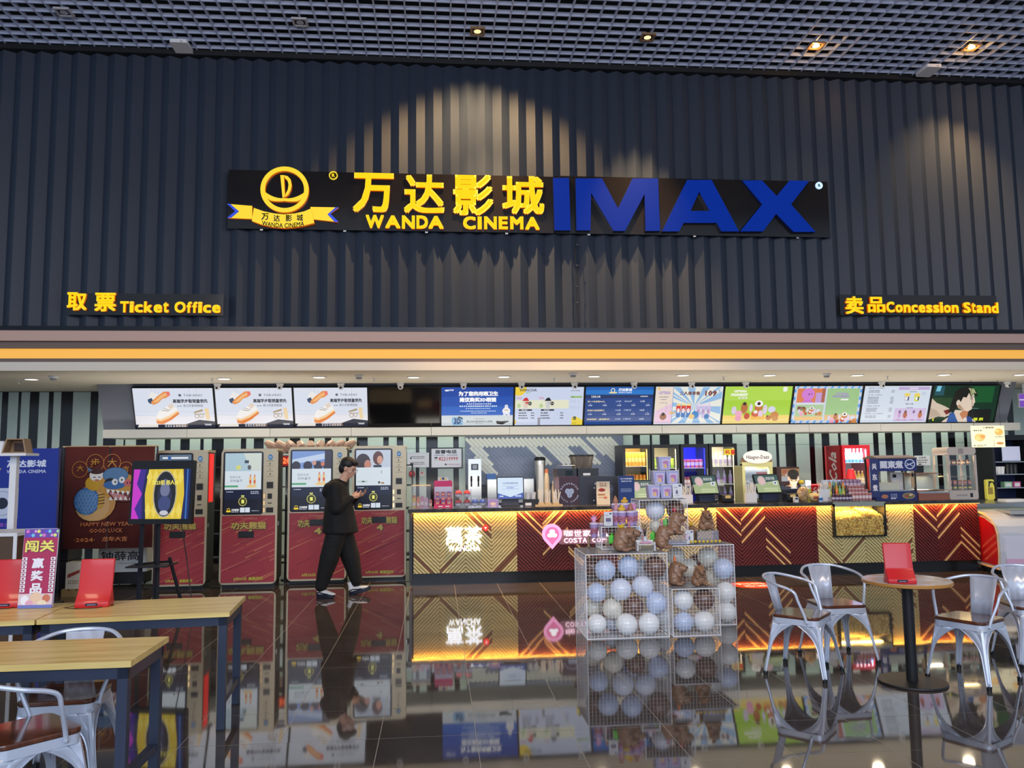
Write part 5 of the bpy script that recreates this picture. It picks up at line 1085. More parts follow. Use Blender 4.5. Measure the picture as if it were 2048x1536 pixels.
t = T('hand_gel','small pump bottle of blue hand gel by the straw tub','bottle',on(1642,11.50)); MB().lathe([(.028,0),(.03,.08),(.012,.11),(.01,.14)],n=14).build('bottle',M('gel_clear',(190,206,226),.2),t,True); MB().lathe([(.0285,.02),(.0305,.06)],n=14).build('label',M('gel_blue',(60,110,180),.4),t,True); MB().box(-.025,.008,-.006,.006,.14,.15).build('pump',WHT,t)
t = T('card_reader','small white card reader under the cashier hands','card reader',on(1592,11.56)); MB().cbox(-.03,.03,-.03,.03,0,.075,.008).build('body',WHT,t); MB().box(-.02,.02,-.032,-.03,.04,.065).build('screen',DARK,t)
t = T('spare_cup','yellow and white cup on the inner ledge behind the snack bags','cup',(P(1619,1000,Y=12.1).x,12.1,1.056-.0)); MB().lathe([(.03,.0),(.036,.17)],n=14).build('body',M('cup_yellow',(222,220,90),.4),t,True); MB().lathe([(.037,.17),(.034,.18)],n=14).build('lid',WHT,t,True)
t = T('inner_ledge','narrow black ledge behind the right part of the counter','shelf',(P(1625,1000,Y=12.12).x,12.12,0)); MB().box(-.55,.9,-.06,.12,1.02,1.055).build('board',BLK,t); MB().box(-.5,.85,-.02,.06,0,1.02).build('support',DARK,t)
t = T('red_drink_box','red box with white lettering behind the straw tub','box',(P(1638,1000,Y=12.2).x,12.2,1.0555)); MB().box(-.13,.09,-.03,.09,0,.24).build('carton',RED,t); g=G(20,20,.2,.2); g.text('Cola',2,3,15,6,(240,230,230),.02); g.text('Cola',3,12,14,6,(240,230,230),.02); g.build('print',t,loc=(-.02,-.031,.02)); MB().box(-.18,-.135,-.03,.06,0,.30).build('white_side',WHT,t)
# tiered bottle display on the counter
dcol = [((110,170,140),(120,190,90)),((150,170,90),(226,206,90)),((60,30,40),(60,40,60)),((230,140,40),(240,120,50)),((90,150,210),(230,230,240)),((200,110,120),(240,220,226))]
k = 0
rk = T('bottle_riser','clear stepped riser carrying drinks at the right of the counter','riser',on(1708,11.47,ZT)); wr = wpx(1668,1752,11.6)
for j in range(4): MB().box(-wr/2,wr/2,.0+.10*j,.099+.10*j,0,.012+.05*j).build('step', ACR, rk)
xs0 = rk.location.x-wr/2
rowsn = ['front','second','third','rear']
for j in range(4):
    nb = 12 if j < 3 else 10
    for i in range(nb):
        x = xs0+.045+(wr-.09)*i/(nb-1); left = i < nb*.42
        if left: c, c2 = dcol[(i+j) % 4] if j else ((70,40,70),(190,180,200)); kind, r, h = 'bottle', .026, .17 if j else .10
        else: c, c2 = ((176,120,120),(226,206,210)) if j < 3 else ((190,170,200),(236,226,240)); kind, r, h = 'cup', .027, .11
        if j == 3: kind, r, h = ('cup', .03, .15); c, c2 = ((190,200,226),(150,170,216)) if left else ((170,140,170),(226,206,226))
        put(kind, (x, 11.47+.05+.10*j, ZT+.0125+.05*j), c, r, h, '%s, %s from the left in the %s row of the stepped riser' % ({'bottle':'little drink bottle','cup':'pink lidded tub' if j < 3 else 'tall lilac cup'}[kind], ORD[i], rowsn[j]), 'drinks in the %s row of the riser, %s half' % (rowsn[j], 'left' if left else 'right'), c2)
# ================================================================ RIGHT END OF THE COUNTER
navy = M('navy_print',(34,48,110),.5)
y = 11.52; x0, x1 = P(1756,1000,Y=y).x, P(1836,1000,Y=y).x; W = x1-x0
t = T('snack_stall','small blue roofed hot snack stall with white characters on its banner','food stall',((x0+x1)/2,y,ZT)); hw_ = W/2
z1 = zpx(915,1790,y)-ZT; zb = zpx(942,1790,y)-ZT; z2 = zpx(983,1790,y)-ZT
MB().box(-hw_,hw_,0,.36,0,z2).build('base_box', navy, t)
g = G(80,22,W,z2); g.rect(0,0,80,22,(34,48,110)); g.ell(62,11,13,8,(150,130,100)); g.ell(62,11,9,5,(90,110,60)); g.ell(66,9,4,3,(220,190,150)); g.ell(58,12,4,3,(180,80,60)); g.ell(14,12,7,5,(190,120,90)); g.dash(26,6,14,2,3,(170,180,210),3); g.text('哈一串' if False else '美味',26,15,10,4,(230,230,236),.02); g.build('base_print', t, loc=(0,-.001,0))
for s in (-hw_+.02,hw_-.02):
    for y_ in (.0,.32): MB().box(s-.012,s+.012,y_,y_+.03,z2,z1).build('post', M('dark_bronze',(70,60,54),.4,.5), t)
MB().prism([(-.04,z1-.005),(.18,z1+.035),(.38,z1-.005),(.38,z1-.02),(-.04,z1-.02)],'x',-hw_,hw_*1.0).build('roof', M('roof_brown',(120,100,90),.4,.4), t)
g = G(76,26,W,z1-zb,(34,50,120)); g.text('關東煮',6,6,44,15,(230,230,240),.04); g.ring(63,13,10,10,2,(220,224,240)); g.line((56,16),(70,10),2,(220,224,240)); g.line((57,11),(69,17),1.4,(220,224,240)); g.build('banner', t, loc=(0,-.02,zb)); MB().box(-hw_,hw_,-.019,-.012,zb,z1-.02).build('banner_board', navy, t)
g = G(16,80,.12,z1-.06,(34,50,110)); [g.text(c,4,10+22*i,9,13,(220,224,236),.03) for i,c in enumerate('关东煮')]; b_ = g.build('side_banner', t, loc=(-hw_-.035,.0,.05)); b_.rotation_euler = (0,0,-.75); MB().box(-hw_-.02,-hw_,-.0,.06,0,z1-.06).build('side_post', navy, t)
MB().box(-hw_+.03,hw_-.04,.05,.30,z2,z2+.02).build('pot_rim', STEEL, t); MB().box(-hw_+.04,.06,.04,.28,z2+.02,z2+.13).build('skewer_tray', M('tray_cream',(216,210,190),.4), t)
for k in range(6): MB().tube([(-hw_+.08+.06*k,.06,z2+.10),(-hw_+.09+.06*k,.03,z2+.17)],.003,5).build('skewer', M('bamboo', (206,176,130), .5), t)
MB().box(.08,hw_-.05,.28,.30,z2+.02,z2+.28).build('inner_panel', M('panel_white',(206,206,210),.5), t); MB().box(.1,.16,.278,.2799,z2+.2,z2+.25).build('dial', DARK, t)
for s in (0,): MB().prism([(hw_-.10,z2+.06),(hw_-.05,z2+.06),(hw_-.05,zb),(hw_-.10,zb)],'y',-.02,-.012).build('paper_strip', M('kraft',(190,160,120),.6), t); MB().prism([(hw_-.075,zb-.02),(hw_-.05,zb-.06),(hw_-.075,zb-.10),(hw_-.10,zb-.06)],'y',-.0225,-.0205).build('diamond_mark', BLK, t)
# roller grill with curved glass
y = 11.5; x0, x1 = P(1838,1000,Y=y).x, P(1900,1000,Y=y).x; W = x1-x0; hw_ = W/2
t = T('food_warmer','low food warmer with curved glass hood and copper base','food warmer',((x0+x1)/2,y,ZT)); MB().box(-hw_,hw_,0,.40,.0,.10).build('base', M('copper',(176,110,90),.35,.6), t)
MB().box(-hw_,hw_,-.01,.0,.10,.125).build('front_rail', STEEL, t); hd_ = MB(); n_ = 8
vs_ = []
for k in range(n_+1):
    a = PI/2*k/n_; vs_ += [(-hw_+.0,.26-.26*math.sin(a)*1.0+.0,.125+.27*math.cos(a)),(hw_,.26-.26*math.sin(a),.125+.27*math.cos(a))]
hd_.add(vs_, [(2*k,2*k+1,2*k+3,2*k+2) for k in range(n_)]); sm_ = hd_.build('glass_hood', GLS, t); smooth_mesh(sm_.data)
MB().box(-hw_,hw_,.26,.40,.385,.40).build('top_cover', M('copper',(176,110,90),.35,.6), t); MB().box(-hw_+.01,hw_-.01,.36,.39,.10,.385).build('back', M('mirror_back',(170,180,180),.3,.5), t)
for k in range(6): MB().tube([(-hw_+.03,.08+.045*k,.14),(hw_-.03,.08+.045*k,.14)],.013,8).build('roller', STEEL, t)
light('AREA', ((x0+x1)/2, y+.28, ZT+.37), 1.2, (255,240,210), W*.6, .05, ((x0+x1)/2, y+.2, ZT), name='warmer_lamp')
# tall warmer cabinet
y = 11.55; x0, x1 = P(1900,1000,Y=y).x, P(1958,1000,Y=y).x; W = x1-x0; hw_ = W/2; z1 = zpx(894,1925,y)-ZT
t = T('tall_warmer','tall beige heated display cabinet with round corners full of small tubs','display cabinet',((x0+x1)/2,y,ZT)); bg_ = M('warmer_beige',(206,192,180),.35,.2)
MB().cbox(-hw_,hw_,0,.38,0,.13,.02).build('base', bg_, t); MB().cbox(-hw_,hw_,0,.38,z1-.12,z1,.05).build('head', bg_, t, True); MB().box(-.05,.03,-.002,0,z1-.10,z1-.02).build('head_mark', M('mark_grey',(160,150,144),.5), t)
m = MB(); m.box(-hw_,-hw_+.035,0,.03,.13,z1-.12); m.box(hw_-.035,hw_,0,.03,.13,z1-.12); m.build('front_post', bg_, t); m = MB(); m.box(-hw_,-hw_+.02,.34,.37,.13,z1-.12); m.box(hw_-.02,hw_,.34,.37,.13,z1-.12); m.build('rear_post', bg_, t)
MB().box(-hw_+.035,hw_-.035,.005,.01,.13,z1-.12).build('front_glass', GLS, t)
for k, z_ in enumerate((.14,.34,.52)): 
    MB().box(-hw_+.02,hw_-.02,.03,.35,z_-.006,z_).build('shelf', ACR, t)
for j, (z_, n_, c, c2) in enumerate([(.1405,5,(110,90,110),(226,216,120)),(.215,5,(170,120,90),(220,150,150)),(.521,5,(120,80,90),(226,210,180))]):
    for i in range(n_):
        o = put('cup', (t.location.x-hw_+.075+i*(W-.15)/(n_-1), y+.08, ZT+z_), c, .026, .07, 'small tub, %s from the left, %s of the tall warmer' % (ORD[i], ['bottom row','stacked second row','top shelf'][j]), 'tubs in the tall warmer', c2)
light('AREA', ((x0+x1)/2, y+.15, ZT+z1-.125), 2.2, (255,220,150), W*.6, .1, ((x0+x1)/2, y+.15, ZT), name='warmer_lamp')
MB().box(-.12,.05,-.0015,0,.05,.07).build('switches', M('mark_grey',(160,150,144),.5), t); MB().box(.10,.14,-.003,0,.03,.09).build('lock', DARK, t)
MB().cbox(-.16,.16,0,.02,0,.02,.005)
# hanging price board
x, z, w_, h_ = R4(1944,851,2008,895,12.9); t = T('price_board','cream hanging board with fried chicken pictures and prices at the right','price board',(x+w_/2,12.9,z)); g = G(64,44,w_,h_,(228,224,196)); g.text('小食推荐',22,2,22,4,(60,50,30),.02); g.ell(16,24,10,8,(226,180,110)); g.ell(12,26,5,4,(236,196,130)); g.ell(22,22,5,4,(206,150,84)); g.dash(5,9,16,2,4,(60,60,50)); g.text('¥: 25元1个',4,38,24,4.4,(40,36,30),.02); g.ell(53,13,8,7,(220,170,90)); g.ell(50,11,4,3,(240,200,130)); g.text('¥: 20元1个',46,21,16,3.4,(40,36,30),.02); g.rect(46,31,16,9,(236,226,200)); g.ell(54,36,7,2.6,(190,130,70)); g.dash(42,31,2,1.2,1,(60,60,50),5); g.build('print', t); MB().box(-w_/2,w_/2,.001,.01,0,h_).build('board', WHT, t)
for s in (-.4,.4): MB().tube([(s*w_,.005,h_),(s*w_,.005,ZS-z)],.003,5).build('cord', DARK, t)
# shelf rack with paper cups, far right
y = 13.6; x0, x1 = P(1991,1000,Y=y).x, P(2075,1000,Y=y).x; t = T('kitchen_rack','dark steel kitchen rack at the right edge with cups and boxes',  'rack', (x0,y,0)); W = x1-x0; H = zpx(880,2015,y)
MB().box(0,.05,0,.5,0,H).build('side_post', DARK, t); MB().box(W-.05,W,0,.5,0,H).build('side_post', DARK, t); MB().box(0,W,0,.5,H,H+.09).build('top', DARK, t); MB().box(.05,W-.05,.46,.49,.8,H).build('back', M('navy_board',(30,40,80),.5), t)
zs = [zpx(v,2020,y) for v in (923,948,975)]
for z_ in zs: MB().box(.05,W-.05,.02,.46,z_-.015,z_).build('shelf', STEEL, t)
x, z, w_, h_ = R4(2013,890,2047,921,y); o = T('white_sheet','large white sheet leaning on the top shelf of the kitchen rack','sheet',(x+w_/2,y+.1,zs[0]+.001)); MB().box(-w_/2,w_/2,0,.01,0,.27).build('sheet', M('bluish_white',(206,214,246),.5), o); MB().box(-w_/2,w_/2,-.001,0,0,.01).build('edge', DARK, o)
for i, px in enumerate((2003,2011,2018)): o = MB().lathe([(.03,0),(.045,.13),(.048,.135)],n=14).build('paper_cup', WHT, None, True); o.location = (P(px,1000,Y=y).x, y+.12, zs[1]); tag(o, 'white paper cup, %s from the left on the kitchen rack' % ORD[i], 'cup', 'paper cups on the kitchen rack')
for i, px in enumerate((2028,2036,2044)): o = MB().lathe([(.04,0),(.045,.17),(.03,.19)],n=14).build('black_bottle', BLK, None, True); o.location = (P(px,1000,Y=y).x, y+.12, zs[1]); tag(o, 'dark container, %s right of the white cups on the rack' % ORD[i], 'container', 'dark containers on the kitchen rack')
for (a,b,c,lb) in ((2017,2032,(140,190,150),'green'),(2036,2049,(200,90,150),'pink')):
    x, z, w_, h_ = R4(a,963,b,975,y); o = T('tea_box','small %s rimmed white box on the lower shelf of the kitchen rack'%lb,'box',(x+w_/2,y+.1,zs[2]+.0005)); MB().box(-w_/2,w_/2,0,.1,0,.10).build('carton', M('tea_'+lb,c,.5), o); MB().box(-w_*.35,w_*.35,-.002,0,.015,.075).build('label', WHT, o)
x, z, w_, h_ = R4(1974,965,1988,1000,13.42); t = T('yellow_crate','yellow plastic floor sign folded behind the sink','plastic sign',(x+w_/2,13.42,.9305)); MB().cbox(-w_/2,w_/2,0,.05,0,.36,.03).build('panel', M('warn_yellow',(230,220,90),.4), t); MB().box(-w_*.3,w_*.3,-.002,0,.1,.22).build('print', M('warn_ink',(150,130,60),.5), t); MB().box(-w_*.2,w_*.2,-.003,-.0,.30,.33).build('handle_slot', DARK, t)
t = T('tap','tall dark swan neck tap on the sink unit','tap',(P(1992,1000,Y=13.2).x,13.2,.93)); m = MB(); m.tube([(0,0,0),(0,0,.25),(-.03,0,.32),(-.08,0,.33),(-.11,0,.28),(-.11,0,.24)],.012,8); m.build('spout', M('dark_chrome',(70,66,62),.2,1), t, True); MB().lathe([(.03,0),(.03,.03)],n=12).build('base', M('dark_chrome',(70,66,62),.2,1), t)
x0 = seam[6]+.06; x1 = 11.5; t = T('sink_unit','steel sink counter with pale front running to the right edge','sink counter',(x0,12.4,0)); MB().box(0,x1-x0,0,1.15,.86,.93).build('worktop', STEEL, t); MB().box(0,x1-x0,.03,.05,.62,.86).build('pale_front', M('sink_front',(190,200,150),.3), t); MB().box(0,x1-x0,.05,.07,.0,.62).build('lower_front', DARK, t)
o = T('white_tray','white plastic tray lying on the steel sink counter','tray',(P(2025,998,Y=12.9).x,12.9,.9305)); MB().cbox(-.2,.2,-.12,.12,0,.04,.03,ax='z').build('tray', WHT, o, True); MB().cbox(-.17,.17,-.09,.09,.04,.042,.02,ax='z').build('hollow', M('tray_inner',(206,206,206),.5), o)
x, z, w_, h_ = R4(2040,788,2060,814,13.6); t = T('purple_screen','narrow purple lit screen at the right edge beside the grey end wall','screen',(x+w_/2,13.6,z)); MB().box(-w_/2-.01,w_/2+.01,.001,.04,-.01,h_+.01).build('case', WHT, t); g = G(20,26,w_,h_,(120,70,180)); g.rect(0,10,20,3,(200,180,230)); g.build('display', t, SCREEN); MB().box(-.02,.02,.01,.03,h_+.01,ZS-z).build('hanger', WHT, t)
# chest freezer on castors
y0 = P(1935,1139,Z=.09).y; xa = P(1930,1139,Y=y0).x; cz = .09
yf = P(2000,1146,Z=.07).y
fz = T('chest_freezer','white and red chest freezer with curved front on castors at the right','freezer',(P(2001,1140,Z=.09).x, P(2001,1140,Z=.09).y, 0), rz=0)
fx0, fy0 = fz.location.x, fz.location.y
dxr = xa-fx0; 
Dp = .95; H = .80
# side profile (y from front to back), red end faces left
prof = [(0,.10),(-.03,.35),(-.02,.60),(.04,.70),(.16,.78),(.42,.85),(.80,.88),(Dp,.88),(Dp,.10)]
shx = -.62   # the left end slants: modelled by turning the whole freezer
fz.rotation_euler = (0,0,math.radians(-14))
MB().prism([(a,b) for a,b in prof],'x',0.0,2.2).build('body', M('freezer_white',(206,208,216),.3), fz)
ins = [(.07,.14),(.03,.36),(.04,.60),(.12,.71),(.42,.79),(.82,.83),(.88,.80),(.88,.14)]
MB().prism(ins,'x',-.012,0.0).build('red_side', M('freezer_red',(196,12,20),.12,coat=.5), fz)
edge = MB(); edge.tube([(-.01,a,b) for a,b in prof],.018,6,closed=True); edge.build('side_trim', M('freezer_cream',(214,190,160),.4), fz)
MB().prism([(-.012,.13),(-.042,.35),(-.033,.56),(.0,.56),(.0,.13)],'x',.05,2.2).build('front_panel', M('freezer_print',(222,220,232),.35), fz)
MB().prism([(-.036,.35),(-.016,.14),(-.012,.14),(-.03,.35)],'x',.06,2.2).build('pink_band', M('pink_band',(226,180,206),.4), fz) if False else None
g = G(200,60,2.1,.40,(222,220,232)); g.rect(0,44,200,16,(222,176,206)); g.poly([(34,6),(48,2),(50,8),(80,6),(84,22),(52,22),(46,24),(36,20),(40,13)],(214,80,130)); g.poly([(46,2),(56,2),(56,20),(46,20)],(190,60,110)); g.text('冰淇淋',57,8,24,10,(240,230,240),.03); g.ell(78,36,10,10,(60,70,90)); g.ell(34,42,5,2.4,(240,236,240)); g.text('甜蜜一夏',100,12,60,16,(206,60,120),.04)
fg = g.build('front_print', fz, loc=(1.12,-.045,.145)); fg.rotation_euler = (0,0,0)
MB().box(.35,2.1,.30,.80,.865,.885).build('glass_lid', M('lid_dark_glass',(96,100,96),.1), fz); lf = MB(); lf.box(.3,2.15,.28,.30,.85,.90); lf.box(.3,2.15,.80,.82,.87,.90); lf.box(.3,.34,.30,.80,.86,.895); lf.build('lid_frame', M('lid_grey',(170,174,172),.3), fz)
MB().cbox(.10,.26,-.034,-.028,.60,.635,.012).build('badge', WHT, fz)
for (cx_, cy_) in ((.10,.12),(.10,.80),(1.9,.12),(1.9,.80)):
    c = MB().tube([(cx_-.02,cy_,.045),(cx_+.02,cy_,.045)],.045,14).build('castor', M('castor',(60,60,64),.4), fz); MB().box(cx_-.03,cx_+.03,cy_-.03,cy_+.03,.088,.10).build('castor_plate', STEEL, c)
# floor sticker
p = P(1506,1170,Z=0); t = T('floor_sticker','round orange red sticker with white lettering stuck on the floor','floor sticker',(p.x,p.y,.0012)); rs = .30; ms_ = MB(); ms_.add([(rs*math.cos(2*PI*k/32),rs*math.sin(2*PI*k/32),0) for k in range(32)],[tuple(range(32))]); ms_.build('disc', M('sticker_red',(226,70,30),.35), t)
m = MB()
for s, (u, v, w_, h_) in (('扫码',(-.2,.02,.4,.16)),('取票',(-.16,-.17,.34,.14))):
    vv, ff, _, bb = glyphs(s, .03, 0, 1); m.add([(u+(q[0]-bb[0])/(bb[1]-bb[0])*w_, v+(q[1]-bb[2])/(bb[3]-bb[2])*h_, .0006+q[2]) for q in vv], ff)
m.build('lettering', WHT, t)
# ================================================================ BALLOON CAGES
wire = M('white_wire',(246,246,250),.35); 
def cage(x, yf, z, W, D, H, label, step=.034, rz=0, top=True):
    t = T('wire_cage', label, 'cage', (x, yf, z), rz=rz); r = .0045
    f = MB(); c = [(0,0),(W,0),(W,D),(0,D)]
    for zz in (r,H-r):
        for k in range(4): a, b = c[k], c[(k+1)%4]; f.tube([(a[0],a[1],zz),(b[0],b[1],zz)], r, 6)
    for a in c: f.tube([(a[0],a[1],0),(a[0],a[1],H)], r, 6)
    f.build('frame', wire, t)
    def grid(o, u, v, nm):
        m = MB(); nu, nv = round(Vector(u).length/step), round(Vector(v).length/step); o, u, v = Vector(o), Vector(u), Vector(v)
        for i in range(1,nu): m.tube([o+u*i/nu, o+u*i/nu+v], .0014, 3)
        for j in range(1,nv): m.tube([o+v*j/nv, o+v*j/nv+u], .0014, 3)
        m.build(nm, wire, t, kind='stuff')
    grid((0,0,0),(W,0,0),(0,0,H),'front_mesh'); grid((0,D,0),(W,0,0),(0,0,H),'rear_mesh'); grid((0,0,0),(0,D,0),(0,0,H),'side_mesh'); grid((W,0,0),(0,D,0),(0,0,H),'side_mesh'); grid((0,0,r),(W,0,0),(0,D,0),'bottom_mesh')
    if top: MB().box(.005,W-.005,.005,D-.005,H,H+.004).build('acrylic_top', glassm('acrylic_sheet',(206,206,212),opac=.35), t)
    return t
YA = P(1176,1280,Z=0).y
xA = P(1175,1280,Z=0).x; WA = P(1339,1278,Y=YA).x-xA; HA = P(1175,1109,Y=YA).z
DA = .62
cage(xA, YA, 0, WA, DA, HA, 'large front left wire cage full of balloons')
xB = P(1346,1275,Y=YA).x+.0; WB = P(1441,1275,Y=YA).x-xB; HB = P(1390,1177,Y=YA).z
cage(xB+.005, YA, 0, WB, .44, HB, 'small low wire cage with four balloons at front right')
YR = P(1478,1252,Z=0).y; xR1 = P(1477,1252,Y=YR).x; xR0 = xA+WA+.02; HR = P(1400,1091,Y=YR).z
YR = max(YR, YA+.46)
cage(xR0, YR, 0, xR1-xR0, .62, HR, 'large rear right wire cage holding pale balloons')


YU = YR+.02; xU = P(1281,1090,Y=YU).x; WU = P(1377,1090,Y=YU).x-xU; zU = max(HA,HR)+.012; HU = P(1330,999,Y=YU).z-zU
cage(xU, YU, zU, WU, .34, HU, 'wire cage with two balloons standing on top of the lower cages')
YL = YA+.30; xL = P(1203,1053,Y=YL).x; WL = P(1279,1053,Y=YL).x-xL; HL = P(1240,1053,Y=YL).z-HA-.006
cage(xL, YL, HA+.006, WL, .30, HL, 'low wire cage under the lilac cups, on top of the front left cage')
acb = T('acrylic_box','clear acrylic box carrying a figure on the rear right cage','acrylic box',(P(1414,1090,Y=YR+.1).x, YR+.06, HR+.006)); wq = wpx(1393,1436,YR+.1)/2; hq = P(1414,1062,Y=YR+.06).z-HR-.006
m = MB(); m.box(-wq,wq,0,.004,0,hq); m.box(-wq,wq,.2,.204,0,hq); m.box(-wq,-wq+.004,.004,.2,0,hq); m.box(wq-.004,wq,.004,.2,0,hq); m.box(-wq,wq,0,.204,hq,hq+.004); m.build('panels', glassm('acrylic_b',(245,245,250),opac=.14), acb)
bcol = {'w':((248,248,248),'white'),'b':((198,212,242),'pale blue'),'n':((112,76,60),'brown'),'c':((228,222,206),'cream'),'l':((226,232,248),'icy blue')}
BMS = {}
def balloon(cx, cy, r, k, Y, label, tip=0, zmin=.0):
    px, py = 1130+cx/4.519, 960+cy/4.519; p = P(px, py, Y=Y); R = r/4.519/ (1600/(Y*math.cos(YAW)+p.x*math.sin(YAW)))
    p.z = max(p.z, zmin+R+.008)
    if k not in BMS:
        m = MB(); prof = []
        for i in range(15):
            a = PI*i/14; rr = math.sin(a); zz = math.cos(a)*(1.0 if a < PI/2 else 1.12); prof.append((max(rr,.02), zz))
        m.lathe(prof[::-1], n=20); me = m.mesh('balloon', M('balloon_'+k, bcol[k][0], .22, coat=.4)); smooth_mesh(me, 80); BMS[k] = me
        q = MB().lathe([(.012,-1.1),(.05,-1.13),(.09,-1.22),(.02,-1.18)], n=10).mesh('knot', MATS['balloon_'+k]); BMS[k+'k'] = q
    o = bpy.data.objects.new('balloon', BMS[k]); COL.objects.link(o); o.location = p; R *= .985; o.scale = (R,R,R*.95); rr = random.Random(cx); o.rotation_euler = (rr.uniform(-.5,.9)+tip, rr.uniform(-.5,.5), 0)
    tag(o, label, 'balloon', 'balloons in the wire cages'); link('knot', BMS[k+'k'], o)
ya = YA+.115
fl = 'in the front left cage'
for a in [(248,782,88,'n',ya+.14,'brown balloon in the upper left corner '+fl),(362,808,96,'b',ya,'pale blue balloon, second from the left in the top row '+fl),(570,775,96,'b',ya+.02,'pale blue balloon, third from the left in the top row '+fl),(812,785,100,'n',ya,'brown balloon in the upper right corner '+fl),(283,1015,88,'b',ya+.02,'pale blue balloon at the left of the second row '+fl),(505,985,98,'l',ya,'icy blue balloon in the middle of the second row '+fl),(700,955,98,'l',ya+.03,'icy blue balloon at the right of the second row '+fl),(425,1160,92,'c',ya+.05,'cream balloon above the bottom row '+fl),(620,1140,92,'n',ya+.05,'brown balloon in the middle of the third row '+fl),(825,1105,98,'b',ya+.01,'pale blue balloon at the right of the third row '+fl),(288,1300,88,'w',ya,'white balloon at the left of the bottom row '+fl),(555,1305,98,'w',ya,'white balloon in the middle of the bottom row '+fl),(758,1292,98,'w',ya,'white balloon at the right of the bottom row '+fl),(425,1300,72,'l',ya+.22,'half hidden icy blue balloon behind the bottom row '+fl),(255,1150,84,'c',ya+.24,'cream balloon half hidden behind the left column '+fl),(868,1225,80,'w',ya+.24,'white balloon half hidden behind the lower right corner '+fl),(690,800,86,'w',ya+.24,'white balloon half hidden behind the top row '+fl),(400,1010,80,'c',ya+.26,'cream balloon half hidden behind the second row '+fl),
    (1068,1080,90,'w',YA+.11,'white balloon, upper left in the small low cage'),(1258,1075,94,'n',YA+.12,'brown balloon, upper right in the small low cage'),(1070,1278,90,'b',YA+.11,'pale blue balloon, lower left in the small low cage'),(1255,1272,96,'w',YA+.12,'white balloon, lower right in the small low cage'),
    (1000,690,84,'c',YR+.36,'cream balloon in the upper left of the rear right cage'),(1288,695,92,'c',YR+.30,'cream balloon in the upper middle of the rear right cage'),(1430,800,94,'b',YR+.12,'pale blue balloon at the right of the rear right cage'),(1115,795,90,'c',YR+.36,'cream balloon behind the sitting figure, rear right cage'),(1325,880,84,'c',YR+.36,'cream balloon in the middle of the rear right cage'),(1452,1010,92,'w',YR+.12,'white balloon in the right middle of the rear right cage'),(1456,1205,90,'w',YR+.12,'white balloon at the bottom right of the rear right cage'),(1190,730,70,'n',YR+.50,'dark brown balloon at the back of the rear right cage'),(1000,900,86,'n',YR+.38,'dark brown balloon low at the left of the rear right cage'),
    (815,275,88,'l',YU+.17,'icy blue balloon in the cage on top'),(1000,268,84,'n',YU+.17,'brown balloon in the cage on top'),(820,415,60,'c',YU+.20,'small cream balloon low in the cage on top'),(425,460,50,'n',YL+.15,'small brown balloon under the lilac cups'),(640,475,62,'l',YL+.15,'small icy blue balloon under the lilac cups')]:
    balloon(*a)
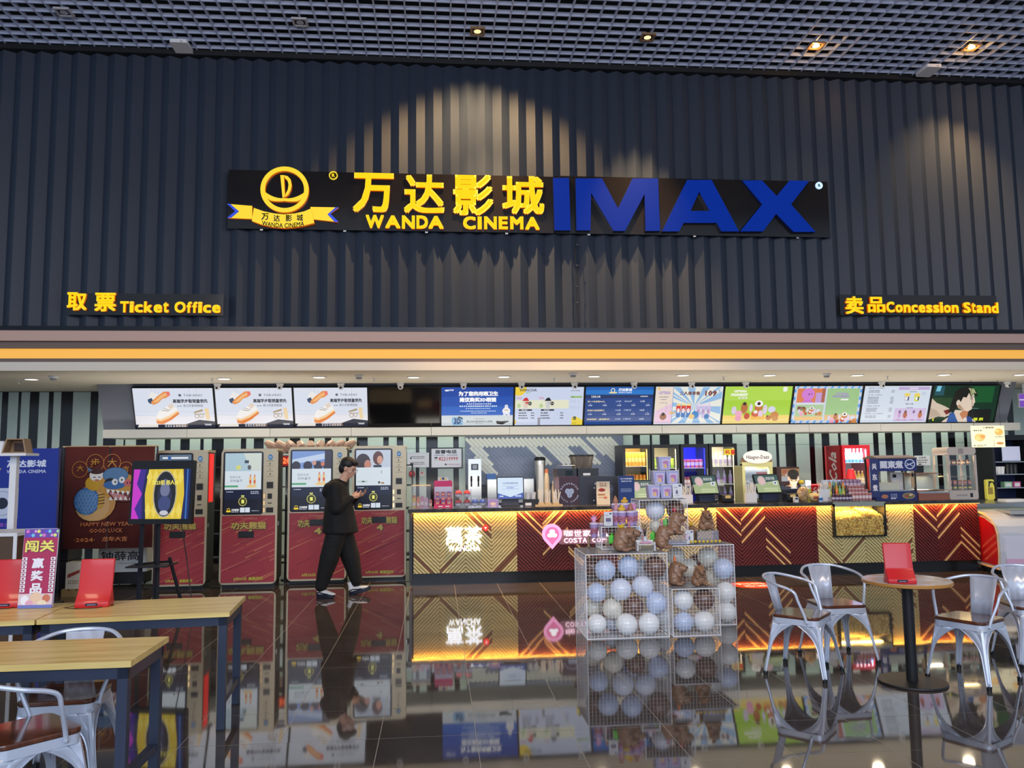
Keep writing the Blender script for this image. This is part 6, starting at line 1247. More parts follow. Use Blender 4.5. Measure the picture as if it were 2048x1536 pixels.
# ---------------------------------------------------------------- figures (sitting rodent shaped buckets)
def remeshed(name, mb, mat, parent, vox, sm=6):
    me = mb.mesh(name, mat); o = link(name, me, parent)
    md = o.modifiers.new('r', 'REMESH'); md.mode = 'VOXEL'; md.voxel_size = vox; md.use_smooth_shade = True
    m2 = o.modifiers.new('s', 'SMOOTH'); m2.iterations = sm; m2.factor = .5; return o
FIG = {}
def figure(px, py, Y, z, rz, hat, pack, label, hpx, mc=(150,112,86)):
    x = P(px, py, Y=Y).x; t = T('rodent_figure', label, 'figure', (x, Y, z), rz=rz); sc = hpx*(Y+.1*x)/1600/.20; t.scale = (sc,)*3
    if 'b' not in FIG:
        m = MB(); m.ell((0,.01,.06),(.074,.066,.064)); m.ell((0,-.01,.115),(.060,.056,.055)); m.ell((0,-.012,.150),(.050,.058,.046)); m.ell((0,-.055,.142),(.040,.042,.036)); m.ell((0,-.078,.138),(.034,.030,.031)); m.ell((0,.01,.10),(.060,.055,.07))
        for s in (-1,1):
            m.ell((s*.042,-.04,.09),(.016,.028,.02),rot=(.6,0,0)); m.ell((s*.045,-.045,.015),(.022,.036,.016)); m.ell((s*.040,.012,.190),(.010,.008,.011)); m.ell((s*.055,.0,.04),(.028,.042,.034))
        o = remeshed('body', m, M('figure_brown', mc, .38, coat=.2), None, .0042); dg = bpy.context.evaluated_depsgraph_get(); dg.update(); FIG['b'] = bpy.data.meshes.new_from_object(o.evaluated_get(dg)); bpy.data.objects.remove(o)
        f = MB(); [f.ell((s*.043,-.05,.162),(.005,.005,.005),8,6) for s in (-1,1)]; FIG['e'] = f.mesh('eye', M('eye_black',(20,14,12),.2))
        f = MB(); f.ell((0,-.106,.148),(.013,.006,.009),10,6); [f.ell((s*.005,-.110,.146),(.003,.003,.004),6,4,mi=1) for s in (-1,1)]; FIG['n'] = f.mesh('nose', [M('nose_brown',(70,44,36),.4), MATS['eye_black']])
    link('body', FIG['b'], t); link('eyes', FIG['e'], t); link('nose', FIG['n'], t)
    m = MB()
    if hat == 'crown': m.lathe([(.022,.195),(.026,.215)],n=12); [m.tube([(.024*math.cos(a),.024*math.sin(a),.212),(.03*math.cos(a),.03*math.sin(a),.232)],[.007,.002],6) for a in [k*PI*2/5 for k in range(5)]]; c = (236,200,50)
    elif hat == 'flower': [m.ell((.02*math.cos(a),-.0,.215+.02*math.sin(a)),(.012,.008,.012),8,6) for a in [k*PI*2/5 for k in range(5)]]; m.ell((0,-.006,.215),(.008,.006,.008),8,6); c = (232,150,170)
    elif hat == 'apple': m.ell((0,0,.212),(.02,.02,.018)); m.tube([(0,0,.228),(.003,0,.24)],.002,5); c = (206,44,50)
    elif hat == 'duck': m.ell((0,.004,.208),(.022,.026,.015)); m.ell((0,-.012,.225),(.013,.013,.012)); m.ell((0,-.026,.222),(.005,.007,.003)); c = (240,200,60)
    elif hat == 'bottle': m.lathe([(.012,.198),(.012,.225),(.006,.232),(.006,.242)],n=10); c = (232,120,50)
    else: m.ell((0,0,.205),(.016,.016,.012)); [m.ell((.012*math.cos(a),0,.212+.008*math.sin(a)),(.01,.008,.012),8,6) for a in (0,1.6,3.1)]; c = (84,50,40)
    m.build('hat_'+hat, M('hat_'+hat, c, .4), t, True)
    if pack: m = MB(); m.cbox(-.03,.03,.062,.098,.06,.13,.012); m.tube([(-.012,.08,.13),(-.01,.08,.148),(.01,.08,.148),(.012,.08,.13)],.004,6); m.build('backpack', M('pack_green',(90,206,70),.4), t, True); MB().box(-.02,.02,.098,.101,.075,.1).build('pack_pocket', M('pack_green2',(60,170,50),.4), t)
    return t
HT = HA+.0105
figure(1243,1097,YA+.12,HT,math.radians(62),'crown',True,'brown figure with yellow crown and green backpack at the front edge of the cage',47)
figure(1259,1092,YA+.27,HT,math.radians(62),'flower',False,'brown figure with pink flower behind the crowned one',44)
figure(1325,1088,YA+.30,HT,math.radians(62),'flower',True,'brown figure with pink flower and green pack beside the white toy stand',45)
figure(1350,1068,YR+.05,.0,math.radians(62),'apple',True,'brown figure with red apple, below the cage on top',44).location.z = P(1350,1068,Y=YR+.05).z
figure(1383,1086,YR+.16,HR+.0105,math.radians(40),'duck',False,'brown figure with yellow duck hat, half hidden behind the white label',34)
figure(1413,1062,YR+.12,HR+.006+hq+.005,0,'leaf',False,'brown figure facing us on the clear acrylic box',40)
figure(1350,1146,YA+.22,HB+.0055,math.radians(60),'bottle',False,'brown figure with orange bottle hat beside the front left cage',46).location.z = HB+.0055
figure(1399,1167,YA+.14,HB+.0055,math.radians(8),'leaf',False,'small brown figure sitting on the small low cage',40)
m = MB(); zc = P(1350,1068,Y=YR+.05).z; xx = P(1350,1068,Y=YR+.05).x; tt = T('figure_stand','clear acrylic riser under the figure with the red apple','riser',(xx,YR-.0,HT)); tt.location.y = YR+.0; MB().box(-.10,.10,-.02,.015,0,zc-HT-.005).build('riser', ACR, tt); MB().box(-.10,.10,-.02,.13,zc-HT-.005,zc-HT-.001).build('riser_top', ACR, tt); tt.location.y = YR-.0
# lilac popcorn buckets, pyramid on the top cage
def bucket(px, py, Y, z, label):
    w_ = .135; t = T('popcorn_bucket', label, 'bucket', (P(px,py,Y=Y).x, Y, z)); 
    h_ = .135
    MB().prism([(-w_*.40,0),(w_*.40,0),(w_*.5,h_),(-w_*.5,h_)],'y',0,.11).build('bucket', M('bucket_lilac',(170,170,214),.4), t)
    g = G(20,20,w_*.62,h_*.72); g.rect(0,0,20,20,(206,196,226)); g.ell(10,7,8,4,(190,130,180)); g.ell(7,14,4,5,(226,170,160)); g.ell(14,14,3.5,5,(170,130,206)); g.ell(10,15,3,4,(230,200,120)); g.build('print', t, loc=(.01,-.001,h_*.12)); MB().box(-w_*.51,w_*.51,-.004,.114,h_,h_+.006).build('rim', WHT, t); return t
zq = zU+HU+.009
b0 = P(1333,990,Y=YU+.05)
for px, dz, dx, lb in ((1309,0,0,'lower left lilac bucket of the pyramid on the top cage'),(1333,0,0,'lower middle lilac bucket of the pyramid on the top cage'),(1319,.147,0,'middle row left lilac bucket of the pyramid'),(1345,.147,0,'middle row right lilac bucket of the pyramid'),(1330,.294,0,'single lilac bucket at the very top of the pyramid')):
    bucket(px, 990-dz*180, YU+.10, zq+dz, lb)
def label_card(px, Y, z, label, w_=.09, h_=.15, rz=0, many=1):
    t = T('label_card', label, 'label', (P(px,1050,Y=Y).x, Y, z), rz=rz); MB().cbox(-w_/2,w_/2,.0,.004,0,h_,.01).build('card', WHT, t); g = G(30,50,w_*.94,h_*.94); g.rect(19,3,8,5,(40,60,110)); g.dash(4,10,12,1.2,4,(120,120,140),2)
    for i in range(many): g.poly([(9+i*6-(many-1)*2,26),(17+i*6-(many-1)*2,26),(16+i*6-(many-1)*2,36),(10+i*6-(many-1)*2,36)],(110,100,140)); g.ell(13+i*6-(many-1)*2,24,3,3,(130,110,120))
    g.dash(9,41,12,1.4,3,(90,90,100)); g.build('print', t, loc=(0,-.0006,.004)); MB().box(-w_/2,w_/2,-.0,.03,0,.003).build('foot', ACR, t); return t
label_card(1357,YU+.06,zq,'upright white label card right of the lilac buckets',.10,.15,rz=-.2)
label_card(1380,YA+.42,P(1380,1088,Y=YA+.42).z if False else HT,'upright white label card beside the figure with the duck hat',.085,.14,rz=.12).location = (P(1380,1088,Y=YR+.03).x,YR+.03,HR+.0105)
label_card(1217,YL+.04,HA+.006+HL+.0055+.0,'upright white label card among the lilac cups',.09,.14,many=3)
# lilac drink cups with toppers
def lcup(px, Y, z, label, c, topper):
    t = T('toy_cup', label, 'cup', (P(px,1050,Y=Y).x, Y, z)); MB().lathe([(.032,0),(.044,.125),(.046,.13)],n=16).build('cup', M('cup_lilac',(184,160,214),.35), t, True)
    m = MB(); m.lathe([(.0385,.035),(.0425,.095)],n=16,cap=False); m.build('print_band', M('cup_print',(206,130,170),.4,noise=(60,(150,90,80))), t, True); MB().lathe([(.048,.13),(.046,.14),(.02,.15)],n=16).build('lid', M('lid_clear',(226,216,236),.3), t, True)
    m = MB()
    if topper == 'cone': m.lathe([(.026,.15),(.03,.165),(.018,.20),(.004,.225)],n=12)
    elif topper == 'duck': m.ell((0,0,.165),(.04,.03,.02)); m.ell((0,-.01,.19),(.02,.02,.018))
    else: m.ell((0,0,.165),(.02,.018,.02)); [m.tube([(0,0,.17),(.035*math.cos(a),0,.175+.04*abs(math.sin(a))+.01)],[.008,.003],6) for a in [PI*k/6 for k in range(7)]]
    m.build('topper', M('top_%d_%d_%d'%c, c, .4), t, True); return t
zl = HA+.006+HL+.0055
for px, dy, z, lb, c, tp in ((1232,.20,zl+.07,'lilac cup with brown cone topper, rear left',(176,120,90),'cone'),(1250,.22,zl+.07,'lilac cup with yellow topper, rear middle',(230,180,60),'duck'),(1268,.17,zl,'lilac cup with pink crown topper at the right end',(226,150,200),'crown'),(1244,.06,zl,'lilac cup with yellow duck topper in front',(236,196,60),'duck'),(1262,.06,zl,'lilac cup with brown topper in front, right',(170,110,90),'cone'),(1233,.11,zl,'lilac cup partly hidden left of the front duck cup',(206,150,160),'cone')):
    lcup(px, YL+dy, z, lb, c, tp)
rt = T('cup_riser','clear strip riser under the rear lilac cups','riser',(P(1242,1053,Y=YL+.22).x,YL+.16,zl)); MB().box(-.16,.12,0,.12,.062,.066).build('top', ACR, rt); MB().box(-.16,-.155,0,.12,0,.062).build('leg', ACR, rt); MB().box(.115,.12,0,.12,0,.062).build('leg', ACR, rt)
for px, lb, c in ((1188,'left lilac cup at the left edge of the cages',(236,170,210)),(1205,'second lilac cup at the left edge of the cages',(190,150,110))):
    lcup(px, YA+.48, .0, lb, c, 'crown' if px < 1195 else 'cone').location.z = P(px,1074,Y=YA+.48).z
zc = P(1196,1074,Y=YA+.48).z; tt = T('cup_stand','clear acrylic stand under the two left lilac cups','riser',(P(1196,1074,Y=YA+.48).x, YA+.48, HT)); MB().box(-.10,.10,-.06,.06,zc-HT-.005,zc-HT-.001).build('top', ACR, tt); MB().box(-.10,-.096,-.06,.06,0,zc-HT-.005).build('leg', ACR, tt); MB().box(.096,.10,-.06,.06,0,zc-HT-.005).build('leg', ACR, tt)
# white toy stand with reed diffuser
t = T('toy_stand','little white stand with pink ribbon between the figures','stand',(P(1291,1100,Y=YA+.12).x, YA+.12, HT)); m = MB()
for s in (-1,1): m.box(s*.085-.006,s*.085+.006,-.04,.04,0,.085); 
m.box(-.085,.085,-.04,.04,.06,.068); m.box(-.085,.085,.035,.04,.06,.1); m.build('frame', WHT, t); m = MB(); m.ell((0,0,.078),(.06,.03,.012)); m.ell((.03,-.02,.082),(.03,.015,.01)); m.build('ribbon', M('ribbon_pink',(226,170,196),.5), t, True)
t = T('reed_diffuser','small glass diffuser with dark reeds on the white toy stand','diffuser',(P(1291,1100,Y=YA+.12).x, YA+.125, HT+.0905)); MB().lathe([(.022,0),(.022,.03),(.01,.045),(.01,.05)],n=12).build('bottle', M('diffuser_glass',(206,206,216),.2), t, True)
for k in range(5): MB().tube([(0,0,.02),((k-2)*.014,.003*k,.17)],.003,5).build('reed', DARK, t)
o = T('sweets_strip','row of small yellow charms in a clear tray on the rear right cage','charm tray',(P(1412,1088,Y=YR+.01).x, YR+.012, HR+.0105)); MB().box(-.17,.17,-.01,.03,0,.006).build('tray', ACR, o); m = MB(); [m.ell((-.15+.043*k,.01,.022),(.016,.012,.016),8,6) for k in range(8)]; m.build('charms', M('charm_yellow',(226,190,60),.4), o, True)
# ================================================================ LEFT SIDE
# blue standee with two white cards
y = 10.4; x0, x1 = P(-190,1130,Y=y).x, P(107,1150,Y=y).x; z1 = P(60,897,Y=y).z; W = x1-x0
t = T('blue_standee','tall deep blue advertising panel with white lettering at the left edge','standee',((x0+x1)/2,y,0)); MB().box(-W/2,W/2,0,.06,0,z1).build('panel', M('standee_edge',(60,70,130),.4), t); MB().box(-W/2+.02,W/2-.02,.02,.36,0,.03).build('foot', DARK, t)
H = z1; U = 100*W/1.0; g = G(W*100,H*100,W,H,(16,44,150)); cxr = W*100; 
g.text('万达影城',cxr-60,14,46,9,(226,232,250),.03); g.text('WANDA CINEMA',cxr-60,26,46,4.2,(206,214,240),.02); g.poly([(cxr-94,24),(cxr-66,24),(cxr-70,29),(cxr-90,29)],(206,180,90)); g.ring(cxr-80,19,6,6,1.6,(206,180,90))
for u in (cxr-82,cxr-142): g.rect(u,48,37,37,(206,214,236)); g.ring(u+18.5,66.5,15,15,.8,(150,160,190)); g.ell(u+18.5,66.5,7,7,(30,36,60)); g.text('手机购票小程序',u+2,90,34,5,(150,80,190),.02)
g.build('print', t, loc=(0,-.001,0))
# dark rack behind it
x0, x1 = P(108,1100,Y=11.6).x, P(132,1100,Y=11.6).x; t = T('dark_cabinet','dark narrow cabinet between the blue panel and the brown banner','cabinet',((x0+x1)/2,11.6,0)); H = P(118,895,Y=11.6).z; W = x1-x0+.05
for k in range(5): MB().box(-W/2,W/2,0,.45,.05+k*(H-.05)/5,.05+(k+1)*(H-.05)/5-.012).build('door', M('cabinet_dark',(46,42,42),.3), t)
MB().box(-W/2+.01,W/2-.01,.02,.44,0,H).build('carcass', BLK, t)
# brown split banner
y = 11.3; x0, x1 = P(131,900,Y=y).x, P(310,900,Y=y).x; z1, z0 = P(220,893,Y=y).z, P(200,1097,Y=y).z; W = x1-x0; H = z1-z0
t = T('split_banner','brown two part cloth banner with dragon picture and new year greeting','banner',((x0+x1)/2,y,z0)); mats_ = [M('brown_cloth',(98,38,32),.8,noise=(2,(88,32,28)))]
def cloth(a, b, nm):
    m = MB(); n_ = 14; vs_ = []
    for i in range(n_+1):
        x = a+(b-a)*i/n_
        for z_, am in ((0,.02),(H*.5,.012),(H,.0)): vs_.append((x, am*math.sin(x*16), z_))
    m.add(vs_, [f for i in range(n_) for f in ((3*i,3*i+3,3*i+4,3*i+1),(3*i+1,3*i+4,3*i+5,3*i+2))]); o = m.build(nm, mats_, t, True); md = o.modifiers.new('s','SOLIDIFY'); md.thickness = .004; md.offset = 1
[MB().tube([(s_*(W/2+.03),.01,-z0),(s_*(W/2+.03),.01,H)],.012,8).build('pole', DARK, t) for s_ in (-1,1)]
gp = .012; cloth(-W/2, -gp-W*.0, 'cloth_half'); cloth(gp*.2, W/2, 'cloth_half')
MB().tube([(-W/2-.04,.01,H),(W/2+.04,.01,H)],.012,8).build('rod', M('bamboo', (206,176,130), .5), t)
g = G(180,205,W,H); OR_ = (196,120,50)
for (u, v, r_) in ((32,46,16),(62,34,18),(96,34,18),(124,48,16)): g.ring(u,v,r_,r_*1.05,1.4,OR_,22)
for c, u, v, s_ in (('大',26,37,13),('步',53,24,18),('大',87,24,18),('吉',118,40,12)): g.text(c,u,v,s_,s_,(206,140,50),.01)
g.ell(66,112,40,38,(206,150,80)); g.ell(60,120,34,30,(214,170,110)); g.ell(48,110,26,28,(36,40,60)); g.ell(48,110,25,27,(70,120,180)); 
for a in range(7):
    for b_ in range(6): g.ring(30+b_*7+(a%2)*3.5, 92+a*7, 3.4, 3.4, .7, (150,190,220), 10) if (30+b_*7-48)**2/625+(92+a*7-110)**2/730 < .85 else None
g.ell(62,74,18,15,(206,160,40)); g.ell(66,58,14,12,(240,236,230)); g.ell(66,50,14,6,(70,30,26)); g.poly([(50,52),(46,40),(58,48)],(90,120,150)); g.ell(62,62,3,1,(60,50,50)); g.ell(72,62,3,1,(60,50,50)); g.ell(67,68,5,2,(200,120,100))
g.ell(108,78,36,28,(206,150,60)); g.ell(104,58,26,16,(90,130,170)); g.ring(104,58,26,16,1,(50,70,100)); g.ell(94,74,12,10,(28,30,40)); g.ell(102,78,22,9,(60,110,170)); g.ell(103,72,6,6.5,(240,240,240)); g.ell(104,72,1.8,2,(20,20,20)); g.ell(117,68,6,6.5,(240,240,240)); g.ell(117,68,1.8,2,(20,20,20)); g.ell(130,74,9,7,(214,110,110)); g.ell(128,74,1.6,2.2,(110,40,50)); g.ell(134,74,1.6,2.2,(110,40,50))
g.poly([(84,86),(100,90),(124,94),(146,88),(144,110),(120,112),(98,106)],(120,50,50)); g.poly([(92,92),(112,96),(130,102),(120,108),(102,104)],(206,140,140))
for k in range(6): u = 86+k*10; g.poly([(u,86+k*1.0),(u+8,88+k),(u+4,96+k)],(245,245,240)); g.poly([(u+6,108),(u+14,109),(u+10,101)],(245,245,240))
g.poly([(72,96),(84,96),(80,122),(70,126)],(206,160,60)); [g.line((70,98+6*k),(84,96+6*k),1.6,(60,36,20)) for k in range(4)]
g.text('HAPPY NEW YEAR',38,152,104,8,(190,110,60),.02); g.text('GOOD LUCK',56,165,66,8,(190,110,60),.02); g.text('·2024·',26,183,42,8,(196,116,60),.02); g.text('龙年大吉',82,181,50,10,(196,116,60),.02)
g.build('printed_picture', t, loc=(0,-.026,0))
# white ice cream cart with black lettering, kraft box
y = 12.0; x0, x1 = P(196,1100,Y=y).x, P(294,1100,Y=y).x; z1, z0 = P(250,1088,Y=y).z, P(250,1144,Y=y).z; W = x1-x0
t = T('ice_cream_cart','white cart with black lettering standing behind the brown banner','cart',((x0+x1)/2,y,0)); MB().cbox(-W/2,W/2,0,.6,z0,z1+.3,.03,ax='z').build('body', M('cart_white',(206,206,202),.35), t); MB().box(-W/2+.04,W/2-.04,.04,.56,.04,z0).build('skirt', BLK, t)
for s in (-1,1): MB().tube([(s*(W/2-.06)-.02,.06,.04),(s*(W/2-.06)+.02,.06,.04)],.04,12).build('castor', M('castor',(60,60,64),.4), t)
g = G(60,20,.62,.2); g.text('钟薛高',4,2,50,13,(26,26,28),.015); g.text('Chicecream',26,17,24,3,(90,90,90)); g.build('lettering', t, loc=(-.02,-.001,z1-.28))
x0, x1 = P(132,1180,Y=11.25).x, P(160,1180,Y=11.25).x; t = T('kraft_box','white and red printed carton on a small wooden pallet left of the white cart','box',((x0+x1)/2,11.25,.10)); MB().box(-.10,.10,0,.2,0,P(146,1125,Y=11.25).z-.10).build('carton', M('carton_white',(206,196,176),.6), t); g = G(20,30,.19,.30); g.poly([(2,12),(18,6),(18,10),(2,17)],(150,60,50)); g.dash(3,20,14,1.4,5,(150,120,100),2); g.build('print', t, loc=(0,-.001,.01))
o = T('wooden_pallet','small wooden pallet under the white and red carton','pallet',((x0+x1)/2,11.25,0)); [MB().box(-.14+.1*k,-.07+.1*k,-.02,.25,.08,.0995).build('slat', M('pallet_wood',(150,120,76),.7), o) for k in range(3)]; [MB().box(-.14,.13,y_,y_+.05,0,.08).build('bearer', M('pallet_wood',(150,120,76),.7), o) for y_ in (-.02,.2)]
# tall white stand with wooden box, low cabinet at the left edge
y = 8.2; xp = P(25,1000,Y=y).x; zt_ = P(25,912,Y=y).z; t = T('sample_stand','white pole stand with a small tray at the far left edge','stand',(xp,y,0)); MB().box(-.03,.03,-.02,.04,0,zt_).build('pole', WHT, t); MB().box(-.30,.16,-.12,.14,zt_,zt_+.025).build('tray', WHT, t); MB().box(-.25,.2,-.16,.16,0,.02).build('foot', WHT, t)
o = T('wooden_box','trapezoid wooden box with open front on the white tray','box',(xp+.02,y-.02,zt_+.0255)); m = MB(); a_ = [(-.11,0),(.12,0),(.09,.14),(-.07,.14)]; 
for i in range(4):
    p_, q_ = a_[i], a_[(i+1)%4]; c_ = (.005,.07); pi_, qi_ = tuple(p_[k]+(c_[k]-p_[k])*.14 for k in (0,1)), tuple(q_[k]+(c_[k]-q_[k])*.14 for k in (0,1)); m.prism([p_,q_,qi_,pi_],'y',-.05,.08)
m.prism(a_,'y',.07,.085); m.build('box', M('box_wood',(150,120,90),.5), o); MB().box(-.05,.05,.06,.069,.02,.1).build('inner_back', M('box_dark',(60,36,30),.5), o)
o = T('paper_roll','small white cup at the left end of the white tray','cup',(P(6,903,Y=y).x,y-.03,zt_+.0255)); MB().lathe([(.035,0),(.045,.11)],n=16).build('cup', WHT, o, True); MB().lathe([(.047,.11),(.045,.118)],n=16).build('rim', M('rim_grey',(190,190,194),.4), o, True)
x0, x1 = P(-80,1180,Y=7.6).x, P(30,1180,Y=7.6).x; z1 = P(15,1066,Y=7.6).z; t = T('low_cabinet','low brown cabinet with white edges at the left border','cabinet',((x0+x1)/2,7.6,0)); W = x1-x0; MB().box(-W/2,W/2-.03,0,.5,.0,z1-.03).build('body', M('cabinet_brown',(84,62,44),.5), t); MB().box(-W/2,W/2,-.01,.5,z1-.03,z1).build('top', WHT, t); MB().box(W/2-.03,W/2,-.01,.0,0,z1-.03).build('edge', WHT, t)
# monitor on a two legged stand
y = 9.6; pA, pB = P(270,1200,Z=0), P(352,1180,Z=0)
t = T('advert_monitor','black monitor on a tall floor stand showing a portrait oval picture','monitor',(P(322,1000,Y=9.7).x, 9.7, 0), rz=math.radians(-2)); tx = t.location.x
def L(px, py, yy=9.7): q = P(px, py, Y=yy); return (q.x-tx, q.y-9.7, q.z)
zb_, zt_ = P(322,1048,Y=9.7).z, P(322,921,Y=9.7).z
hw_ = .39; hd = T('x','x','x'); bpy.data.objects.remove(hd)
hh = zt_-zb_; mon = MB().cbox(-hw_,hw_,0,.06,0,hh,.012).build('casing', BLK, t, loc=(0,-.03,zb_)); mon.rotation_euler = (math.radians(-3),0,math.radians(-12))
U, V = 120, 120*(hh-.16)/(2*hw_-.06); g = G(U,V,2*hw_-.06,hh-.16,(30,30,90)); g.rect(0,0,26,V,(60,30,140)); g.poly([(0,0),(14,0),(8,V*.3),(20,V*.5),(6,V*.8),(16,V),(0,V)],(200,50,200)); g.poly([(26,0),(34,0),(26,V*.4),(30,V),(22,V),(20,V*.5)],(20,24,80)); g.poly([(32,0),(104,0),(108,V*.5),(104,V),(30,V),(26,V*.5)],(226,196,50)); 
for k in range(6): g.poly([(34+k*13,0),(40+k*13,V*.16),(34+k*13,V*.32),(28+k*13,V*.16)],(240,216,90)); g.poly([(34+k*13,V*.66),(40+k*13,V*.83),(34+k*13,V),(28+k*13,V*.83)],(240,216,90))
g.ell(68,V*.5,25,V*.48,(20,20,26)); g.ring(68,V*.5,25,V*.48,2.4,(190,180,150)); g.ell(68,V*.55,15,V*.30,(40,44,74)); g.ell(68,V*.30,9,V*.10,(90,96,130)); g.ell(68,V*.42,10,V*.14,(110,116,150)); g.ell(68,V*.7,13,V*.16,(60,70,120)); g.ell(68,V*.88,9,V*.05,(200,200,210)); g.text('第23招 吞人兽',40,V*.22,56,V*.10,(240,226,90),.03)
g.rect(108,0,12,V,(16,30,90)); g.rect(112,0,3,V,(50,110,190)); g.build('display', mon, SCREEN, loc=(0,-.001,.06))
for (a, b_) in (((281,1050),(272,1195)),((313,1045),(309,1196))): p_, q_ = Vector(L(*a)), Vector(L(*b_)); p_.y = q_.y = .06; q_.z = .03; p_.z += .25; MB().tube([p_,q_],(.024,.03),4).build('front_pole', DARK, t)
MB().tube([(.18,.30,.03),(.08,.10,zb_*.62)],.02,6).build('rear_strut', DARK, t); MB().tube([(-.30,.08,zb_*.55),(.10,.08,zb_*.58)],.012,4).build('shelf_bar', DARK, t); MB().box(-.34,.12,-.10,.28,zb_*.53,zb_*.545).build('shelf_plate', DARK, t)
MB().box(-.42,.22,-.12,.42,.0,.03).build('base_plate', DARK, t); MB().tube([(.2,.06,zb_+.1),(.28,.10,.6),(.35,.06,.2),(.45,.0,.01),(.7,-.1,.008)],.006,6).build('cable', BLK, t)
# ================================================================ TABLES
wood = bpy.data.materials.new('table_wood'); wood.use_nodes = True; n = wood.node_tree.nodes; l = wood.node_tree.links; b = n['Principled BSDF']
tc = n.new('ShaderNodeTexCoord'); mp = n.new('ShaderNodeMapping'); mp.inputs['Scale'].default_value = (1.2,16,8); nz = n.new('ShaderNodeTexNoise'); nz.inputs['Scale'].default_value = 1.6; nz.inputs['Detail'].default_value = 7; nz.inputs['Distortion'].default_value = .4
cr = n.new('ShaderNodeValToRGB'); cr.color_ramp.elements[0].position = .3; cr.color_ramp.elements[1].position = .7; cr.color_ramp.elements[0].color = (*lin((208,172,96)),1); cr.color_ramp.elements[1].color = (*lin((240,212,138)),1)
l.new(tc.outputs['Object'],mp.inputs[0]); l.new(mp.outputs[0],nz.inputs[0]); l.new(nz.outputs[0],cr.inputs[0]); l.new(cr.outputs[0],b.inputs['Base Color']); b.inputs['Roughness'].default_value = .32
steelb = M('blue_black_steel',(50,58,78),.4,.2); sidew = M('table_edge_light',(170,176,196),.4,.1)
def table(c, L_, D_, H_, rz, label):
    t = T('long_table', label, 'table', (c[0],c[1],0), rz=rz); hx, hy = L_/2, D_/2; nb = 5
    for k in range(nb):
        a = -hy+D_*k/nb; MB().box(-hx,hx,a+.0004,a+D_/nb-.0004,H_-.03,H_).build('plank', wood, t)
    fr = MB(); e = .05
    MB().box(-hx+.02,hx-.02,-hy+.02,-hy+.02+.03,H_-.088,H_-.031).build('rail', steelb, t); MB().box(-hx+.02,hx-.02,hy-.05,hy-.02,H_-.10,H_-.031).build('rail', steelb, t)
    for s in (-1,1): MB().box(s*(hx-.045)-.025,s*(hx-.045)+.025,-hy+.05,hy-.05,H_-.10,H_-.031).build('rail', steelb, t); MB().box(s*(hx-.045)-.02,s*(hx-.045)+.02,-hy+.07,hy-.07,.16,.20).build('foot_rail', steelb, t)
    for sx_ in (-1,1):
        for sy_ in (-1,1):
            x_, y_ = sx_*(hx-.045), sy_*(hy-.045); lg = MB().box(x_-.025,x_+.025,y_-.025,y_+.025,.012,H_-.031).build('leg', steelb, t); MB().box(x_-.026,x_+.026,y_-.026,y_+.026,0,.014).build('foot_cap', BLK, lg)
    return t
HT_ = .75
q = [P(*a, Z=HT_) for a in ((460,1224),(481,1192),(72,1240),(327,1273),(262,1322),(0,1331),(0,1279))]
# far pair: front edge through q2 -> q0
a_, b_ = q[2], q[0]; dirv = (b_-a_); ang = math.atan2(dirv.y, dirv.x); Lf = dirv.length; nrm = Vector((-math.sin(ang), math.cos(ang), 0)); dv = Vector((math.cos(ang), math.sin(ang), 0)); Dp = (q[1]-q[0]).dot(nrm)
c1 = a_+dv*Lf/2+nrm*Dp/2; table(c1, Lf-.006, Dp, HT_, ang, 'far long table with light wood top, right one of the joined pair')
c2 = a_-dv*(Lf/2+.006)+nrm*Dp/2; table(c2, Lf-.006, Dp, HT_, ang, 'far long table with light wood top, left one of the joined pair')
a_, b_ = q[5], q[4]; dirv = b_-a_; ang2 = math.atan2(dirv.y, dirv.x); dv2 = Vector((math.cos(ang2), math.sin(ang2), 0)); nr2 = Vector((-math.sin(ang2), math.cos(ang2), 0)); D2 = (q[3]-q[4]).dot(nr2); L2 = 1.2
c3 = q[4]-dv2*L2/2+nr2*D2/2; table(c3, L2, D2, HT_, ang2, 'near long table with light wood top and dark blue legs')
print('TABLES', Lf, Dp, ang, L2, D2, ang2, c1, c3)
# red power bank holders on tables
def powerstand(px, py, Z, rz, label, cable=True, hp=90):
    p = P(px, py, Z=Z); sc = 1.0; t = T('power_stand', label, 'charging stand', (p.x, p.y, Z+.0005), rz=rz); h = hp/1600*(p.y*math.cos(YAW)+p.x*math.sin(YAW)); w_ = h*.345; t.scale = (1,1,1)
    pr = [(-.055,0),(.075,0),(.055,h*.20),(.035,h*.40),(.075,h*.97),(.065,h),(.048,h),(.012,h*.36),(-.04,h*.16),(-.055,h*.10)]
    m = MB(); n_ = 6; m.prism(pr, 'x', -w_, w_); o = m.build('shell', RED, t); bv = o.modifiers.new('b','BEVEL'); bv.width = .008; bv.segments = 3; bv.limit_method = 'ANGLE'; [setattr(f,'use_smooth',True) for f in o.data.polygons]
    MB().cbox(-w_*.36,w_*.36,-.0565,-.0551,.012,.030,.004).build('name_plate', M('dark_plate',(30,24,40),.3), t)
    MB().box(-w_*.25,w_*.25,-.0575,-.0566,.018,.022).build('plate_print', M('plate_ink',(170,160,190),.4), t)
    if cable: MB().tube([(w_*.6,.06,.006),(w_*1.1,.02,.004),(w_*.4,-.09,.004),(-w_*.6,-.10,.004),(-w_*1.6,-.04,.004),(-w_*1.2,.06,.004)],.0022,5).build('cable', BLK, t)
    return t
powerstand(188,1213,HT_,ang,'red charging stand in the middle of the far long tables')
powerstand(14,1214,HT_,ang,'red charging stand at the left edge of the far long tables')
powerstand(1801,1166,.765,-.25,'red charging stand on the small round table',False,76)
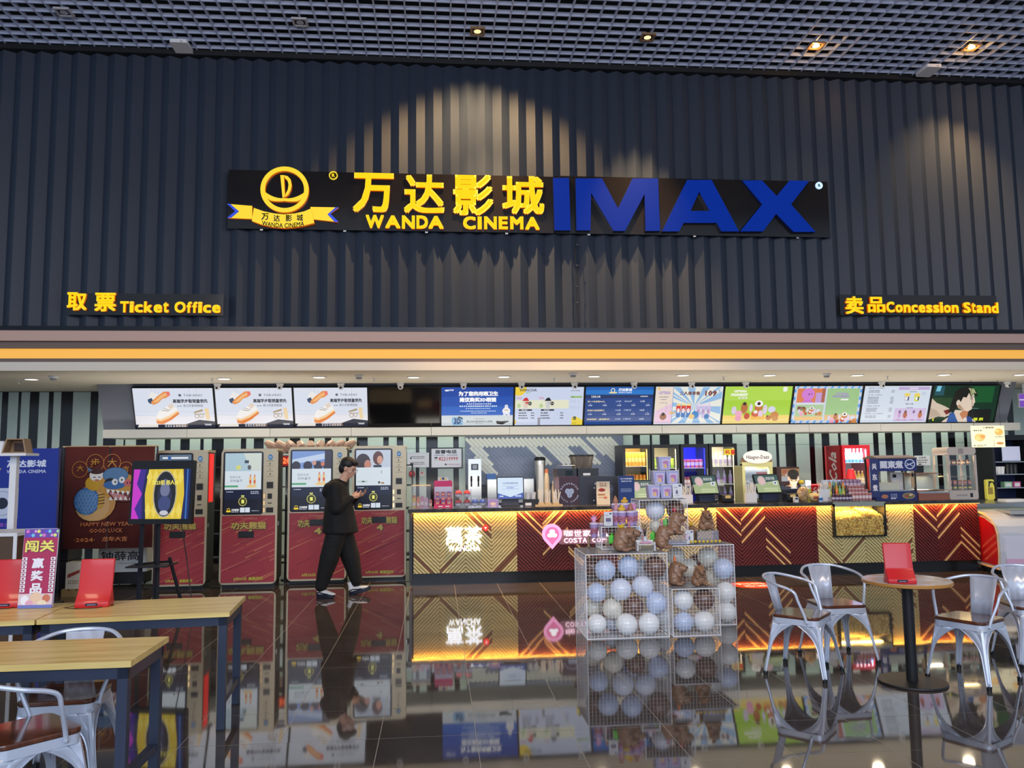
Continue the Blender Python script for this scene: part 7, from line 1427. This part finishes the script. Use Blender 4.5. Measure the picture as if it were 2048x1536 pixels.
# upright card on the table
p = P(70,1217,Z=HT_); h = 147/1600*(p.y*math.cos(YAW)); w_ = h*.43; t = T('table_sign','upright purple and red prize card standing on the far long table','table card',(p.x,p.y,HT_+.0005),rz=-.05,rx=math.radians(-6)); t.rotation_euler = (math.radians(-5),0,-.03)
MB().cbox(-w_/2,w_/2,.001,.008,0,h,.012).build('board', M('card_acrylic',(206,206,222),.2), t); g = G(43,100,w_*.98,h*.99,(176,44,90)); g.rect(0,0,43,11,(110,70,170)); [g.ell(4+k*7,3+5*(k%2),2.2,2.2,[(226,120,200),(120,200,230),(230,230,120)][k%3]) for k in range(6)]; [g.ell(7+k*7,8-5*(k%2),1.8,1.8,[(90,90,220),(226,160,220),(160,230,160)][k%3]) for k in range(6)]; g.text('闯关',3,15,37,15,(60,20,60),.05); g.text('闯关',2.6,14.6,37,15,(240,226,110),.03)
for k, c in enumerate('赢奖品'): g.text(c,13,37+k*16,15,13,(240,236,244),.04)
for u in (.5,36.5): [g.rect(u,36+k*5,6,4,(240,240,244)) for k in range(9)]; [g.rect(u+1.4,37+k*5,2.6,2,(150,50,80)) for k in range(9)]
g.rect(0,82,43,18,(226,200,206)); g.ell(22,87,7,7,(236,200,170)); g.ell(8,90,5,6,(240,240,244)); g.ell(35,88,5,5,(206,120,90)); g.ell(14,94,5,4,(230,170,190)); g.ell(30,94,6,4,(240,220,190)); g.rect(0,96,43,4,(110,120,190)); g.build('print', t, loc=(0,-.0005,h*.005))
# round table
p = P(1825,1365,Z=0); t = T('round_table','round wood edged table on a black disc foot at the right','table',(p.x-.0,p.y,0)); Hr = .765; R_ = .318
MB().lathe([(.235,0),(.245,.006),(.24,.016),(.05,.022)],n=40).build('foot_disc', M('black_iron',(26,26,28),.45,.2), t, True); MB().lathe([(.040,.02),(.040,Hr-.04)],n=24).build('column', M('black_iron',(26,26,28),.45,.2), t, True); MB().lathe([(.12,Hr-.04),(.12,Hr-.031)],n=24).build('top_plate', M('black_iron',(26,26,28),.45,.2), t, True)
MB().lathe([(R_-.01,Hr-.030),(R_,Hr-.024),(R_,Hr-.006),(R_-.004,Hr-.0025)],n=48).build('wood_edge', M('orange_wood',(186,130,62),.35), t, True); MB().lathe([(R_-.004,Hr-.0024),(R_-.006,Hr)],n=48).build('top', M('mottled_top',(206,200,206),.18,noise=(9,(186,150,120))), t, True)
# ================================================================ CHAIRS
ch_m = M('pale_steel_paint',(206,210,224),.28,.3); seat_m = M('dark_seat_wood',(110,58,34),.16,noise=((3,22,3),(70,36,24)),coat=.5)
def make_chair():
    t = T('cafe_chair','','chair')
    sh = .445; hs = .185
    m = MB(); pts = []
    for cx, cy, st in ((hs-.05,hs-.05,0),(-hs+.05,hs-.05,1),(-hs+.05,-hs+.05,2),(hs-.05,-hs+.05,3)):
        for k in range(6): a = (st+k/5)*PI/2; pts.append((cx+.05*math.cos(a), cy+.05*math.sin(a)))
    pts = [(x_*(1 if y_ > 0 else 1.04), y_) for x_, y_ in pts]
    o = m.prism(pts,'z',sh-.0,sh+.024).build('seat', seat_m, t); bv = o.modifiers.new('b','BEVEL'); bv.width = .006; bv.segments = 2; bv.limit_method = 'ANGLE'
    # apron under the seat
    m = MB(); k_ = len(pts)
    vs_ = [(x_*.985,y_*.985,sh-.001) for x_,y_ in pts]+[(x_*1.0,y_*1.0,sh-.045) for x_,y_ in pts]
    m.add(vs_, [(i,(i+1)%k_,(i+1)%k_+k_,i+k_) for i in range(k_)]+[tuple(range(k_))]); o = m.build('seat_rim', ch_m, t, True)
    # legs: folded sheet with arched inner edges
    for sx_ in (-1,1):
        for sy_ in (-1,1):
            top = Vector((sx_*hs*.97, sy_*hs*.97, sh-.03)); bot = Vector((sx_*(hs+.055), sy_*(hs+.055), .022)); N = 12; m = MB(); vs_ = []
            for i in range(N+1):
                u = i/N; c = top.lerp(bot, u); wd = .020+.150*max(0,1-u/.55)**2.6+.018*(1-u)
                rr = .012
                vs_ += [(c.x-sx_*wd, c.y, c.z), (c.x-sx_*wd*.45, c.y-sy_*.0, c.z), (c.x-sx_*wd*.40, c.y-sy_*.008, c.z), (c.x-sx_*rr, c.y, c.z), (c.x, c.y-sy_*rr, c.z), (c.x-sx_*.008, c.y-sy_*wd*.40, c.z), (c.x, c.y-sy_*wd*.45, c.z), (c.x, c.y-sy_*wd, c.z)]
            K = 8; m.add(vs_, [(K*i+j,K*i+j+1,K*(i+1)+j+1,K*(i+1)+j) for i in range(N) for j in range(K-1)])
            # rolled edges
            o = m.build('leg', ch_m, t, True); so = o.modifiers.new('s','SOLIDIFY'); so.thickness = .004
            e = MB(); e.tube([vs_[K*i] for i in range(N+1)],.0045,5); e.tube([vs_[K*i+7] for i in range(N+1)],.0045,5); link('rolled_edge', e.mesh('rolled_edge', ch_m), o)
            MB().lathe([(.017,0),(.019,.03)],(bot.x-sx_*.012,bot.y-sy_*.012,0),10).build('rubber_foot', BLK, o)
    # back: tube from the front of the seat sides round the back
    zr = .685
    path = [(-hs-.012,-.10,sh-.02),(-hs-.02,-.09,sh+.03),(-hs-.055,-.055,zr-.09),(-hs-.065,-.035,zr-.03),(-hs-.065,.02,zr+.0),(-hs-.055,.11,zr+.022),(-.17,.215,zr+.05),(-.10,.262,zr+.062),(0,.278,zr+.066)]
    path = path+[(-x_,y_,z_) for x_,y_,z_ in path[-2::-1]]
    sm_ = []
    for i in range(len(path)-1):
        p0, p1, p2, p3 = [Vector(path[max(0,min(len(path)-1,i+k))]) for k in (-1,0,1,2)]
        for k in range(4):
            u = k/4; sm_.append(.5*((2*p1)+(-p0+p2)*u+(2*p0-5*p1+4*p2-p3)*u*u+(-p0+3*p1-3*p2+p3)*u**3))
    sm_.append(Vector(path[-1])); MB().tube(sm_,.0115,8).build('arm_rail', ch_m, t, True)
    m = MB(); vs_ = []; N = 6
    for i in range(N+1):
        u = -1+2*i/N
        for z_, yy, ww in ((sh-.02,.185,.075),(zr+.055,.268,.105)): vs_.append((u*ww, yy-.018*u*u+(.006 if i % 2 else 0), z_))
    m.add(vs_, [(2*i,2*i+2,2*i+3,2*i+1) for i in range(N)]); o = m.build('back_panel', ch_m, t, True); so = o.modifiers.new('s','SOLIDIFY'); so.thickness = .003
    for s in (-1,1): MB().lathe([(.009,0),(.009,.006)],(s*(hs+.004),-.105,sh-.03),8).build('rivet', STEEL, t)
    return t
base = make_chair(); first = True
def chair(x, y, rz, label, sc=1.0):
    global first
    if first: base.location = (x,y,0); base.rotation_euler = (0,0,rz); base['label'] = label; first = False; o = base
    else: o = tree(base, (x,y,0), rz, label)
    return o
rd = math.radians
chair(2.905, 6.31, rd(47), 'pale steel chair with wooden seat left of the round table, nearest the cages')
chair(3.40, 6.72, rd(2), 'pale steel chair with wooden seat behind and left of the round table')
chair(4.08, 5.95, rd(-62), 'pale steel chair with wooden seat right of the round table')
chair(4.93, 6.38, rd(-10), 'pale steel chair cut off by the right edge of the picture')
chair(-1.93, 4.11, rd(136), 'pale steel chair with reddish seat at the lower left corner')
chair(-2.02, 4.74, rd(4), 'pale steel chair with reddish seat pushed under the near long table')
# ================================================================ PEOPLE
skin = M('skin',(214,164,138),.55); hair = M('black_hair',(18,16,18),.55); blackc = M('black_cloth',(5,5,7),.8,noise=(30,(9,9,11)))
def cap(m, a, b, ra, rb, n=7):
    a, b = Vector(a), Vector(b)
    for i in range(n+1):
        u = i/n; c = a.lerp(b,u); r = ra+(rb-ra)*u; r = r if isinstance(r,(tuple,list)) else (r,r,r); m.ell(c, r, 12, 8)
def cap3(m, a, b, ra, rb, n=7):
    n = n*2 if n > 3 else n; a, b, ra, rb = Vector(a), Vector(b), Vector(ra), Vector(rb)
    for i in range(n+1): u = i/n; m.ell(a.lerp(b,u), ra.lerp(rb,u), 14, 10)
def headshape(m, c, s=1.0, dirx=1, pitch=0.):
    # head looking towards +X of its own axes, turned by matrix
    R_ = Matrix.Rotation(dirx, 4, 'Z') @ Matrix.Rotation(pitch, 4, 'Y'); m.cm = Matrix.Translation(c) @ R_ @ Matrix.Scale(s,4)
    m.ell((-.01,0,.03),(.095,.076,.10),16,12); m.ell((.03,0,-.045),(.055,.055,.055),14,10); m.ell((.055,0,-.085),(.025,.03,.022)); m.ell((.093,0,-.012),(.016,.013,.026)); m.ell((.100,0,-.024),(.016,.017,.012))
    m.ell((.078,0,-.058),(.014,.024,.010)); m.ell((.075,0,.03),(.02,.055,.014))
    for sy in (-1,1): m.ell((-.005,sy*.078,-.0),(.020,.010,.032)); m.ell((.05,sy*.045,-.02),(.03,.02,.028))
    M4 = m.cm.copy(); m.cm = Matrix(); return M4
def hand(m, w0, d, up, sd, curl=.9, s=1.0):
    # palm and five fingers: w0 wrist, d forward, up = back of the hand, sd = thumb side
    w0, d, up, sd = Vector(w0), Vector(d).normalized(), Vector(up).normalized(), Vector(sd).normalized()
    cap(m, w0, w0+d*.075*s, .022*s, .026*s, 4); 
    for k in range(-1,2): cap(m, w0+d*.03*s+sd*k*.02*s, w0+d*.085*s+sd*k*.024*s, .014*s, .012*s, 3)
    for k, ln in enumerate((.068,.078,.074,.058)):
        b0 = w0+d*.088*s+sd*(.030-.020*k)*s; d1 = (d-up*curl*.45).normalized(); d2 = (d*.35-up*curl).normalized(); p1 = b0+d1*ln*.5*s; p2 = p1+d2*ln*.5*s
        cap(m, b0, p1, .0085*s, .008*s, 3); cap(m, p1, p2, .008*s, .0068*s, 3)
    tb = w0+d*.03*s+sd*.030*s; t1 = tb+(d*.6+sd*.7).normalized()*.035*s; t2 = t1+(d*.95+sd*.1-up*.3).normalized()*.032*s; cap(m, tb, t1, .012*s, .010*s, 3); cap(m, t1, t2, .010*s, .008*s, 3)
# ---- walking man
pm_ = P(676,1196,Z=0); Ym = 10.72; xm = P(676,1190,Y=Ym).x
man = T('person','person in black jacket and trousers walking right, looking down at a phone','person',(xm,Ym,0))
HDc = (.115,-.0,1.635)
B = MB(); M4 = headshape(B, HDc, 1.07, rd(-14), rd(20))
cap(B,(.02,0,1.42),(.085,0,1.56),.058,.055); cap3(B,(-.01,0,1.36),(.0,0,1.0),(.105,.17,.09),(.10,.15,.10)); cap3(B,(.0,0,1.0),(.0,0,.88),(.11,.155,.09),(.11,.15,.09),3)
legs = [((.0,-.08,.88),(-.10,-.10,.50),(-.20,-.10,.10)),((.02,.08,.88),(.14,.09,.50),(.225,.09,.13))]
for h_, k_, a_ in legs: cap(B,h_,k_,.085,.058); cap(B,k_,a_,.058,.04)
arms = [((-.02,-.19,1.40),(.0,-.22,1.13),(.17,-.13,1.265)),((.0,.18,1.40),(.06,.2,1.14),(.22,.02,1.275))]
for s_, e_, w_ in arms: cap(B,s_,e_,.055,.042); cap(B,e_,w_,.042,.026)
hand(B,(.175,-.125,1.27),(.85,.45,.18),(0.1,-.5,-.8),(.1,.2,.9),.9); hand(B,(.22,.03,1.275),(.9,-.1,.25),(0,.3,-.9),(-.2,-.9,.1),.8)
remeshed('body', B, skin, man, .0075, 3)
J = MB(); cap3(J,(-.02,0,1.39),(-.0,0,1.15),(.12,.20,.08),(.165,.225,.08)); cap3(J,(-.0,0,1.15),(.02,0,.82),(.17,.225,.08),(.215,.24,.035),9)
cap3(J,(-.09,0,1.40),(-.13,0,1.34),(.09,.12,.07),(.07,.11,.09),3); cap3(J,(-.02,0,1.46),(.02,0,1.44),(.10,.09,.05),(.09,.10,.04),2)
for s_, e_, w_ in arms: cap(J,s_,e_,.088,.075); cap(J,e_,Vector(w_)+(Vector(e_)-Vector(w_))*.12,.075,.048)
J.v = [(a*1.10-.0, b*1.08, c) for a,b,c in J.v]; remeshed('jacket', J, blackc, man, .011, 7)
Tr = MB(); cap3(Tr,(.0,0,.96),(.0,0,.86),(.13,.17,.08),(.14,.18,.08),3)
for i_, (h_, k_, a_) in enumerate(legs): cap(Tr,h_,k_,.138,.128); cap(Tr,k_,Vector(a_)+Vector((0,0,.05)),.128,.082)
remeshed('trousers', Tr, blackc, man, .011, 8)
Hh = MB(); Hh.cm = M4; Hh.ell((-.022,0,.055),(.098,.088,.092),16,12); Hh.ell((-.055,0,.0),(.062,.080,.085),14,10); Hh.ell((.045,0,.098),(.06,.07,.035),12,8); Hh.ell((.075,.0,.085),(.028,.06,.026)); Hh.cm = Matrix(); remeshed('hair', Hh, hair, man, .007, 2)
fa = MB(); fa.cm = M4
for sy in (-1,1): fa.ell((.083,sy*.032,.006),(.008,.013,.006),8,6)
fa.cm = Matrix(); fa.build('eyes', M('eye_dark',(30,22,20),.3), man)
fa = MB(); fa.cm = M4; [fa.ell((.084,sy*.033,.026),(.006,.020,.004),8,6) for sy in (-1,1)]; fa.cm = Matrix(); fa.build('eyebrows', hair, man)
fa = MB(); fa.cm = M4; fa.ell((.093,0,-.058),(.005,.018,.005),8,6); fa.cm = Matrix(); fa.build('mouth', M('lips',(176,104,96),.5), man)
gl_ = MB(); gl_.cm = M4
for sy in (-1,1): gl_.tube([(.105,sy*.034+.026*math.cos(a),.004+.022*math.sin(a)) for a in [2*PI*k/14 for k in range(14)]],.0022,5,closed=True); gl_.tube([(.105,sy*.060,.008),(.0,sy*.084,.012)],.0018,5)
gl_.tube([(.108,-.008,.008),(.108,.008,.008)],.002,5); gl_.cm = Matrix(); gl_.build('glasses', M('glasses_metal',(206,206,210),.2,.8), man)
MB().lathe([(.052,0),(.056,.018)],(.045,0,1.475),16).build('shirt_collar', WHT, man, True)
shoe_d, shoe_w = M('shoe_sole_navy',(22,26,44),.5), M('shoe_white',(226,224,222),.5)
def shoe(a, pitch, yaw_, L_=.29, zz=.0):
    o = bpy.data.objects.new('shoe', None); 
    Mx = Matrix.Translation(Vector(a)) @ Matrix.Rotation(yaw_,4,'Z') @ Matrix.Rotation(-pitch,4,'Y')
    s_ = MB(); s_.cm = Mx
    vs_ = []; N = 18
    for lv, (z_, g_) in enumerate(((0,.94),(.02,1.0),(.048,.96))):
        for k in range(N):
            t_ = 2*PI*k/N; x_ = .5*L_*math.cos(t_)*g_+.5*L_-.07; w2 = (.048 if math.cos(t_) > 0 else .040)*g_; vs_.append((x_, w2*math.sin(t_)*(1.0), z_+(.012*max(0,math.cos(t_))**3)))
    s_.add(vs_, [(N*l_+k,N*l_+(k+1)%N,N*(l_+1)+(k+1)%N,N*(l_+1)+k) for l_ in (0,1) for k in range(N)]+[tuple(range(N))[::-1],tuple(range(2*N,3*N))]); sole = s_.build('shoe_sole', shoe_d, man, True)
    u_ = MB(); u_.cm = Mx; cap3(u_,(-.01,0,.07),(.06,0,.07),(.045,.038,.035),(.05,.042,.032),3); cap3(u_,(.06,0,.07),(.17,0,.052),(.05,.042,.03),(.035,.038,.016),4); cap3(u_,(-.02,0,.08),(-.02,0,.10),(.040,.036,.02),(.04,.036,.02),2)
    up = remeshed('shoe_upper', u_, shoe_w, man, .007, 2); lc = MB(); lc.cm = Mx
    for k in range(4): lc.tube([(.03+.028*k,-.028,.098-.008*k),(.035+.028*k,0,.108-.009*k),(.03+.028*k,.028,.098-.008*k)],.004,5)
    for sg_ in (-1,1): lc.tube([(-.05,sg_*.038,.06),(.0,sg_*.044,.075),(.06,sg_*.047,.06),(.12,sg_*.043,.052)],.007,5)
    lc.build('shoe_trim', shoe_d, up, True)
    k_ = MB(); k_.cm = Mx; k_.lathe([(.036,.09),(.038,.17)],(-.018,0,0),12); k_.build('sock', WHT, man, True)
shoe((-.20,-.10,.0), 0, rd(-24), .27); shoe((.20,.09,.0), rd(14), rd(-4), .30)
ph = T('phone','phone held in both hands by the walking person','phone',(xm+.315,Ym-.05,1.335)); ph.rotation_euler = (0,rd(-38),rd(-5)); MB().box(-.035,.075,-.037,.037,.0,.008).build('body', M('phone_black',(30,30,34),.2), ph); MB().box(-.031,.071,-.034,.034,.008,.0086).build('screen', M('phone_screen',(170,190,220),.2,emit=(150,170,206),es=.5), ph)
# ---- cashier behind the counter
Yc = 12.62; xc_ = P(1584,1000,Y=Yc).x; zc_ = P(1580,941,Y=Yc).z
cs = T('person','person in navy jacket and black cap working behind the counter','person',(xc_,Yc,0)); hz = zc_-.13
B = MB(); M4 = headshape(B,(-.02,-.13,hz),1.0,rd(-112),rd(24))
cap(B,(0,-.03,hz-.2),(-.01,-.10,hz-.07),.058,.055); cap3(B,(0,-.02,hz-.19),(0,.04,.95),(.17,.10,.09),(.15,.11,.10)); 
for s in (-1,1): cap(B,(s*.08,.05,.92),(s*.09,.05,.5),.085,.06); cap(B,(s*.09,.05,.5),(s*.09,.06,.08),.058,.04); cap(B,(s*.09,.06,.045),(s*.10,-.10,.03),.04,.032)
ca = [((-.19,-.02,hz-.17),(-.22,-.16,hz-.40),(-.05,-.34,1.14)),((.19,-.02,hz-.17),(.25,-.15,hz-.38),(.10,-.36,1.15))]
for s_, e_, w_ in ca: cap(B,s_,e_,.055,.042); cap(B,e_,w_,.042,.026)
hand(B,ca[0][2],(.3,-.9,-.05),(0,0,1),(1,0,0),.6); hand(B,ca[1][2],(-.3,-.9,-.05),(0,0,1),(-1,0,0),.6)
remeshed('body', B, skin, cs, .008, 3); nv = M('navy_cloth',(20,30,52),.8)
J = MB(); cap3(J,(0,-.02,hz-.20),(0,.04,.85),(.215,.14,.09),(.20,.15,.06),9); [cap(J,s_,e_,.085,.07) for s_,e_,w_ in ca]; [cap(J,e_,Vector(w_)+(Vector(e_)-Vector(w_))*.12,.07,.048) for s_,e_,w_ in ca]; cap3(J,(0,-.05,hz-.17),(0,-.05,hz-.19),(.10,.08,.03),(.12,.09,.03),2)
remeshed('jacket', J, nv, cs, .011, 6); Tr = MB(); cap3(Tr,(0,.05,.95),(0,.05,.86),(.17,.13,.08),(.17,.13,.08),2); [cap(Tr,(s*.08,.05,.9),(s*.09,.06,.12),.11,.08) for s in (-1,1)]; remeshed('trousers', Tr, blackc, cs, .012, 5)
[MB().cbox(s*.095-.045,s*.095+.045,-.17,.10,0,.07,.03,ax='z').build('shoe', BLK, cs, True) for s in (-1,1)]
K = MB(); K.cm = M4; K.ell((-.018,0,.075),(.102,.088,.068),16,12); K.ell((.105,0,.062),(.065,.066,.010),14,8); K.ell((-.02,0,.142),(.01,.01,.006),8,6); K.cm = Matrix(); remeshed('cap', K, M('cap_cloth',(18,18,20),.8), cs, .007, 2)
K = MB(); K.cm = M4; K.ell((-.05,0,-.0),(.055,.078,.06),14,10); K.cm = Matrix(); remeshed('hair', K, hair, cs, .008, 2)
fa = MB(); fa.cm = M4; [fa.ell((.083,sy*.032,.004),(.008,.014,.005),8,6) for sy in (-1,1)]; [fa.ell((.084,sy*.033,.022),(.006,.020,.004),8,6) for sy in (-1,1)]; fa.cm = Matrix(); fa.build('eyes', M('eye_dark',(30,22,20),.3), cs)
fa = MB(); fa.cm = M4; fa.ell((.092,0,-.058),(.005,.018,.005),8,6); fa.cm = Matrix(); fa.build('mouth', M('lips',(176,104,96),.5), cs)
cl = MB(); cl.lathe([(.075,0),(.070,.012)],(-.01,-.075,hz-.155),16,cap=False); cl.build('collar_edge', WHT, cs, True)
MB().ell((.10,-.165,hz-.27),(.04,.012,.012),8,6).build('chest_logo', M('logo_light_blue',(150,190,220),.5), cs)
